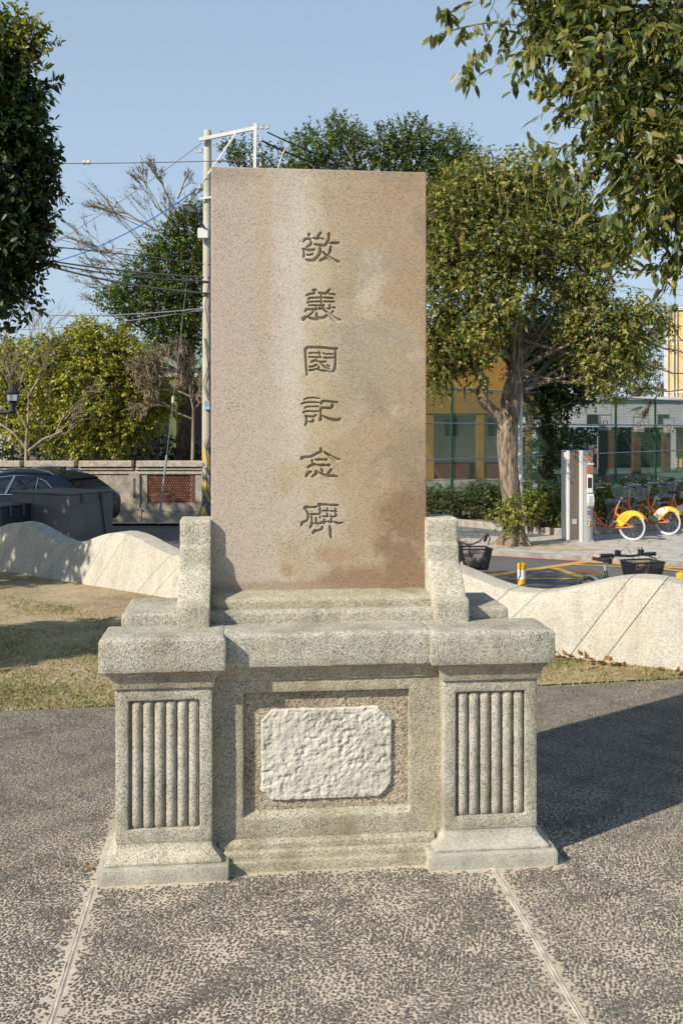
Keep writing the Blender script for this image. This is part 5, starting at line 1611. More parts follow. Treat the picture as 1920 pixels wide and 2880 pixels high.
def city_bike(loc, rz, label, frame_mat, bar_style, saddle_cover=None, cargo=False):
    t = thing('bicycle', label, 'bicycle', loc, rz)
    r = 0.32
    xr, xf = -0.50, 0.58
    wheel(t, xr, r, M['black']); wheel(t, xf, r, M['black'])
    fr = MB()
    fr.tube([(xf - 0.19, 0, 0.86), (xf - 0.15, 0, 0.66)], 0.022, 8)
    fr.tube([(xf - 0.16, 0, 0.70), (0.25, 0, 0.42), (0.0, 0, 0.29)], 0.02, 8)
    fr.tube([(xf - 0.17, 0, 0.78), (0.15, 0, 0.56), (-0.08, 0, 0.50)], 0.016, 8)
    fr.tube([(0, 0, 0.29), (-0.17, 0, 0.76)], 0.018, 8)
    for s in (-1, 1):
        fr.tube([(0, s * 0.03, 0.29), (xr, s * 0.055, r)], 0.011, 6)
        fr.tube([(-0.15, s * 0.02, 0.70), (xr, s * 0.055, r)], 0.010, 6)
        fr.tube([(xf - 0.12, s * 0.045, 0.66), (xf, s * 0.05, r)], 0.012, 6)
    fr.build('frame', frame_mat, t, smooth=60)
    MB().tube([(-0.17, 0, 0.74), (-0.205, 0, 0.88)], 0.014, 8).build('seat_post', M['alu'], t, smooth=60)
    saddle(t, -0.19, 0.905, M['bike_black'], saddle_cover)
    MB().tube([(xf - 0.19, 0, 0.84), (xf - 0.22, 0, 0.98)], 0.013, 8).build('stem', M['alu'], t, smooth=60)
    if bar_style == 'flat':
        MB().tube([(xf - 0.27, -0.30, 1.0), (xf - 0.23, -0.12, 1.0), (xf - 0.22, 0, 0.99), (xf - 0.23, 0.12, 1.0), (xf - 0.27, 0.30, 1.0)], 0.013, 8).build('handlebar', M['bike_black'], t, smooth=60)
        gx, gz = xf - 0.27, 1.0
    else:
        MB().tube([(xf - 0.44, -0.27, 1.03), (xf - 0.34, -0.27, 1.09), (xf - 0.24, -0.22, 1.10), (xf - 0.19, -0.12, 1.02), (xf - 0.20, -0.04, 0.985), (xf - 0.21, 0, 0.98), (xf - 0.20, 0.04, 0.985), (xf - 0.19, 0.12, 1.02), (xf - 0.24, 0.22, 1.10), (xf - 0.34, 0.27, 1.09), (xf - 0.44, 0.27, 1.03)], 0.012, 8).build('handlebar', frame_mat, t, smooth=60)
        gx, gz = xf - 0.40, 1.06
    for s in (-1, 1):
        if bar_style == 'flat':
            MB().tube([(gx + 0.015, s * 0.20, gz), (gx - 0.002, s * 0.33, gz)], 0.022, 8).build('grip', M['bike_black'], t, smooth=60)
            m = MB(); m.tube([(gx + 0.03, s * 0.19, gz + 0.01), (gx + 0.07, s * 0.22, gz - 0.02), (gx + 0.055, s * 0.31, gz - 0.05)], 0.007, 6)
            m.box(gx - 0.01, gx + 0.05, s * 0.14 - 0.02, s * 0.14 + 0.02, gz, gz + 0.055); m.build('brake_lever', M['bike_black'], t, smooth=60)
        else:
            MB().tube([(gx, s * 0.27, gz), (gx - 0.1, s * 0.275, gz - 0.07)], 0.018, 8).build('grip', M['bike_black'], t, smooth=60)
            MB().tube([(gx + 0.04, s * 0.275, gz + 0.01), (gx + 0.01, s * 0.31, gz - 0.03), (gx - 0.10, s * 0.315, gz - 0.12)], 0.007, 6).build('brake_lever', M['bike_black'], t, smooth=60)
        MB().tube([(gx + 0.04, s * 0.16, gz + 0.02), (gx + 0.12, s * 0.09, gz + 0.10), (gx + 0.16, s * 0.02, gz - 0.05), (xf - 0.13, 0, 0.75)], 0.0035, 5).build('brake_cable', M['wire'], t, smooth=60)
    bk = basket(t, xf - 0.14, xf + 0.15, 0.13, 0.18, 0.72, 0.965, M['bike_black'], 24, 0.0034)
    if cargo:
        m = MB()
        for (cx, cy, cz, a, b_, c_) in ((xf + 0.0, -0.06, 0.79, 0.10, 0.10, 0.075), (xf + 0.03, 0.09, 0.80, 0.09, 0.07, 0.07)):
            vs, fs = [], []
            for i in range(8):
                th = math.pi * i / 7
                for j in range(12):
                    ph = 2 * math.pi * j / 12
                    v = Vector((math.sin(th) * math.cos(ph), math.sin(th) * math.sin(ph), math.cos(th)))
                    kf = 1 + 0.22 * mnoise.noise(v * 2.3 + Vector((cx * 9, cy * 9, 0)))
                    vs.append((cx + v.x * a * kf, cy + v.y * b_ * kf, cz + v.z * c_ * kf))
            for i in range(7):
                for j in range(12):
                    q, q2 = i * 12 + j, i * 12 + (j + 1) % 12
                    fs.append((q, q2, q2 + 12, q + 12))
            m.add(vs, fs)
        cg = m.build('crumpled_cloth_bag', M['canvas'], None, smooth=60)
        cg.location = loc; cg.rotation_euler = (0, 0, rz)
        tag(cg, 'crumpled grey cloth bag lying in the left bicycle basket', 'bag')
        MB().box(xf + 0.152, xf + 0.156, -0.05, 0.05, 0.87, 0.91).build('name_plate', M['alu'], bk)
    # rear carrier
    m = MB()
    for s in (-0.06, -0.02, 0.02, 0.06):
        m.tube([(-0.24, s, 0.70), (xr - 0.2, s, 0.70)], 0.005, 5)
    for x in (-0.26, -0.42, xr - 0.2):
        m.tube([(x, -0.07, 0.70), (x, 0.07, 0.70)], 0.006, 5)
    for s in (-1, 1):
        m.tube([(xr - 0.1, s * 0.07, 0.70), (xr, s * 0.06, r)], 0.005, 5)
    m.build('rear_carrier', M['bike_brown'] if frame_mat == M['bike_black'] else frame_mat, t)
    for x in (xr, xf):
        MB().prism([(x + 0.345 * math.cos(R(a)), r + 0.345 * math.sin(R(a))) for a in range(20, 161, 10)] + [(x + 0.339 * math.cos(R(a)), r + 0.339 * math.sin(R(a))) for a in range(160, 19, -10)],
                   lambda a, b_, d: (a, d, b_), -0.025, 0.025).build('mudguard', M['alu'], t)
    c = MB(); c.tube([(0, -0.06, 0.29), (0, -0.05, 0.29)], 0.08, 20); c.tube([(0, -0.08, 0.29), (0.12, -0.08, 0.17)], 0.009, 6); c.tube([(0, 0.08, 0.29), (-0.12, 0.08, 0.41)], 0.009, 6)
    c.build('crank', M['alu'], t)
# both stand on the road just beyond the wavy wall, facing this way
def place_bike(head_xy, ang, **kw):
    d = Vector((math.cos(ang), math.sin(ang)))
    o = Vector(head_xy) - d * 0.36
    city_bike((o.x, o.y, ROAD), ang, **kw)
place_bike((3.12, 10.75), R(-75), label='black bicycle with wire basket and pink saddle cover behind the wavy wall', frame_mat=M['bike_black'], bar_style='flat', saddle_cover=M['pink'])
place_bike((1.53, 11.95), R(-82), label='old brown bicycle with swept handlebar beside the right-hand side post', frame_mat=M['bike_brown'], bar_style='swept', cargo=True)

# ------------------------------------------------------------------ HIRE KIOSK
M['kiosk_white'] = plain('kiosk_white', (0.62, 0.62, 0.60), 0.4, var=0.06, scale=2)
M['kiosk_grey'] = plain('kiosk_grey', (0.36, 0.37, 0.38), 0.4, var=0.06, scale=2)
M['kiosk_brown'] = plain('kiosk_brown', (0.13, 0.105, 0.085), 0.6, var=0.12, scale=3)
M['orange_panel'] = plain('orange_panel', (0.34, 0.12, 0.06), 0.5, var=0.08, scale=8)
M['pale_orange'] = plain('pale_orange_print', (0.45, 0.30, 0.23), 0.5, var=0.08, scale=8)
M['screen'] = plain('dark_screen', (0.03, 0.025, 0.022), 0.15, var=0.2)
M['navy_print'] = plain('navy_print', (0.02, 0.03, 0.10), 0.6, var=0.05)
M['blue_print'] = plain('blue_print', (0.05, 0.12, 0.42), 0.6, var=0.05)
M['yellow_print'] = plain('yellow_print', (0.75, 0.52, 0.04), 0.6, var=0.05)
def kiosk():
    kx, ky = 4.585, 20.15
    t = thing('hire_kiosk', 'tall white bicycle hire kiosk with orange panels and screen', 'kiosk', (kx, ky, WALK), R(0))
    t.scale = (0.86, 1.0, 1.0)
    H = 1.86
    # seen from its left-front corner: brown back panel between white edge strips at the left, curved grey front at the right
    MB().box(-0.01, 0.052, 0.06, 0.62, 0.03, H).build('edge_strip', M['kiosk_white'], t, bevel=0.008)
    MB().box(0.054, 0.262, 0.035, 0.60, 0.0, H - 0.012).build('back_panel', M['kiosk_brown'], t, bevel=0.004)
    MB().box(0.264, 0.345, 0.0, 0.60, 0.0, H).build('edge_strip', M['kiosk_white'], t, bevel=0.008)
    # rounded grey front
    poly = [(0.347, 0.012), (0.42, 0.0), (0.50, 0.005), (0.565, 0.03), (0.60, 0.08), (0.61, 0.16), (0.61, 0.55), (0.347, 0.55)]
    body = MB().prism(poly, lambda a, b_, d: (a, b_, d), 0.0, H - 0.006).build('front_body', M['kiosk_grey'], t, smooth=50)
    MB().box(0.0, 0.60, 0.02, 0.58, -0.01, 0.045).build('foot', M['concrete'], t)
    def face(x0, x1, z0, z1, y, d, name, mat, parent=t, bev=0.004):
        return MB().box(x0, x1, y, y + d, z0, z1).build(name, mat, parent, bevel=bev)
    face(0.44, 0.57, 1.66, 1.80, -0.008, 0.04, 'orange_panel', M['orange_panel'])
    face(0.44, 0.585, 1.405, 1.55, -0.008, 0.04, 'orange_panel', M['orange_panel'])
    face(0.44, 0.60, 1.57, 1.60, -0.012, 0.03, 'trim_strip', M['kiosk_white'])
    face(0.435, 0.575, 1.00, 1.37, -0.022, 0.05, 'screen_surround', M['kiosk_white'], bev=0.01)
    face(0.448, 0.548, 1.10, 1.31, -0.028, 0.01, 'screen', M['screen'])
    MB().prism([(-0.10, 0.83), (-0.02, 0.98), (0.02, 0.98), (0.02, 0.70), (-0.06, 0.74)], lambda a, b_, d: (d, a, b_), 0.435, 0.59).build('keypad_shelf', M['kiosk_white'], t, bevel=0.012, seg=2)
    MB().prism([(-0.103, 0.845), (-0.048, 0.948), (-0.052, 0.952), (-0.107, 0.849)], lambda a, b_, d: (d, a, b_), 0.46, 0.54).build('keypad', M['kiosk_grey'], t)
    # vertical printed strip, two lines of print, smiling logo
    st = face(0.375, 0.418, 1.10, 1.68, -0.006, 0.02, 'printed_strip', M['pale_orange'], bev=0)
    pr = MB()
    for i in range(11):
        z = 1.655 - i * 0.05
        for dx, dz, w, h in ((0, 0, .022, .005), (-.008, -.010, .005, .022), (.008, -.012, .005, .018), (0, -.02, .02, .005)):
            if (i * 7 + int(dx * 1000)) % 3 == 0: continue
            pr.box(0.3965 + dx - w / 2, 0.3965 + dx + w / 2, -0.008, -0.007, z + dz - h / 2, z + dz + h / 2)
    pr.build('printed_characters', M['kiosk_white'], st)
    pr = MB()
    for i in range(8):
        x = 0.445 + i * 0.017
        pr.box(x, x + 0.011, -0.008 + i * 0.0008, -0.002, 0.628, 0.631); pr.box(x + 0.004, x + 0.007, -0.008 + i * 0.0008, -0.002, 0.615, 0.638); pr.box(x, x + 0.011, -0.008 + i * 0.0008, -0.002, 0.617, 0.620)
    pr.build('printed_characters', M['navy_print'], t)
    pr = MB()
    for i in range(7):
        x = 0.445 + i * 0.017
        pr.box(x, x + 0.012, -0.008, -0.002, 0.572, 0.592)
    pr.build('printed_letters', M['blue_print'], t)
    lg = MB()
    lg.tube([(0.425, -0.006, 0.40), (0.43, -0.006, 0.345), (0.46, -0.006, 0.325), (0.495, -0.006, 0.345), (0.505, -0.006, 0.40)], 0.009, 6)
    for x in (0.425, 0.505):
        lg.tube([(x, -0.010, 0.455), (x, 0.0, 0.455)], 0.018, 12)
    lg.build('smile_logo', M['yellow_print'], t)
    for x, ch in ((0.535, 'b'), (0.55, 'i'), (0.562, 'k'), (0.578, 'e')):
        pass
    lt = MB()
    lt.box(0.520, 0.526, 0.003, 0.012, 0.33, 0.39); lt.box(0.526, 0.536, 0.004, 0.014, 0.33, 0.336); lt.box(0.526, 0.536, 0.004, 0.014, 0.356, 0.362); lt.box(0.534, 0.538, 0.006, 0.016, 0.334, 0.358)
    lt.box(0.545, 0.549, 0.01, 0.02, 0.33, 0.362); lt.box(0.545, 0.549, 0.01, 0.02, 0.372, 0.38)
    lt.box(0.556, 0.560, 0.018, 0.03, 0.33, 0.39); lt.box(0.560, 0.568, 0.022, 0.035, 0.345, 0.35); lt.box(0.566, 0.570, 0.025, 0.04, 0.33, 0.345); lt.box(0.566, 0.570, 0.025, 0.04, 0.35, 0.362)
    lt.build('logo_letters', M['orange'], t)
    MB().box(-0.075, -0.012, 0.10, 0.30, 1.66, 1.82).build('side_box', M['kiosk_white'], t, bevel=0.01)
    MB().box(0.10, 0.21, 0.020, 0.045, 0.36, 0.47).build('socket_box', M['kiosk_grey'], t, bevel=0.006)
kiosk()

# ------------------------------------------------------------------ CHAIN-LINK FENCE
M['fence_green'] = plain('green_post_paint', (0.02, 0.13, 0.045), 0.5, var=0.12)
M['rail'] = plain('galvanised_rail', (0.38, 0.40, 0.43), 0.5, 0.4, var=0.12)
M['mesh_wire'] = plain('green_mesh_wire', (0.035, 0.075, 0.05), 0.6, var=0.1)
def fence():
    A, B = Vector((1.75, 28.1)), Vector((19.5, 48.8))
    t = thing('chain_link_fence', 'tall green chain-link fence round the school court', 'fence', (0, 0, 0))
    z0, z1 = -0.66, 2.92
    Ld = (B - A).length; d = (B - A) / Ld
    pos = [Vector((1.9, 28.28)), Vector((3.31, 29.92)), Vector((5.65, 32.65)), Vector((8.0, 35.3)), Vector((10.55, 38.35)), Vector((12.95, 41.15)), Vector((15.5, 44.1)), Vector((18, 47))]
    for p in pos:
        MB().tube([(p.x, p.y, z0), (p.x, p.y, z1 + 0.05)], 0.045, 10).build('post', M['fence_green'], t, smooth=60)
    for z in (z1, 1.86, 0.78, -0.5):
        MB().tube([(A.x, A.y - 0.03, z), (B.x, B.y - 0.03, z)], 0.024, 8).build('rail', M['rail'], t, smooth=60)
    m = MB(); sp = 0.09; H = z1 - z0
    n = int((Ld + H) / sp)
    r = 0.0065
    for i in range(n):
        for sgn in (1, -1):
            # wire starts on the bottom edge at a and climbs at 55 degrees
            a = i * sp - (H / 1.4 if sgn > 0 else 0)
            pts = []
            s0, s1 = a, a + H / 1.4
            if sgn < 0: s0, s1 = s1, s0
            # clip to the fence length
            def at_s(s): return z0 + H * (s - s0) / (s1 - s0)
            lo, hi = max(0, min(s0, s1)), min(Ld, max(s0, s1))
            if hi - lo < 0.02: continue
            p, q = A + d * lo, A + d * hi
            m.tube([(p.x, p.y, at_s(lo)), (q.x, q.y, at_s(hi))], r, 3, False)
    o = m.build('chain_link_mesh', M['mesh_wire'], t); o['kind'] = 'stuff'
fence()

# ------------------------------------------------------------------ BUILDINGS
M['ochre'] = plain('shaded_ochre_paint', (0.22, 0.12, 0.016), 0.8, var=0.12, scale=1.5)  # ochre darkened: tree shade over the school block is put into the paint
M['ochre_pale'] = plain('pale_ochre_tile', (0.62, 0.42, 0.16), 0.75, var=0.08, scale=1.0)
M['ochre_dull'] = plain('dull_ochre_paint', (0.24, 0.14, 0.03), 0.85, var=0.2, scale=2)
M['cream'] = plain('cream_paint', (0.50, 0.485, 0.44), 0.85, var=0.1, scale=1.2)
M['grey_paint'] = plain('grey_white_paint', (0.50, 0.51, 0.52), 0.85, var=0.1, scale=0.8)
M['maroon'] = plain('maroon_dado', (0.085, 0.02, 0.022), 0.7, var=0.2, scale=2)
M['lilac'] = plain('lilac_paint', (0.13, 0.095, 0.115), 0.85, var=0.15, scale=1)
M['lime'] = plain('lime_paint', (0.10, 0.125, 0.045), 0.85, var=0.15, scale=1)
M['roof_green'] = plain('green_metal_roof', (0.15, 0.23, 0.17), 0.55, var=0.15, scale=1)
M['window_dark'] = plain('window_glass_dark', (0.03, 0.035, 0.04), 0.1, var=0.2)
M['dark_brown'] = plain('dark_brown_paint', (0.10, 0.055, 0.025), 0.7, var=0.15)
M['tile_line'] = plain('tile_joint', (0.40, 0.28, 0.12), 0.9, var=0.1)

def school_block():
    # open-fronted classroom block behind the fence
    y = 41.0
    t = thing('school_building', 'ochre and white school block with ochre columns behind the fence', 'building', (5.0, y, -0.66))
    X0, X1 = -5.5, 3.35
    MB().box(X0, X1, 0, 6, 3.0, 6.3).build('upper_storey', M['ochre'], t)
    MB().box(X0, X1 - 0.6, 1.9, 2.1, 0.92, 3.0).build('wall', M['cream'], t)
    MB().box(X0, X1 - 0.6, 1.86, 2.1, 0.0, 0.918).build('dado', M['maroon'], t)
    MB().box(X0, X1 + 0.3, -0.4, 6, -0.1, 0.22).build('floor_slab', M['concrete'], t)
    MB().box(X0, X1, 0.2, 6, 2.92, 3.0).build('soffit', M['cream'], t)
    for x in (-4.4, -1.35, 0.72, 2.75):
        w = 0.32 if x < 2 else 0.24
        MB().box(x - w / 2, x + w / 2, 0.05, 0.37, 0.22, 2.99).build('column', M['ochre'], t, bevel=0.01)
    for x in (-0.30 + 0.02, -2.2, 1.6):
        w = MB().box(x - 0.34, x + 0.34, 1.85, 1.92, 2.0, 2.86).build('window', M['alu'], t)
        MB().box(x - 0.30, x - 0.02, 1.838, 1.85, 2.05, 2.81).build('pane', M['window_dark'], w)
        MB().box(x + 0.02, x + 0.30, 1.838, 1.85, 2.05, 2.81).build('pane', M['window_dark'], w)
    for x in (-4.6, -2.5):
        w = MB().box(x - 0.7, x + 0.7, -0.03, 0.02, 4.2, 5.5).build('window', M['alu'], t)
        MB().box(x - 0.64, x - 0.02, -0.045, -0.03, 4.26, 5.44).build('pane', M['window_dark'], w)
        MB().box(x + 0.02, x + 0.64, -0.045, -0.03, 4.26, 5.44).build('pane', M['window_dark'], w)
    MB().box(X0, X1 + 0.2, -0.3, 6.2, 6.3, 6.5).build('roof', M['concrete'], t)
school_block()

def arcade_block():
    y = 60.0
    t = thing('arcade_building', 'long grey school building raised on columns beyond the court', 'building', (18.0, y, -0.66))
    MB().box(-7.5, 16, 0, 7, 2.5, 4.15).build('upper_wall', M['grey_paint'], t)
    MB().box(-7.6, 16, -0.25, 7.2, 4.15, 4.32).build('roof', M['cream'], t)
    for x, mt in ((-6.4, 'grey_paint'), (-5.7, 'dark_brown'), (-2.2, 'grey_paint'), (-1.75, 'dark_brown'), (1.9, 'grey_paint'), (5.6, 'grey_paint'), (6.0, 'dark_brown'), (9.4, 'grey_paint'), (13, 'grey_paint')):
        MB().box(x - 0.26, x + 0.26, 0.1, 0.6, 0, 2.5).build('column', M[mt], t)
    for x in (-2.9, 1.35, 5.25, 9.4):
        w = MB().box(x - 0.38, x + 0.38, -0.03, 0.03, 2.62, 3.3).build('window', M['alu'], t)
        MB().box(x - 0.33, x + 0.33, -0.04, -0.03, 2.67, 3.25).build('pane', M['window_dark'], w)
    MB().box(-7.5, 16, 6.6, 6.9, 0, 0.7).build('rear_parapet', M['cream'], t)
arcade_block()
def yellow_tower():
    y = 62.0
    t = thing('tower_block', 'tall pale yellow building at the right edge above the court', 'building', (20.2, y, -0.66), R(-21))
    MB().box(0, 9, 0, 8, 0, 9.75).build('wall', M['ochre_pale'], t)
    MB().box(-0.12, 9.1, -0.14, 8.1, 9.75, 10.0).build('parapet', M['cream'], t)
    MB().box(-0.13, 0.12, -0.12, 0.25, 0, 9.74).build('corner_pilaster', M['cream'], t)
    MB().tube([(0.42, -0.1, 0), (0.42, -0.1, 9.7)], 0.06, 8).build('downpipe', M['cream'], t)
    MB().tube([(0.62, -0.1, 0), (0.62, -0.1, 9.7)], 0.05, 8).build('downpipe', M['cream'], t)
    for z in (4.6, 7.9):
        MB().box(0.125, 9, -0.05, 0.0, z, z + 0.12).build('floor_band', M['cream'], t)
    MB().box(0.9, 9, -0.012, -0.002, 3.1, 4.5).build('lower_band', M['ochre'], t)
    for z in (1.2, 5.2):
        for x in (1.2, 3.4, 5.6):
            w = MB().box(x, x + 1.3, -0.06, 0.02, z, z + 1.6).build('window', M['cream'], t)
            MB().box(x + 0.08, x + 1.22, -0.07, -0.06, z + 0.08, z + 1.52).build('pane', M['window_dark'], w)
yellow_tower()

def left_school():
    # low school building behind the wall, seen under and over the trees
    a = R(-9)
    t = thing('lilac_schoolhouse', 'long lilac schoolhouse with pale eaves behind the left trees', 'building', (-14.5, 40.0, -0.66), a)
    L = 12.5
    MB().box(0, L, 2.7, 7, 0, 4.3).build('wall', M['lilac'], t)
    MB().box(-0.3, L + 0.3, -1.3, 7.3, 4.32, 4.62).build('eaves', M['cream'], t)
    vs = [(-0.4, -1.5, 4.63), (L + 0.4, -1.5, 4.63), (L + 0.4, 7.5, 4.63), (-0.4, 7.5, 4.63), (-0.4, 3, 6.1), (L + 0.4, 3, 6.1)]
    MB().add(vs, [(0, 1, 5, 4), (2, 3, 4, 5), (0, 4, 3), (1, 2, 5), (0, 3, 2, 1)]).build('roof', M['roof_green'], t)
    for i in range(5):
        x = 1.0 + i * 2.5
        MB().box(x - 0.2, x + 0.2, -1.2, -0.85, 0, 4.31).build('column', M['ochre_dull'] if i % 2 == 0 else M['lime'], t)
        w = MB().box(x + 0.6, x + 1.7, 2.66, 2.72, 1.0, 2.6).build('window', M['cream'], t)
        MB().box(x + 0.66, x + 1.12, 2.65, 2.66, 1.06, 2.54).build('pane', M['window_dark'], w)
        MB().box(x + 1.18, x + 1.64, 2.65, 2.66, 1.06, 2.54).build('pane', M['window_dark'], w)
    t2 = thing('green_roofed_hall', 'hall with pale green ribbed gable roof above the left trees', 'building', (-21, 52, -0.66), R(8))
    MB().box(0, 9.5, 0, 9, 0, 5.6).build('wall', M['cream'], t2)
    vs = [(-0.6, -0.6, 5.6), (10.0, -0.6, 5.6), (10.0, 9.6, 5.6), (-0.6, 9.6, 5.6), (-0.6, 4.5, 7.3), (8.2, 4.5, 7.3)]
    rf = MB().add(vs, [(0, 1, 5, 4), (2, 3, 4, 5), (0, 4, 3), (1, 2, 5), (0, 3, 2, 1)]).build('roof', M['roof_green'], t2)
    rb = MB()
    for i in range(24):
        x = -0.4 + i * 0.42
        k = 1.0 if x < 8.2 else (10.0 - x) / 1.8
        rb.tube([(x, -0.6, 5.63), (x, -0.6 + 5.1 * k, 5.63 + 1.7 * k)], 0.03, 4)
    rb.build('roof_ribs', M['roof_green'], rf)
left_school()

# ------------------------------------------------------------------ basketball hoops, cones, camera pole
M['board'] = plain('backboard_white', (0.55, 0.55, 0.55), 0.5, var=0.08)
for i, (px, py) in enumerate(((1701, 1188), (1794, 1193), (1878, 1197))):
    y = 50.0 + i * 2.5
    p = pt(px, py, y)
    t = thing('basketball_hoop', 'white backboard with orange rim on a brown post, ' + ['left', 'middle', 'right'][i] + ' of the three on the court', 'hoop', (p.x, y, -0.66), 0, 'basketball hoops on the court')
    H = p.z + 0.66
    MB().box(-0.22, 0.22, 0.25, 0.6, 0, H - 0.3).build('post', M['dark_brown'], t, bevel=0.02)
    MB().box(-0.27, 0.27, -0.02, 0.03, H - 0.36, H + 0.38).build('backboard', M['board'], t)
    m = MB(); 
    for x0, x1, za, zb in ((-0.30, 0.30, H + 0.36, H + 0.41), (-0.30, 0.30, H - 0.41, H - 0.36), (-0.30, -0.26, H - 0.36, H + 0.36), (0.26, 0.30, H - 0.36, H + 0.36)):
        m.box(x0, x1, -0.035, 0.035, za, zb)
    m.build('board_frame', M['steel'], t)
    m = MB()
    for x0, x1, za, zb in ((-0.12, 0.12, H + 0.05, H + 0.08), (-0.12, 0.12, H - 0.16, H - 0.13), (-0.12, -0.09, H - 0.13, H + 0.05), (0.09, 0.12, H - 0.13, H + 0.05)):
        m.box(x0, x1, -0.026, -0.021, za, zb)
    m.build('target_square', M['bike_black'], t)
    MB().tube([(0.2 * math.cos(a), -0.25 + 0.2 * math.sin(a), H - 0.24) for a in np.linspace(0, 2 * math.pi, 17)], 0.02, 6).build('rim', M['orange'], t)
    MB().box(-0.05, 0.05, 0.03, 0.4, H - 0.25, H - 0.15).build('bracket', M['dark_brown'], t)

def cone(x, y, z, s, label):
    t = thing('traffic_cone', label, 'traffic cone', (x, y, z), 0, 'orange traffic cones in the schoolyard')
    MB().box(-0.18 * s, 0.18 * s, -0.18 * s, 0.18 * s, 0, 0.03 * s).build('base', M['orange'], t, bevel=0.01)
    m = MB(); m.lathe([(0.14 * s, 0.03 * s), (0.092 * s, 0.36 * s)], 18); m.build('cone', M['orange'], t, smooth=40)
    m = MB(); m.lathe([(0.091 * s, 0.361 * s), (0.055 * s, 0.56 * s)], 18); m.build('white_band', M['board'], t, smooth=40)
    m = MB(); m.lathe([(0.054 * s, 0.561 * s), (0.03 * s, 0.70 * s), (0.01 * s, 0.71 * s)], 18); m.build('tip', M['orange'], t, smooth=40)
cone(11.75, 44.0, -0.66, 0.93, 'orange traffic cone with white band right of the kiosk')
cone(9.85, 44.0, -0.66, 0.7, 'small orange cone just left of the kiosk top')

cp = pt(1462, 1500, 21.0)
camp = thing('camera_pole', 'pale pole with a security camera behind the leaning tree trunk', 'camera', (cp.x, 21.0, WALK))
MB().tube([(0, 0, 0), (0, 0, 3.35)], 0.05, 12).build('pole', M['kiosk_white'], camp, smooth=60)
c0 = pt(1478, 1068, 20.7) - Vector((cp.x, 21.0, WALK))
MB().box(c0.x - 0.10, c0.x + 0.02, c0.y - 0.08, c0.y + 0.3, c0.z - 0.16, c0.z + 0.02).build('bracket', M['kiosk_grey'], camp, bevel=0.01)
h = MB(); h.box(-0.22, 0.22, -0.07, 0.07, -0.07, 0.05); hs_ = h.build('camera_housing', M['kiosk_grey'], camp, bevel=0.012)
hs_.location = (c0.x + 0.14, c0.y - 0.05, c0.z + 0.06); hs_.rotation_euler = (0, R(28), R(-25))
MB().box(-0.26, 0.27, -0.09, 0.09, 0.052, 0.064).build('sun_shield', M['kiosk_white'], hs_)

# ------------------------------------------------------------------ TREES
def bark(name, a, b_, scale=14.0):
    m, nt, bs = new_mat(name)
    co = obj_co(nt)
    mp = nt.nodes.new('ShaderNodeMapping'); mp.inputs['Scale'].default_value = (1, 1, 0.22); lk(nt, co, mp.inputs[0])
    n = noise_t(nt, mp.outputs[0], scale, 6.0, 0.7)
    c = ramp(nt, n, [(0.40, a), (0.60, b_)])
    c = mix(nt, 1.0, c, ramp(nt, noise_t(nt, co, 2.5, 4.0), [(0.35, (0.75, 0.75, 0.75)), (0.65, (1.15, 1.13, 1.1))]), 'MULTIPLY')
    lk(nt, c, bs.inputs['Base Color']); bs.inputs['Roughness'].default_value = 0.92
    bs.inputs['Specular IOR Level'].default_value = 0.2
    bump(nt, bs, n, 0.9, 0.02)
    return m
M['bark'] = bark('grey_brown_bark', (0.075, 0.056, 0.04), (0.33, 0.265, 0.195), 20.0)
M['bark_dark'] = bark('dark_bark', (0.05, 0.038, 0.028), (0.13, 0.10, 0.075))
M['bark_pale'] = bark('pale_bark', (0.20, 0.165, 0.12), (0.36, 0.30, 0.22))
M['twig'] = bark('twig_bark', (0.12, 0.09, 0.05), (0.22, 0.17, 0.09), 30)
M['twig_green'] = bark('green_twig', (0.16, 0.17, 0.05), (0.26, 0.26, 0.08), 30)

def unit(v):
    return v / (np.linalg.norm(v, axis=-1, keepdims=True) + 1e-9)

def leaves_arrays(P, D, Nn, L, W, curl=0.18, fold=0.22, fine=False):
    """folded leaves, all of one pattern: P base, D direction, Nn normal"""
    D = unit(D); S = unit(np.cross(D, Nn)); Nn = np.cross(S, D)
    L = L[:, None]; W = W[:, None]
    if fine:
        mid = P + D * L * 0.5 - Nn * W * fold
        l1 = P + D * L * 0.20 + S * W * 0.40; r1 = P + D * L * 0.20 - S * W * 0.40
        l2 = P + D * L * 0.58 + S * W * 0.46 - Nn * L * curl * 0.25; r2 = P + D * L * 0.58 - S * W * 0.46 - Nn * L * curl * 0.25
        tip = P + D * L - Nn * L * curl
        V = np.stack([P, l1, l2, tip, r2, r1, mid], 1)
        F = np.array([(0, 6, 1), (1, 6, 2), (2, 6, 3), (3, 6, 4), (4, 6, 5), (5, 6, 0)])
        return V, F
    mid = P + D * L * 0.48 - Nn * W * fold
    lf = P + D * L * 0.42 + S * W * 0.5 + Nn * W * 0.06
    rt = P + D * L * 0.42 - S * W * 0.5 + Nn * W * 0.06
    tip = P + D * L - Nn * L * curl
    V = np.stack([P, lf, mid, rt, tip], 1)
    F = np.array([(0, 2, 1), (1, 2, 4), (0, 3, 2), (2, 3, 4)])
    return V, F

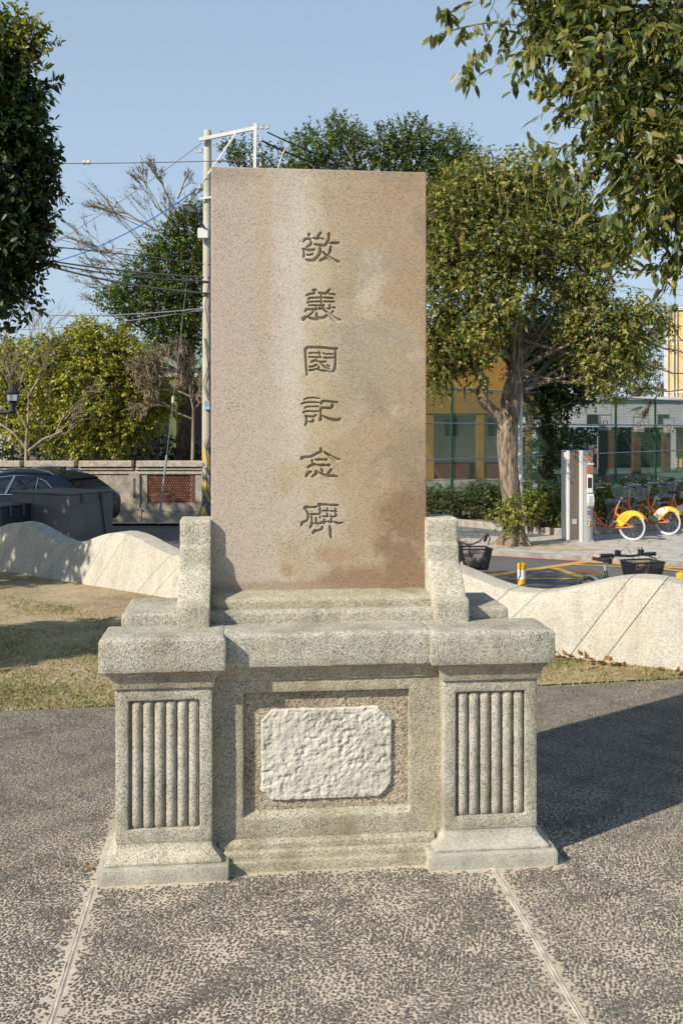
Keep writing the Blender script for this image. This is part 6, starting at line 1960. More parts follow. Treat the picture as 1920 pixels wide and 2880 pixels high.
def crown(clumps, n_twigs, leaves_per, leaf_len, leaf_w, palette, twig_len=0.35, droop=0.35, shell=0.45, up=0.15, gap=0.0, gapf=1.0, seed=1, spread=1.0, fine=False):
    """twigs scattered through ellipsoidal clumps, leaves set along each twig.
    returns V, F, tint, twigs(list of polylines)"""
    rng = np.random.default_rng(seed)
    wts = np.array([c[1] ** 2 for c in clumps]); wts = wts / wts.sum()
    idx = rng.choice(len(clumps), n_twigs, p=wts)
    C = np.array([tuple(c[0]) for c in clumps])[idx]
    Rr = np.array([c[1] for c in clumps])[idx]
    flat = np.array([c[2] if len(c) > 2 else 1.0 for c in clumps])[idx]
    tone = np.array([0.78 + 0.44 * rng.random() for c in clumps])[idx]
    dirs = unit(rng.normal(size=(n_twigs, 3)))
    rad = rng.random(n_twigs) ** shell
    off = dirs * (rad * Rr)[:, None]; off[:, 2] *= flat
    base = C + off
    if gap > 0:
        g = np.array([mnoise.noise(Vector(b_) * gapf) for b_ in base])
        k = g > -0.6 + gap
        base, dirs, tone = base[k], dirs[k], tone[k]
    n = len(base)
    tl = twig_len * rng.uniform(0.6, 1.3, n)
    td = unit(dirs * 0.8 + rng.normal(size=(n, 3)) * 0.55 + np.array([0, 0, up]))
    # leaf parameters
    m = leaves_per
    t = (np.arange(m)[None, :] + rng.random((n, m))) / m
    ax = td[:, None, :] * np.ones((n, m, 1))
    pos = base[:, None, :] + ax * (tl[:, None] * t)[..., None]
    pos[..., 2] -= droop * 0.4 * tl[:, None] * t ** 2
    side = unit(np.cross(ax, rng.normal(size=(n, m, 3))))
    ld_ = unit(ax * 0.55 + side * 0.95 * spread + np.array([0, 0, -droop]) + rng.normal(size=(n, m, 3)) * 0.2)
    nn = unit(rng.normal(size=(n, m, 3)) * 0.6 + np.array([0, 0, 1.0]) + dirs[:, None, :] * 0.4)
    N = n * m
    pos, ld_, nn = pos.reshape(N, 3), ld_.reshape(N, 3), nn.reshape(N, 3)
    L = leaf_len * rng.uniform(0.65, 1.2, N); W = leaf_w * rng.uniform(0.75, 1.2, N)
    V, F = leaves_arrays(pos, ld_, nn, L, W, fine=fine)
    pal = np.array(palette)
    ci = rng.choice(len(pal), N, p=None)
    col = pal[ci] * rng.uniform(0.75, 1.25, N)[:, None] * np.repeat(tone, m)[:, None]
    tw = []
    for i in range(n):
        a, b_ = base[i] - td[i] * tl[i] * 0.35, base[i] + td[i] * tl[i]
        b_ = b_ - np.array([0, 0, droop * 0.4 * tl[i]])
        tw.append((Vector(a), Vector(b_)))
    return V, F, col, tw

def crown_objects(tree, V, F, col, mat, name='crown', origin=Vector((0, 0, 0)), single=0, cam_pref=None):
    """join the leaves into the crown part; optionally keep the leaves that show largest as parts of their own"""
    N, kv = len(V), V.shape[1]
    keep = np.ones(N, bool)
    if single:
        c = V.mean(1)
        px = HXP + FPX * c[:, 0] / c[:, 1]; py = HYP - FPX * (c[:, 2] - EYE) / c[:, 1]
        vis = (px > 5) & (px < 1915) & (py > 5) & (py < 2875)
        score = np.where(vis, 1.0 / c[:, 1], 0)
        if cam_pref is not None:
            score = score * cam_pref(px, py, c)
        pick = np.argsort(-score)[:single]
        pick = pick[score[pick] > 0]
        keep[pick] = False
        fl = [tuple(int(q) for q in f_) for f_ in F]
        for i in pick:
            o3 = V[i, 0]
            me = np_mesh('leaf', V[i] - o3, np.array(fl), np.repeat(col[i][None], kv, 0), True)
            o = link_mesh('leaf', me, mat, tree)
            o.location = Vector(o3) - origin
    Vk, ck = V[keep], col[keep]
    n = len(Vk)
    FF = (F[None] + (np.arange(n) * kv)[:, None, None]).reshape(-1, 3)
    me = np_mesh(name, (Vk - np.array(origin)[None, None]).reshape(-1, 3), FF, np.repeat(ck, kv, 0), True)
    o = link_mesh(name, me, mat, tree)
    o['kind'] = 'stuff'
    return o

def curve_pts(a, b_, bend, n=6, seed=0):
    rng = random.Random(seed)
    a, b_ = Vector(a), Vector(b_)
    d = b_ - a
    s = d.orthogonal().normalized(); t = d.cross(s).normalized()
    p1, p2 = rng.uniform(-1, 1), rng.uniform(-1, 1)
    out = []
    for i in range(n + 1):
        f_ = i / n
        w = math.sin(math.pi * f_) * bend * d.length
        out.append(a + d * f_ + (s * p1 + t * p2) * w + Vector((mnoise.noise(Vector((f_ * 3, seed, 0))), mnoise.noise(Vector((f_ * 3, seed, 5))), 0)) * bend * 0.3 * d.length * math.sin(math.pi * f_))
    return out

def branches(tree, origin, trunk_pts, trunk_r, clumps, mat, fork=0.6, seed=0, base_r=0.06, tips=3):
    """trunk as one part, limbs as a second part: from the fork to each clump"""
    o = Vector(origin)
    MB().tube([Vector(p) - o for p in trunk_pts], trunk_r, 16).build('trunk', mat, tree, smooth=60)
    mb = MB(); rng = random.Random(seed)
    nT = len(trunk_pts)
    for i, c in enumerate(clumps):
        k = min(nT - 1, max(1, int(nT * (fork + (1 - fork) * rng.random()))))
        st = Vector(trunk_pts[k]); en = Vector(c[0])
        r0 = min(trunk_r[k] * 0.6, base_r * rng.uniform(0.8, 1.2)) if hasattr(trunk_r, '__len__') else base_r
        pts = curve_pts(st, en, 0.10, 6, seed + i)
        mb.tube([p - o for p in pts], [r0 * (1 - 0.75 * q / 6) for q in range(7)], 7)
        for j in range(tips):
            dv = Vector((rng.uniform(-1, 1), rng.uniform(-1, 1), rng.uniform(-.6, 1))).normalized() * c[1] * 0.85
            p2 = curve_pts(pts[4], en + dv, 0.12, 4, seed * 3 + i * 7 + j)
            mb.tube([p - o for p in p2], [r0 * 0.4 * (1 - 0.75 * q / 4) for q in range(5)], 5)
    mb.build('limbs', mat, tree, smooth=60)

def twig_mesh(tree, origin, twigs, r, mat, every=1):
    mb = MB(); o = Vector(origin)
    for i, (a, b_) in enumerate(twigs):
        if i % every: continue
        mb.tube([a - o, b_ - o], [r, r * 0.5], 3, False)
    ob = mb.build('twigs', mat, tree); ob['kind'] = 'stuff'

UPPER = [(0.135, 0.15, 0.030), (0.075, 0.10, 0.022), (0.19, 0.185, 0.042), (0.042, 0.066, 0.017), (0.26, 0.225, 0.07), (0.095, 0.12, 0.025), (0.055, 0.08, 0.02)]
OLIVE = [(0.105, 0.120, 0.026), (0.075, 0.098, 0.022), (0.135, 0.135, 0.035), (0.055, 0.080, 0.020), (0.17, 0.15, 0.05)]
FICUS = [(0.07, 0.118, 0.020), (0.052, 0.095, 0.018), (0.11, 0.15, 0.024), (0.16, 0.185, 0.028), (0.038, 0.068, 0.016)]
LIME = [(0.29, 0.30, 0.03), (0.36, 0.34, 0.045), (0.21, 0.24, 0.03), (0.14, 0.18, 0.025), (0.42, 0.37, 0.08)]
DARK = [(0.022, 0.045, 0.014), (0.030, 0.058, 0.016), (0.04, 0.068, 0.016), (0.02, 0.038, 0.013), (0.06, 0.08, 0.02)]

# ---- tree whose leaves hang into the upper right corner
def tree_upper_right():
    base = (4.6, 7.0, 0.0)
    t = thing('overhanging_tree', 'broad-leaved tree hanging its leafy boughs into the upper right corner', 'tree', base)
    spec = [(1500, 10, 6.5, .32), (1600, 30, 6.3, .36), (1720, 50, 6.1, .42), (1850, 60, 5.9, .46), (1920, 120, 5.8, .46), (1600, 110, 6.2, .22), (1690, 180, 6.0, .30), (1790, 200, 5.9, .36), (1890, 250, 5.7, .40),
            (1690, 290, 6.0, .20), (1760, 350, 5.9, .28), (1840, 380, 5.7, .34), (1915, 420, 5.6, .36), (1720, 430, 6.0, .15), (1795, 480, 5.8, .21), (1880, 520, 5.7, .22), (1945, 600, 5.7, .18), (1905, 640, 5.8, .11), (1945, 740, 5.8, .12), (1995, 480, 5.6, .45),
            (1540, -70, 6.4, .35), (1700, -60, 6.2, .5), (1900, -40, 6, .55)]
    cl = [(pt(x, y, d), r, 0.9) for x, y, d, r in spec]
    # rest of the crown, outside the picture
    more = [((3.0, 6.6, 4.4), 0.8), ((3.8, 7.2, 4.9), 1.0), ((4.8, 7.6, 5.3), 1.1), ((5.4, 6.6, 4.8), 1.0), ((4.2, 6.2, 3.9), 0.8), ((3.3, 7.4, 5.6), 0.9), ((4.6, 6.6, 5.9), 1.0)]
    V, F, col, tw = crown(cl, 820, 9, 0.092, 0.038, UPPER, 0.30, 0.75, 0.55, -0.15, seed=3, fine=True)
    V2, F, col2, tw2 = crown([(Vector(a), r, 0.8) for a, r in more], 700, 10, 0.12, 0.055, UPPER, 0.4, 0.6, 0.5, seed=4, fine=True)
    # a few loose sprays at the edge
    sprays = [((1400, 60), (1215, 105), 6.3), ((1400, 80), (1290, 210), 6.3), ((1290, 60), (1240, 30), 6.3), ((1330, 150), (1310, 240), 6.3), ((1630, 500), (1490, 385), 5.9), ((1600, 470), (1570, 540), 5.9), ((1780, 560), (1720, 610), 5.8), ((1880, 640), (1805, 690), 5.8), ((1900, 700), (1860, 790), 5.8), ((1560, 230), (1500, 250), 6.1), ((1660, 250), (1500, 200), 6.1), ((1900, 560), (1800, 600), 5.8)]
    rng = np.random.default_rng(8)
    P, D, Nn = [], [], []
    tb = MB(); o = Vector(base)
    for a, b_, d in sprays:
        p, q = pt(*a, d), pt(*b_, d - 0.1)
        pts = curve_pts(p, q, 0.08, 5, int(a[0]))
        tb.tube([x - o for x in pts], [0.007 * (1 - 0.12 * i) for i in range(6)], 5)
        for i in range(22):
            f_ = 0.25 + 0.78 * i / 22
            x = p.lerp(q, min(1, f_)) + Vector(rng.normal(size=3) * 0.02)
            P.append(x); D.append((rng.normal() * 0.45, rng.normal() * 0.45, -0.85)); Nn.append((rng.normal() * 0.5 - .3, rng.normal() * 0.5 - 0.7, 0.35))
    P, D, Nn = np.array([tuple(x) for x in P]), np.array(D), np.array(Nn)
    V3, F = leaves_arrays(P, D, Nn, 0.09 * rng.uniform(.7, 1.15, len(P)), 0.036 * rng.uniform(.8, 1.2, len(P)), fine=True)
    col3 = np.array(OLIVE)[rng.choice(5, len(P))] * rng.uniform(1.0, 1.5, len(P))[:, None]
    V, col = np.concatenate([V, V2, V3]), np.concatenate([col, col2, col3])
    crown_objects(t, V, F, col, M['leaf'], 'crown', o, single=300)
    branches(t, base, [(4.6, 7.0, -0.1), (4.55, 7.0, 1.0), (4.5, 6.95, 2.2), (4.35, 6.9, 3.2), (4.2, 6.8, 4.2)], [0.2, 0.16, 0.14, 0.12, 0.08], cl[::2] + [(Vector(a), r) for a, r in more], M['bark'], 0.55, 5, 0.03, 2)
    twig_mesh(t, base, tw + tw2[::2], 0.004, M['twig_green'])
    tb.build('sprays', M['twig_green'], t)
tree_upper_right()

# ---- dark tree at the left edge
def tree_left():
    base = (-4.9, 9.9, 0.0)
    t = thing('left_edge_tree', 'dense dark evergreen tree reaching in from the left edge', 'tree', base)
    spec = [(15, 90, 9.3, .22), (60, 150, 9.3, .20), (-10, 190, 9.2, .40), (30, 300, 9.2, .45), (80, 350, 9.2, .36), (20, 430, 9.2, .55), (90, 440, 9.3, .38), (40, 540, 9.2, .5), (85, 570, 9.3, .34), (110, 640, 9.3, .24), (20, 660, 9.2, .5), (70, 700, 9.2, .36), (20, 770, 9.2, .36), (30, 835, 9.2, .16), (145, 645, 9.3, .12), (100, 290, 9.3, .16)]
    cl = [(pt(x - 48, y, d), r * 0.86, 1.0) for x, y, d, r in spec]
    more = [((-3.9, 9.6, 3.2), .9), ((-4.3, 9.6, 4.4), 1.0), ((-4.9, 10, 5.6), 1.0), ((-5.6, 9.6, 3.4), 1.0), ((-6.4, 9.3, 3.6), .9), ((-5.6, 10, 4.6), 1.0), ((-4.0, 10.4, 5.2), .9), ((-6.6, 9.6, 4.6), .8), ((-6.2, 9.0, 2.75), .6), ((-7.0, 8.6, 3.4), .7), ((-5.75, 9.35, 2.35), .42), ((-7.6, 9.2, 3.1), .7), ((-8.0, 8.7, 3.9), .8), ((-7.3, 9.8, 3.8), .8)]
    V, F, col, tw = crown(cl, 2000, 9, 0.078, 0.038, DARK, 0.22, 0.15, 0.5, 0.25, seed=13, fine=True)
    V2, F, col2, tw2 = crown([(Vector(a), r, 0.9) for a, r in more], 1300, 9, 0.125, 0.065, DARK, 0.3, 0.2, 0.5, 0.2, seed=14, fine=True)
    for a, b_, r_ in (((70, 130), (118, 112), .07), ((100, 420), (165, 405), .07), ((90, 470), (170, 480), .07), ((80, 640), (195, 648), .055), ((90, 690), (150, 745), .07), ((70, 240), (135, 300), .08), ((60, 860), (95, 850), .06), ((100, 560), (150, 540), .07)):
        for f_ in (0.2, 0.55, 0.9):
            cl.append((pt(a[0] + (b_[0] - a[0]) * f_, a[1] + (b_[1] - a[1]) * f_, 9.25), r_ * (1.5 - f_), 0.8))
    V4, F, col4, tw4 = crown(cl[-24:], 150, 9, 0.075, 0.034, DARK[1:] + [(0.09, 0.11, 0.025)], 0.16, 0.1, 0.6, 0.3, seed=16, fine=True)
    # lighter yellow-green shoots along the top
    top = [(pt(x, y, 9.2), r, 1.0) for x, y, r in ((15, 75, .12), (45, 60, .08), (70, 100, .10), (95, 125, .09), (60, 130, .13), (20, 110, .13), (0, 150, .14))]
    V3, F, col3, tw3 = crown(top, 90, 9, 0.07, 0.032, [(0.19, 0.20, 0.035), (0.15, 0.165, 0.03), (0.24, 0.23, 0.06)], 0.2, 0.1, 0.6, 0.5, seed=15, fine=True)
    V, col = np.concatenate([V, V2, V3, V4]), np.concatenate([col, col2, col3, col4])
    crown_objects(t, V, F, col, M['leaf'], 'crown', Vector(base), single=300, cam_pref=lambda px, py, c: np.where(px > 60, 1.3, 1.0))
    branches(t, base, [(-4.9, 9.9, -0.1), (-4.9, 9.9, 1.0), (-4.85, 9.85, 2.0), (-4.8, 9.8, 3.0), (-4.7, 9.8, 4.2)], [0.22, 0.18, 0.16, 0.13, 0.08], cl[::2] + [(Vector(a), r) for a, r in more], M['bark_dark'], 0.45, 9, 0.05, 2)
    twig_mesh(t, base, tw[::2] + tw3, 0.004, M['twig'])
tree_left()

def generic_tree(name, label, base, trunk_pts, trunk_r, clumps, n, lp_, ll, lw, pal, bk, seed, twl=0.35, droop=0.25, shell=0.5, gap=0.0, up=0.15, base_r=0.06, fork=0.5, tips=3, twig_every=2, twig_r=0.006, mat=None, group=None, spread=1.0):
    t = thing(name, label, 'tree', base, 0, group)
    cl = [(Vector(c[0]), c[1], c[2] if len(c) > 2 else 1.0) for c in clumps]
    V, F, col, tw = crown(cl, n, lp_, ll, lw, pal, twl, droop, shell, up, gap, 1.1, seed, spread)
    crown_objects(t, V, F, col, mat or M['leaf'], 'crown', Vector(base))
    branches(t, base, trunk_pts, trunk_r, cl, bk, fork, seed, base_r, tips)
    if twig_every:
        twig_mesh(t, base, tw, twig_r, M['twig'], twig_every)
    return t

# ---- leaning street tree right of the slab
def street_tree():
    Y = 19.6
    b0 = pt(1444, 1543, Y)
    base = (b0.x, Y, WALK)
    TP = [(1446, 1556), (1444, 1530), (1442, 1480), (1436, 1400), (1428, 1300), (1424, 1230), (1428, 1180), (1440, 1110), (1452, 1040), (1450, 950), (1440, 860)]
    trunk = [pt(x, y, Y) for x, y in TP]
    tr = [0.36, 0.27, 0.205, 0.185, 0.18, 0.185, 0.20, 0.185, 0.16, 0.13, 0.09]
    spec = [(1260, 620, 19.6, .75), (1330, 560, 20, .8), (1440, 540, 20, .8), (1540, 560, 20.2, .75), (1620, 640, 20, .65), (1690, 700, 19.8, .5), (1740, 680, 19.8, .35), (1290, 760, 19.3, .75), (1400, 700, 19.2, .7), (1500, 700, 19.4, .7), (1600, 760, 19.5, .6),
            (1240, 900, 19.3, .6), (1260, 1000, 19.2, .45), (1330, 940, 19.0, .5), (1400, 860, 19.0, .5), (1335, 1040, 19.1, .26), (1230, 1060, 19.4, .25), (1660, 860, 19.3, .55), (1720, 930, 19.2, .5), (1780, 900, 19.4, .42), (1700, 1020, 19.2, .42), (1770, 1000, 19.3, .36), (1620, 960, 19.4, .4), (1690, 1080, 19.2, .22), (1840, 910, 19.8, .28)]
    cl = [(pt(x, y, d), r, 1.0) for x, y, d, r in spec]
    t = thing('street_tree', 'leaning street tree with forked grey trunk right of the slab', 'tree', base)
    V, F, col, tw = crown(cl, 5900, 8, 0.105, 0.054, [(0.19, 0.21, 0.033), (0.24, 0.24, 0.04), (0.12, 0.15, 0.027), (0.07, 0.105, 0.022), (0.31, 0.275, 0.055), (0.31, 0.25, 0.085), (0.05, 0.08, 0.018)], 0.36, 0.45, 0.58, 0.1, 0.14, 1.3, 21)
    crown_objects(t, V, F, col, M['leaf'], 'crown', Vector(base))
    o = Vector(base)
    # trunk with root flare and burrs
    mb = MB(); mb.tube([p - o for p in trunk], tr, 22)
    me = bpy.data.meshes.new('trunk'); me.from_pydata(mb.v, [], mb.f)
    bm = bmesh.new(); bm.from_mesh(me); bmesh.ops.recalc_face_normals(bm, faces=bm.faces)
    bmesh.ops.subdivide_edges(bm, edges=[e for e in bm.edges], cuts=2, use_grid_fill=True, smooth=0.3)
    bm.normal_update()
    for v in bm.verts:
        h = v.co.z
        a = math.atan2(v.co.y, v.co.x)
        fl = max(0, 1 - (h + 0.05) / 0.45) ** 2
        v.co += v.normal * (0.03 * mnoise.noise(Vector((a * 1.5, a * 1.1, h * 1.2))) + 0.02 * mnoise.noise(v.co * 5) + fl * 0.16 * max(0, math.cos(a * 4 + 1)) )
    bm.to_mesh(me); bm.free(); sharpen(me, 70)
    link_mesh('trunk', me, M['bark'], t)
    lm = MB()
    fork = pt(1424, 1200, Y)
    limb = [fork, pt(1395, 1165, Y - 0.1), pt(1360, 1130, Y - 0.15), pt(1352, 1100, Y - 0.15), pt(1362, 1075, Y - 0.15), pt(1345, 1050, Y - 0.1), pt(1320, 1010, Y - 0.1), pt(1300, 950, Y)]
    lm.tube([p - o for p in limb], [0.15, 0.11, 0.105, 0.12, 0.095, 0.085, 0.06, 0.04], 12)
    lm.tube([p - o for p in (pt(1345, 1060, Y - .12), pt(1320, 1082, Y - .2), pt(1305, 1090, Y - .25), pt(1308, 1130, Y - .25))], [0.03, 0.035, 0.02, 0.01], 6)
    for i, c in enumerate(cl):
        st = trunk[8] if i % 3 else (limb[6] if c[0].x < fork.x else trunk[7])
        if i % 4 == 0: st = trunk[9]
        pts = curve_pts(st, c[0], 0.13, 6, 40 + i)
        lm.tube([p - o for p in pts], [0.045 * (1 - 0.13 * q) for q in range(7)], 7)
        for j in range(3):
            rr = random.Random(i * 9 + j)
            dv = Vector((rr.uniform(-1, 1), rr.uniform(-1, 1), rr.uniform(-.3, 1))).normalized() * c[1]
            p2 = curve_pts(pts[4], c[0] + dv, 0.12, 4, 400 + i * 5 + j)
            lm.tube([p - o for p in p2], [0.022 * (1 - 0.18 * q) for q in range(5)], 5)
    lm.build('limbs', M['bark'], t, smooth=60)
    # upright bare shoots in the top of the crown
    sh = MB(); rr = random.Random(5)
    for i in range(70):
        x = rr.uniform(1300, 1640); y = rr.uniform(520, 760)
        p = pt(x, y, Y + rr.uniform(-0.7, 0.3)); q = p + Vector((rr.uniform(-.15, .15), rr.uniform(-.1, .1), rr.uniform(.4, .9)))
        sh.tube([p - o, p.lerp(q, .5) + Vector((rr.uniform(-.03, .03), 0, 0)) - o, q - o], [0.009, 0.007, 0.003], 4, False)
    s = sh.build('bare_shoots', M['twig_green'], t); s['kind'] = 'stuff'
    twig_mesh(t, base, tw, 0.005, M['twig'], 2)
    # leafy suckers round the foot
    V, F, col, tw = crown([(pt(1430, 1450, Y - .3), .28, 0.9), (pt(1402, 1440, Y - .2), .24), (pt(1448, 1425, Y - .35), .2), (pt(1436, 1485, Y - .35), .18)], 130, 9, 0.07, 0.035, LIME[2:] + OLIVE[:2], 0.2, 0.2, 0.5, 0.3, seed=31)
    crown_objects(t, V, F, col, M['leaf'], 'suckers', o)
street_tree()

# ---- trees behind
def px_clumps(spec):
    return [(pt(x, y, d), r, 1.0) for x, y, d, r in spec]
c_ = px_clumps([(700, 450, 30, .55), (655, 440, 30, .4), (870, 450, 30, .9), (940, 400, 30, .7), (1010, 440, 30, .9), (1090, 410, 30, .7), (1160, 400, 30, .7), (1180, 460, 30, .9), (1250, 440, 30, .8), (1300, 460, 30, .6), (1290, 400, 30, .35), (945, 355, 30, .25), (1180, 360, 30, .28), (860, 410, 30, .35), (780, 520, 30, 1.0), (900, 560, 30, 1.2), (1060, 560, 30, 1.3), (1200, 560, 30.5, 1.2), (1300, 560, 31, 1.0), (820, 700, 30.5, 1.2), (1000, 740, 31, 1.4), (1180, 740, 31, 1.3), (1280, 760, 31, 1.0)])
generic_tree('rear_fig_tree', 'tall dark green fig tree rising behind the top of the slab', (0.9, 31, -0.7), [(0.9, 31, -0.8), (0.9, 31, 1), (0.95, 31, 2.5), (1.0, 31, 4.5), (0.9, 31, 6.5)], [0.4, 0.32, 0.28, 0.22, 0.14], c_, 4600, 9, 0.108, 0.062, FICUS, M['bark_dark'], 51, 0.34, -0.1, 0.5, 0.0, 0.6, 0.08)
c_ = px_clumps([(520, 640, 29, .55), (550, 610, 29, .45), (480, 680, 29, .45), (430, 700, 29, .4), (545, 720, 29, .7), (480, 760, 29, .7), (400, 780, 29, .6), (350, 830, 29, .5), (310, 845, 29, .35), (540, 820, 29, .8), (450, 850, 29, .8), (380, 880, 29, .6), (540, 920, 29, .8), (470, 930, 29, .7), (580, 720, 29, .6)])
generic_tree('rear_fig_tree', 'dark fig tree behind the utility pole, left of the slab', (-4.6, 29.4, -0.7), [(-4.6, 29.4, -0.8), (-4.6, 29.4, 1), (-4.6, 29.4, 2.5), (-4.5, 29.3, 4), (-4.4, 29.2, 5.5)], [0.35, 0.28, 0.25, 0.2, 0.12], c_, 2700, 9, 0.10, 0.058, FICUS, M['bark_dark'], 61, 0.32, 0.0, 0.5, 0.0, 0.4, 0.07)
c_ = px_clumps([(110, 1000, 27, .5), (170, 980, 27, .55), (250, 980, 27, .6), (320, 1000, 27, .65), (390, 1020, 27, .6), (300, 1060, 26.6, .6), (220, 1060, 26.6, .6), (140, 1080, 26.8, .6), (380, 1100, 26.8, .6), (430, 1080, 27, .4), (280, 1140, 26.6, .6), (200, 1170, 26.6, .5), (360, 1180, 26.7, .55), (290, 1220, 26.7, .45), (150, 1190, 26.8, .35), (400, 1220, 26.9, .35), (60, 1010, 27.5, .5), (20, 1060, 27.5, .6), (60, 1120, 27.6, .5), (240, 930, 27.4, .4), (330, 950, 27.4, .4), (10, 980, 27.6, .4), (110, 1180, 27, .45), (60, 1210, 27.2, .4), (20, 1160, 27.4, .45), (230, 1240, 26.8, .4), (330, 1250, 26.9, .35), (430, 1160, 27.2, .45), (150, 1245, 27, .3), (470, 1130, 27.6, .4)])
generic_tree('yellow_green_tree', 'bushy yellow-green tree behind the school wall at left', (-6.6, 27.2, -0.7), [(-6.6, 27.2, -0.8), (-6.6, 27.2, 0.5), (-6.55, 27.2, 1.5), (-6.5, 27.1, 2.6)], [0.26, 0.2, 0.17, 0.1], c_, 4300, 9, 0.098, 0.066, LIME, M['bark'], 71, 0.3, 0.35, 0.5, 0.0, 0.1, 0.05)
# tree in shade behind the fence, hedge-high foliage beyond the court
c_ = px_clumps([(1520, 960, 34, 1.0), (1560, 1040, 34, 1.0), (1500, 1060, 34.5, .9), (1590, 1090, 34, .8), (1540, 1150, 34, .8), (1610, 1020, 34, .7), (1640, 1100, 34, .5), (1545, 1240, 34.5, .7), (1520, 1310, 34.5, .6), (1480, 920, 35, 1.0), (1600, 930, 35, .9), (1560, 860, 35, 1.0)])
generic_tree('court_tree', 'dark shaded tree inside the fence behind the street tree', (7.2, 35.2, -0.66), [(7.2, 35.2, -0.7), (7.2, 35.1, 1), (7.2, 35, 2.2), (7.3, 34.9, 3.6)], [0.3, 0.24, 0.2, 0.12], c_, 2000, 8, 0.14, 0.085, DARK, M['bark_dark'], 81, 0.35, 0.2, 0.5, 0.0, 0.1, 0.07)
for i, (spec, lab, pal, sd) in enumerate((
    ([(1380, 1220, 66, 2.0), (1500, 1240, 66, 1.8), (1640, 1200, 68, 1.8), (1600, 1260, 68, 1.4)], 'leafy tree seen through the arcade, left of the kiosk top', FICUS, 91),
    ([(1740, 1230, 70, 1.6), (1790, 1200, 70, 1.5), (1770, 1270, 70, 1.4), (1720, 1290, 70, 1.0)], 'leafy tree seen through the arcade between the hoops', FICUS, 92),
    ([(1850, 1220, 72, 1.8), (1900, 1250, 72, 1.5), (1930, 1210, 72, 1.6), (1860, 1270, 72, 1.2)], 'leafy tree seen through the arcade at the right edge', LIME, 93),
    ([(1700, 1080, 80, 2.0), (1790, 1060, 82, 2.2), (1850, 1090, 80, 2.0), (1640, 1090, 80, 1.8), (1730, 1010, 84, 2.0), (1820, 990, 84, 1.5)], 'olive tree rising over the arcade roof by the yellow tower', OLIVE, 94))):
    cl = px_clumps(spec); cx = cl[0][0]
    generic_tree('far_tree', lab, (cx.x, cx.y + .5, -0.66), [(cx.x, cx.y + .5, -0.7), (cx.x, cx.y + .4, 0.8), (cx.x, cx.y + .2, max(1.4, cx.z * .8))], [0.3, 0.25, 0.15], cl, 700, 8, 0.26, 0.15, pal, M['bark_dark'], sd, 0.6, 0.2, 0.5, 0, 0.1, 0.07, twig_every=0, group='trees beyond the court')

# ---- bare and half-bare trees
def bare_tree(name, label, base, start, dirs, depth, length, r, mat, seed, spread=0.5, upb=0.25, leaves=None, kids=3, ratio=0.72, kink=0.12):
    t = thing(name, label, 'tree', base)
    o = Vector(base); rng = random.Random(seed)
    mb = MB(); tips = []
    def grow(p, d, L, rr, k):
        q = p + d * L
        mid = p.lerp(q, 0.5) + Vector((rng.uniform(-1, 1), rng.uniform(-1, 1), rng.uniform(-1, 1))) * L * kink
        mb.tube([p - o, mid - o, q - o], [rr, rr * 0.85, rr * 0.7], 6 if rr > 0.02 else 4, False)
        if k == 0:
            tips.append((p, q)); return
        n = kids if k > 1 else kids + 1
        for i in range(n):
            s = Vector((rng.gauss(0, 1), rng.gauss(0, 1), rng.gauss(0, 1))) * spread
            d2 = (d + s + Vector((0, 0, upb))).normalized()
            st = p.lerp(q, rng.uniform(0.55, 1.0))
            if k <= 2: tips.append((st, q))
            grow(st, d2, L * ratio * rng.uniform(0.8, 1.2), rr * 0.58, k - 1)
    for s_, d_, L_ in dirs:
        grow(Vector(s_), Vector(d_).normalized(), L_, r, depth)
    tr = MB(); tr.tube([Vector(p) - o for p in start], [r * 2.0, r * 1.6, r * 1.25][:len(start)], 10)
    tr.build('trunk', mat, t, smooth=60)
    mb.build('limbs', mat, t)
    return t, tips, o
# smooth-branched bare tree in front of the yellow-green one
b = pt(75, 1300, 26.0)
t_, tips, o_ = bare_tree('bare_tree', 'bare grey tree with upswept branches behind the wall at far left', (b.x, 26.0, -0.64), [(b.x, 26, -0.7), (b.x, 26, 0.6), pt(75, 1240, 26)],
    [(pt(75, 1240, 26), (0.05, 0, 1), 1.3), (pt(75, 1262, 26), (-0.8, 0.1, 0.7), 1.1), (pt(78, 1270, 26), (0.9, -0.1, 0.5), 1.1), (pt(75, 1200, 26), (-0.5, 0.2, 1), 1.0)], 4, 1.0, 0.034, M['bark_pale'], 17, 0.42, 0.18)
c_far = pt(60, 1000, 33)
bare_tree('bare_tree', 'fine-twigged leafless tree above the green roof at far left', (c_far.x - 0.3, 33, -0.64), [(c_far.x - .3, 33, -0.7), (c_far.x - .3, 33, 2.2), (c_far.x - .2, 33, 3.6)],
    [((c_far.x - .2, 33, 3.4), (-0.2, 0, 1), 1.4), ((c_far.x - .2, 33, 3.0), (0.5, 0, 1), 1.3), ((c_far.x - .3, 33, 2.6), (-0.6, .2, 0.9), 1.2)], 4, 1.2, 0.028, M['twig'], 23, 0.36, 0.25)
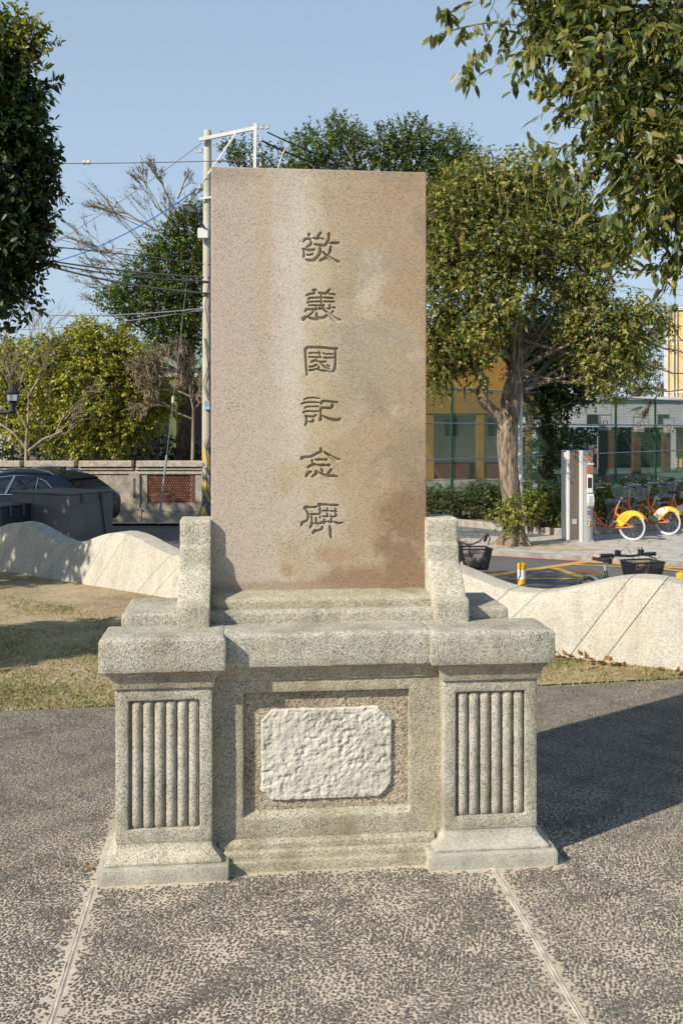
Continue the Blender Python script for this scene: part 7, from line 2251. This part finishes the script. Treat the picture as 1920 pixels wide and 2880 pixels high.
# tiered tree with sparse brown leaves reaching left of the pole
Yt = 32.0
base_t = pt(500, 1250, Yt); base_t.z = -0.64
dirs = [(pt(502, 900, Yt), (-0.05, 0, 1), 2.2)]
for (x0, y0), (x1, y1) in (((505, 760), (262, 600)), ((505, 830), (235, 660)), ((505, 870), (215, 720)), ((505, 700), (300, 545)), ((500, 640), (375, 520)), ((500, 600), (430, 480)), ((505, 920), (235, 800)), ((500, 560), (530, 480)), ((500, 620), (560, 540)), ((505, 960), (260, 850))):
    dirs.append((pt(x0, y0, Yt), pt(x1, y1, Yt) - pt(x0, y0, Yt), (pt(x1, y1, Yt) - pt(x0, y0, Yt)).length * 0.52))
t_, tips, o_ = bare_tree('tiered_tree', 'half-bare tiered tree with brown leaves left of the utility pole', tuple(base_t), [tuple(base_t), pt(502, 1000, Yt), pt(502, 600, Yt)], dirs, 4, 1.0, 0.026, M['twig'], 29, 0.22, 0.02, kids=3, ratio=0.66, kink=0.05)
rng = np.random.default_rng(77)
P, D, Nn = [], [], []
for a, b_ in tips:
    for i in range(2):
        p = a.lerp(b_, rng.random())
        if (p.x / p.y * FPX + HXP) > 480 and rng.random() < .7: continue
        P.append(tuple(p)); D.append(tuple(rng.normal(size=3) * .5 + np.array([-.4, 0, .3]))); Nn.append((rng.normal() * .4, rng.normal() * .4, 1))
P, D, Nn = np.array(P), np.array(D), np.array(Nn)
V, F = leaves_arrays(P, D, Nn, 0.06 * rng.uniform(.6, 1.2, len(P)), 0.032 * rng.uniform(.7, 1.2, len(P)))
crown_objects(t_, V, F, np.array([(0.24, 0.165, 0.07), (0.18, 0.13, 0.055), (0.28, 0.21, 0.10), (0.14, 0.13, 0.05)])[rng.choice(4, len(P))], M['dry_leaf'], 'crown', o_)
# tree with dry hanging pods just left of the pole
bp = pt(540, 1300, 26.3); bp.z = -0.64
dirs = [(pt(545, 1200, 26.3), (-0.1, 0, 1), 0.9), (pt(545, 1180, 26.3), (-0.9, 0, 0.5), 0.9), (pt(545, 1120, 26.3), (-0.8, 0, 0.35), 0.9), (pt(545, 1100, 26.3), (-0.5, -.2, 0.8), 0.8), (pt(548, 1150, 26.3), (0.6, 0, .7), 0.7), (pt(545, 1060, 26.3), (-0.7, .1, 0.3), .8)]
t_, tips, o_ = bare_tree('pod_tree', 'grey-brown tree hung with dry pods beside the utility pole', tuple(bp), [tuple(bp), pt(543, 1240, 26.3), pt(545, 1150, 26.3)], dirs, 3, 0.8, 0.028, M['bark_pale'], 37, 0.45, 0.0, kids=5, ratio=0.68)
rng = np.random.default_rng(78)
pd = MB(); P, D, Nn = [], [], []
for a, b_ in tips:
    if rng.random() < 0.30:
        p = a.lerp(b_, rng.random()); L = rng.uniform(0.14, 0.30)
        pd.tube([p - o_, p + Vector((rng.normal() * .02, rng.normal() * .02, -L * .5)) - o_, p + Vector((rng.normal() * .03, rng.normal() * .03, -L)) - o_], [0.006, 0.011, 0.005], 4, False)
    for i in range(5):
        P.append(tuple(a.lerp(b_, rng.random()))); D.append(tuple(rng.normal(size=3))); Nn.append((rng.normal() * .5, -.5, .8))
pdo = pd.build('pods', plain('dry_pods', (0.36, 0.27, 0.17), 0.8, var=0.25, scale=12), t_); pdo['kind'] = 'stuff'
P, D, Nn = np.array(P), np.array(D), np.array(Nn)
V, F = leaves_arrays(P, D, Nn, 0.055 * rng.uniform(.6, 1.2, len(P)), 0.022 * rng.uniform(.7, 1.2, len(P)))
crown_objects(t_, V, F, np.array([(0.12, 0.12, 0.04), (0.16, 0.13, 0.07), (0.09, 0.10, 0.03)])[rng.choice(3, len(P))], M['dry_leaf'], 'crown', o_)
# feathery branch tree at the right, in front of the tower
b = pt(1960, 1300, 40); b.z = -0.66
dirs = [(pt(1950, 1050, 40), (-1, 0, 0.15), 1.6), (pt(1950, 1010, 40), (-1, 0, 0.35), 1.5), (pt(1955, 1090, 40), (-1, 0, -0.05), 1.7), (pt(1950, 980, 40), (-.6, 0, .6), 1.2)]
t_, tips, o_ = bare_tree('feathery_tree', 'feathery olive branches reaching in at the right edge above the fence', tuple(b), [tuple(b), pt(1955, 1100, 40), pt(1950, 980, 40)], dirs, 3, 1.2, 0.035, M['twig'], 41, 0.32, 0.02, kids=4, ratio=0.66)
rng = np.random.default_rng(79)
P = np.array([tuple(a.lerp(b_, rng.random())) for a, b_ in tips for _ in range(12)]); D = rng.normal(size=P.shape); Nn = rng.normal(size=P.shape) * .4 + np.array([0, 0, 1])
V, F = leaves_arrays(P, D, Nn, 0.09 * rng.uniform(.6, 1.2, len(P)), 0.03 * rng.uniform(.7, 1.2, len(P)))
crown_objects(t_, V, F, np.array([(0.16, 0.15, 0.05), (0.12, 0.12, 0.04), (0.10, 0.11, 0.035)])[rng.choice(3, len(P))], M['leaf'], 'crown', o_)

# ---- trees out of the picture at the left whose shade falls on the lawn, the containers and the wall
generic_tree('shade_tree', 'street tree left of the picture that shades the steel containers', (-10.6, 18.4, ROAD), [(-10.6, 18.4, ROAD - .1), (-10.6, 18.4, 1), (-10.5, 18.4, 2.6), (-10.5, 18.4, 4)], [0.3, 0.25, 0.2, 0.12],
    [((-10.4, 17.2, 4.0), 1.3), ((-10.2, 18.6, 4.6), 1.4), ((-10.8, 19.6, 4.2), 1.2), ((-11.4, 18.0, 5.2), 1.4), ((-9.8, 17.9, 3.4), 1.0), ((-9.9, 19.2, 3.6), 1.1), ((-11.6, 16.6, 4.2), 1.2), ((-12.5, 17.6, 4.4), 1.3), ((-12.8, 16.0, 4.0), 1.2)], 1500, 8, 0.21, 0.13, DARK, M['bark_dark'], 101, 0.4, 0.2, 0.5, twig_every=0)
generic_tree('shade_tree', 'small tree left of the picture that throws the dark band across the lawn', (-6.3, 4.6, 0), [(-6.3, 4.6, -0.1), (-6.3, 4.6, 1), (-6.2, 4.7, 2.2), (-6.1, 4.8, 3)], [0.14, 0.11, 0.09, 0.06],
    [((-6.2, 5.1, 2.75), .62, .75), ((-5.55, 5.4, 2.75), .5, .75), ((-6.9, 4.8, 2.8), .7, .75), ((-5.9, 5.45, 3.0), .4, .8)], 900, 9, 0.16, 0.095, DARK, M['bark_dark'], 103, 0.3, 0.2, 0.5, twig_every=0)

# ------------------------------------------------------------------ HEDGES AND SHRUBS
def shrub(name, label, base, clumps, n, ll, lw, pal, seed, lp_=8, group=None, stems=8, cat='shrub'):
    t = thing(name, label, cat, base, 0, group)
    cl = [(Vector(c[0]), c[1], c[2] if len(c) > 2 else 1.0) for c in clumps]
    V, F, col, tw = crown(cl, n, lp_, ll, lw, pal, 0.16, 0.1, 0.4, 0.5, 0, 1, seed)
    o = Vector(base)
    crown_objects(t, V, F, col, M['leaf'], 'foliage', o)
    mb = MB(); rr = random.Random(seed)
    for i in range(stems):
        c = cl[i % len(cl)]
        st = Vector((c[0].x + rr.uniform(-.1, .1), c[0].y + rr.uniform(-.1, .1), base[2]))
        pts = curve_pts(st, c[0] + Vector((rr.uniform(-.5, .5), rr.uniform(-.4, .4), .3)) * c[1], 0.12, 4, seed + i)
        mb.tube([p - o for p in pts], [0.018 * (1 - 0.15 * q) for q in range(5)], 5)
    so = mb.build('stems', M['bark_dark'], t); so['kind'] = 'stuff'
BZ = WALK + 0.05
HEDGE = [(0.05, 0.075, 0.018), (0.075, 0.10, 0.022), (0.035, 0.055, 0.015), (0.10, 0.12, 0.028)]
cl = []
for x in np.arange(2.0, 5.0, 0.5):
    cl.append(((x, 25.3 - 0.2 * (x - 2), -0.22 if x < 3.4 else -0.08), 0.5, 0.9))
shrub('hedge', 'rounded dark green hedge bush left of the leaning tree trunk', (3.2, 25.2, BZ), cl + [((2.6, 24.9, -0.3), .45), ((3.6, 24.8, -0.25), .45), ((4.3, 24.9, -0.2), .4), ((3.5, 24.7, -0.02), .38), ((4.1, 24.9, 0.02), .36)], 1500, 0.07, 0.04, HEDGE, 111, stems=14, cat='hedge')
cl = []
for i in range(30):
    f_ = i / 29
    x = 5.6 + f_ * 12.5; y = 27.2 + f_ * 5.5
    cl.append(((x, y, -0.16 + 0.1 * f_), 0.5, 0.8)); cl.append(((x, y, -0.35), 0.45, 0.9))
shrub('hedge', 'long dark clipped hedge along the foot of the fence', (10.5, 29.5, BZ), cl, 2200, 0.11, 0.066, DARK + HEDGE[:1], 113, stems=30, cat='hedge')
cl = []  # shrub row added so the gap below the trees reads as dark shade
for x in np.arange(-11.0, -2.6, 0.55):
    cl.append(((x, 29.6 + 0.25 * math.sin(x * 2), 0.9 + 0.3 * math.sin(x * 1.7)), 0.75, 1.0)); cl.append(((x + 0.2, 29.6, 0.0), 0.7, 1.0))
shrub('hedge', 'added dark shrubbery standing in for shade behind the school wall', (-6.8, 29.6, -0.64), cl, 2000, 0.12, 0.07, DARK, 115, stems=24, cat='hedge')
# leggy bushes in the bed by the kiosk
def bush_px(x, y, d, r): return (pt(x, y, d), r, 0.85)
shrub('garden_bush', 'leggy yellow-green bush directly right of the tree trunk', (4.2, 21.9, BZ), [bush_px(1495, 1430, 21.8, .28), bush_px(1480, 1410, 21.9, .22), bush_px(1512, 1415, 21.9, .22), bush_px(1500, 1450, 21.7, .2)], 330, 0.06, 0.035, LIME[:3] + HEDGE, 121, stems=9, group='bushes in the kerbed bed')
shrub('garden_bush', 'leggy bush just left of the kiosk', (4.75, 21.9, BZ), [bush_px(1560, 1430, 21.8, .3), bush_px(1540, 1415, 21.9, .22), bush_px(1580, 1425, 21.9, .22), bush_px(1565, 1455, 21.7, .2)], 330, 0.06, 0.035, HEDGE + LIME[2:3], 122, stems=9, group='bushes in the kerbed bed')
shrub('garden_bush', 'leafy bush between the kiosk and the first hire bicycle', (6.2, 22.6, BZ), [bush_px(1700, 1405, 22.6, .33), bush_px(1730, 1415, 22.8, .3), bush_px(1690, 1440, 22.4, .3), bush_px(1725, 1450, 22.5, .3)], 420, 0.065, 0.038, LIME[1:4] + HEDGE, 123, stems=9, group='bushes in the kerbed bed')
shrub('garden_bush', 'leafy bush behind the baskets of the hire bicycles', (8.2, 24.2, BZ), [bush_px(1790, 1410, 24.0, .35), bush_px(1850, 1410, 24.4, .4), bush_px(1910, 1415, 24.8, .4), bush_px(1820, 1440, 24, .35), bush_px(1890, 1445, 24.4, .4)], 520, 0.07, 0.04, HEDGE + LIME[2:4], 124, stems=10, group='bushes in the kerbed bed')
# dry grass tufts in the bed
def tufts():
    n = 5200
    rng = np.random.default_rng(5)
    f_ = rng.random(n)
    x = 4.0 + 0.98 * f_ + rng.normal(0, .05, n); y = 22.32 - 0.85 * f_ + rng.random(n) * 0.45 + 0.05
    h = rng.uniform(0.05, 0.24, n); a = rng.uniform(0, 6.28, n); w = 0.006
    p0 = np.stack([x - w, y, np.full(n, BZ)], -1); p1 = np.stack([x + w, y, np.full(n, BZ)], -1)
    p2 = np.stack([x + np.cos(a) * h * .6, y + np.sin(a) * h * .6, BZ + h], -1)
    V = np.stack([p0, p1, p2], 1).reshape(-1, 3)
    c = np.array([(0.36, 0.26, 0.11), (0.28, 0.21, 0.09), (0.22, 0.20, 0.07)])[rng.choice(3, n)]
    me = np_mesh('dry_grass', V, np.arange(n * 3).reshape(-1, 3), np.repeat(c, 3, 0))
    o = link_mesh('dry_grass', me, M['grass'])
    tag(o, 'dry straw-coloured grass in the kerbed bed left of the kiosk', 'grass', kind='stuff')
tufts()
sheet('tree_pit_sand', [(3.0, 19.25), (4.0, 18.75), (4.9, 18.75), (4.6, 19.4), (4.0, 20.3), (3.2, 20.1)], WALK + 0.013, plain('tree_pit_sand', (0.42, 0.34, 0.22), 0.95, var=0.25, scale=5, bumpy=0.01))
sheet('side_path', [(0.9, 19.75), (1.9, KL(1.9) + 0.02), (2.9, 19.4), (3.2, 20.6), (4.4, 21.6), (3.85, 22.1), (2.2, 24.4), (0.9, 24.4)], ROAD + 0.085, M['dark_pave'])

# ------------------------------------------------------------------ fallen leaves
def fallen():
    rng = random.Random(3)
    cols = [(0.30, 0.155, 0.065), (0.22, 0.11, 0.045), (0.38, 0.22, 0.10), (0.16, 0.085, 0.04)]
    protos = []
    for i in range(8):
        r = np.random.default_rng(i)
        V, F = leaves_arrays(np.zeros((1, 3)), np.array([[1, 0, 0.15]]), np.array([[0, 0, 1.0]]), np.array([0.075]), np.array([0.04]), curl=-0.3 + 0.5 * r.random(), fold=0.1 + 0.4 * r.random())
        protos.append(np_mesh('fallen_leaf', V[0], F, np.repeat(np.array([cols[i % 4]]), 5, 0), True))
    spots = []
    for i in range(34):
        x = rng.uniform(1.42, 1.95) if i < 24 else rng.uniform(1.9, 2.5)
        y = wall_front_y(x) - abs(rng.gauss(0.03, 0.10)) - 0.03
        spots.append((x, y, 0.004))
    for x, y, z in spots:
        o = link_mesh('fallen_leaf', rng.choice(protos), M['dry_leaf'])
        o.location = (x, y, z + rng.uniform(0, 0.02)); o.rotation_euler = (rng.uniform(-.7, .7), rng.uniform(-.7, .7), rng.uniform(0, 6.28))
        tag(o, 'dry brown leaf lying on the grass at the foot of the wavy wall', 'leaf', 'dry leaves at the foot of the wavy wall')
    o = link_mesh('fallen_leaf', protos[0], M['dry_leaf']); o.scale = (0.7,) * 3
    x, y = from_mon(-0.885, 0.13); o.location = (x, y, 0.008); o.rotation_euler = (0.1, 0, 2.6)
    tag(o, 'single reddish leaf on the pebbles beside the left plinth', 'leaf')
fallen()
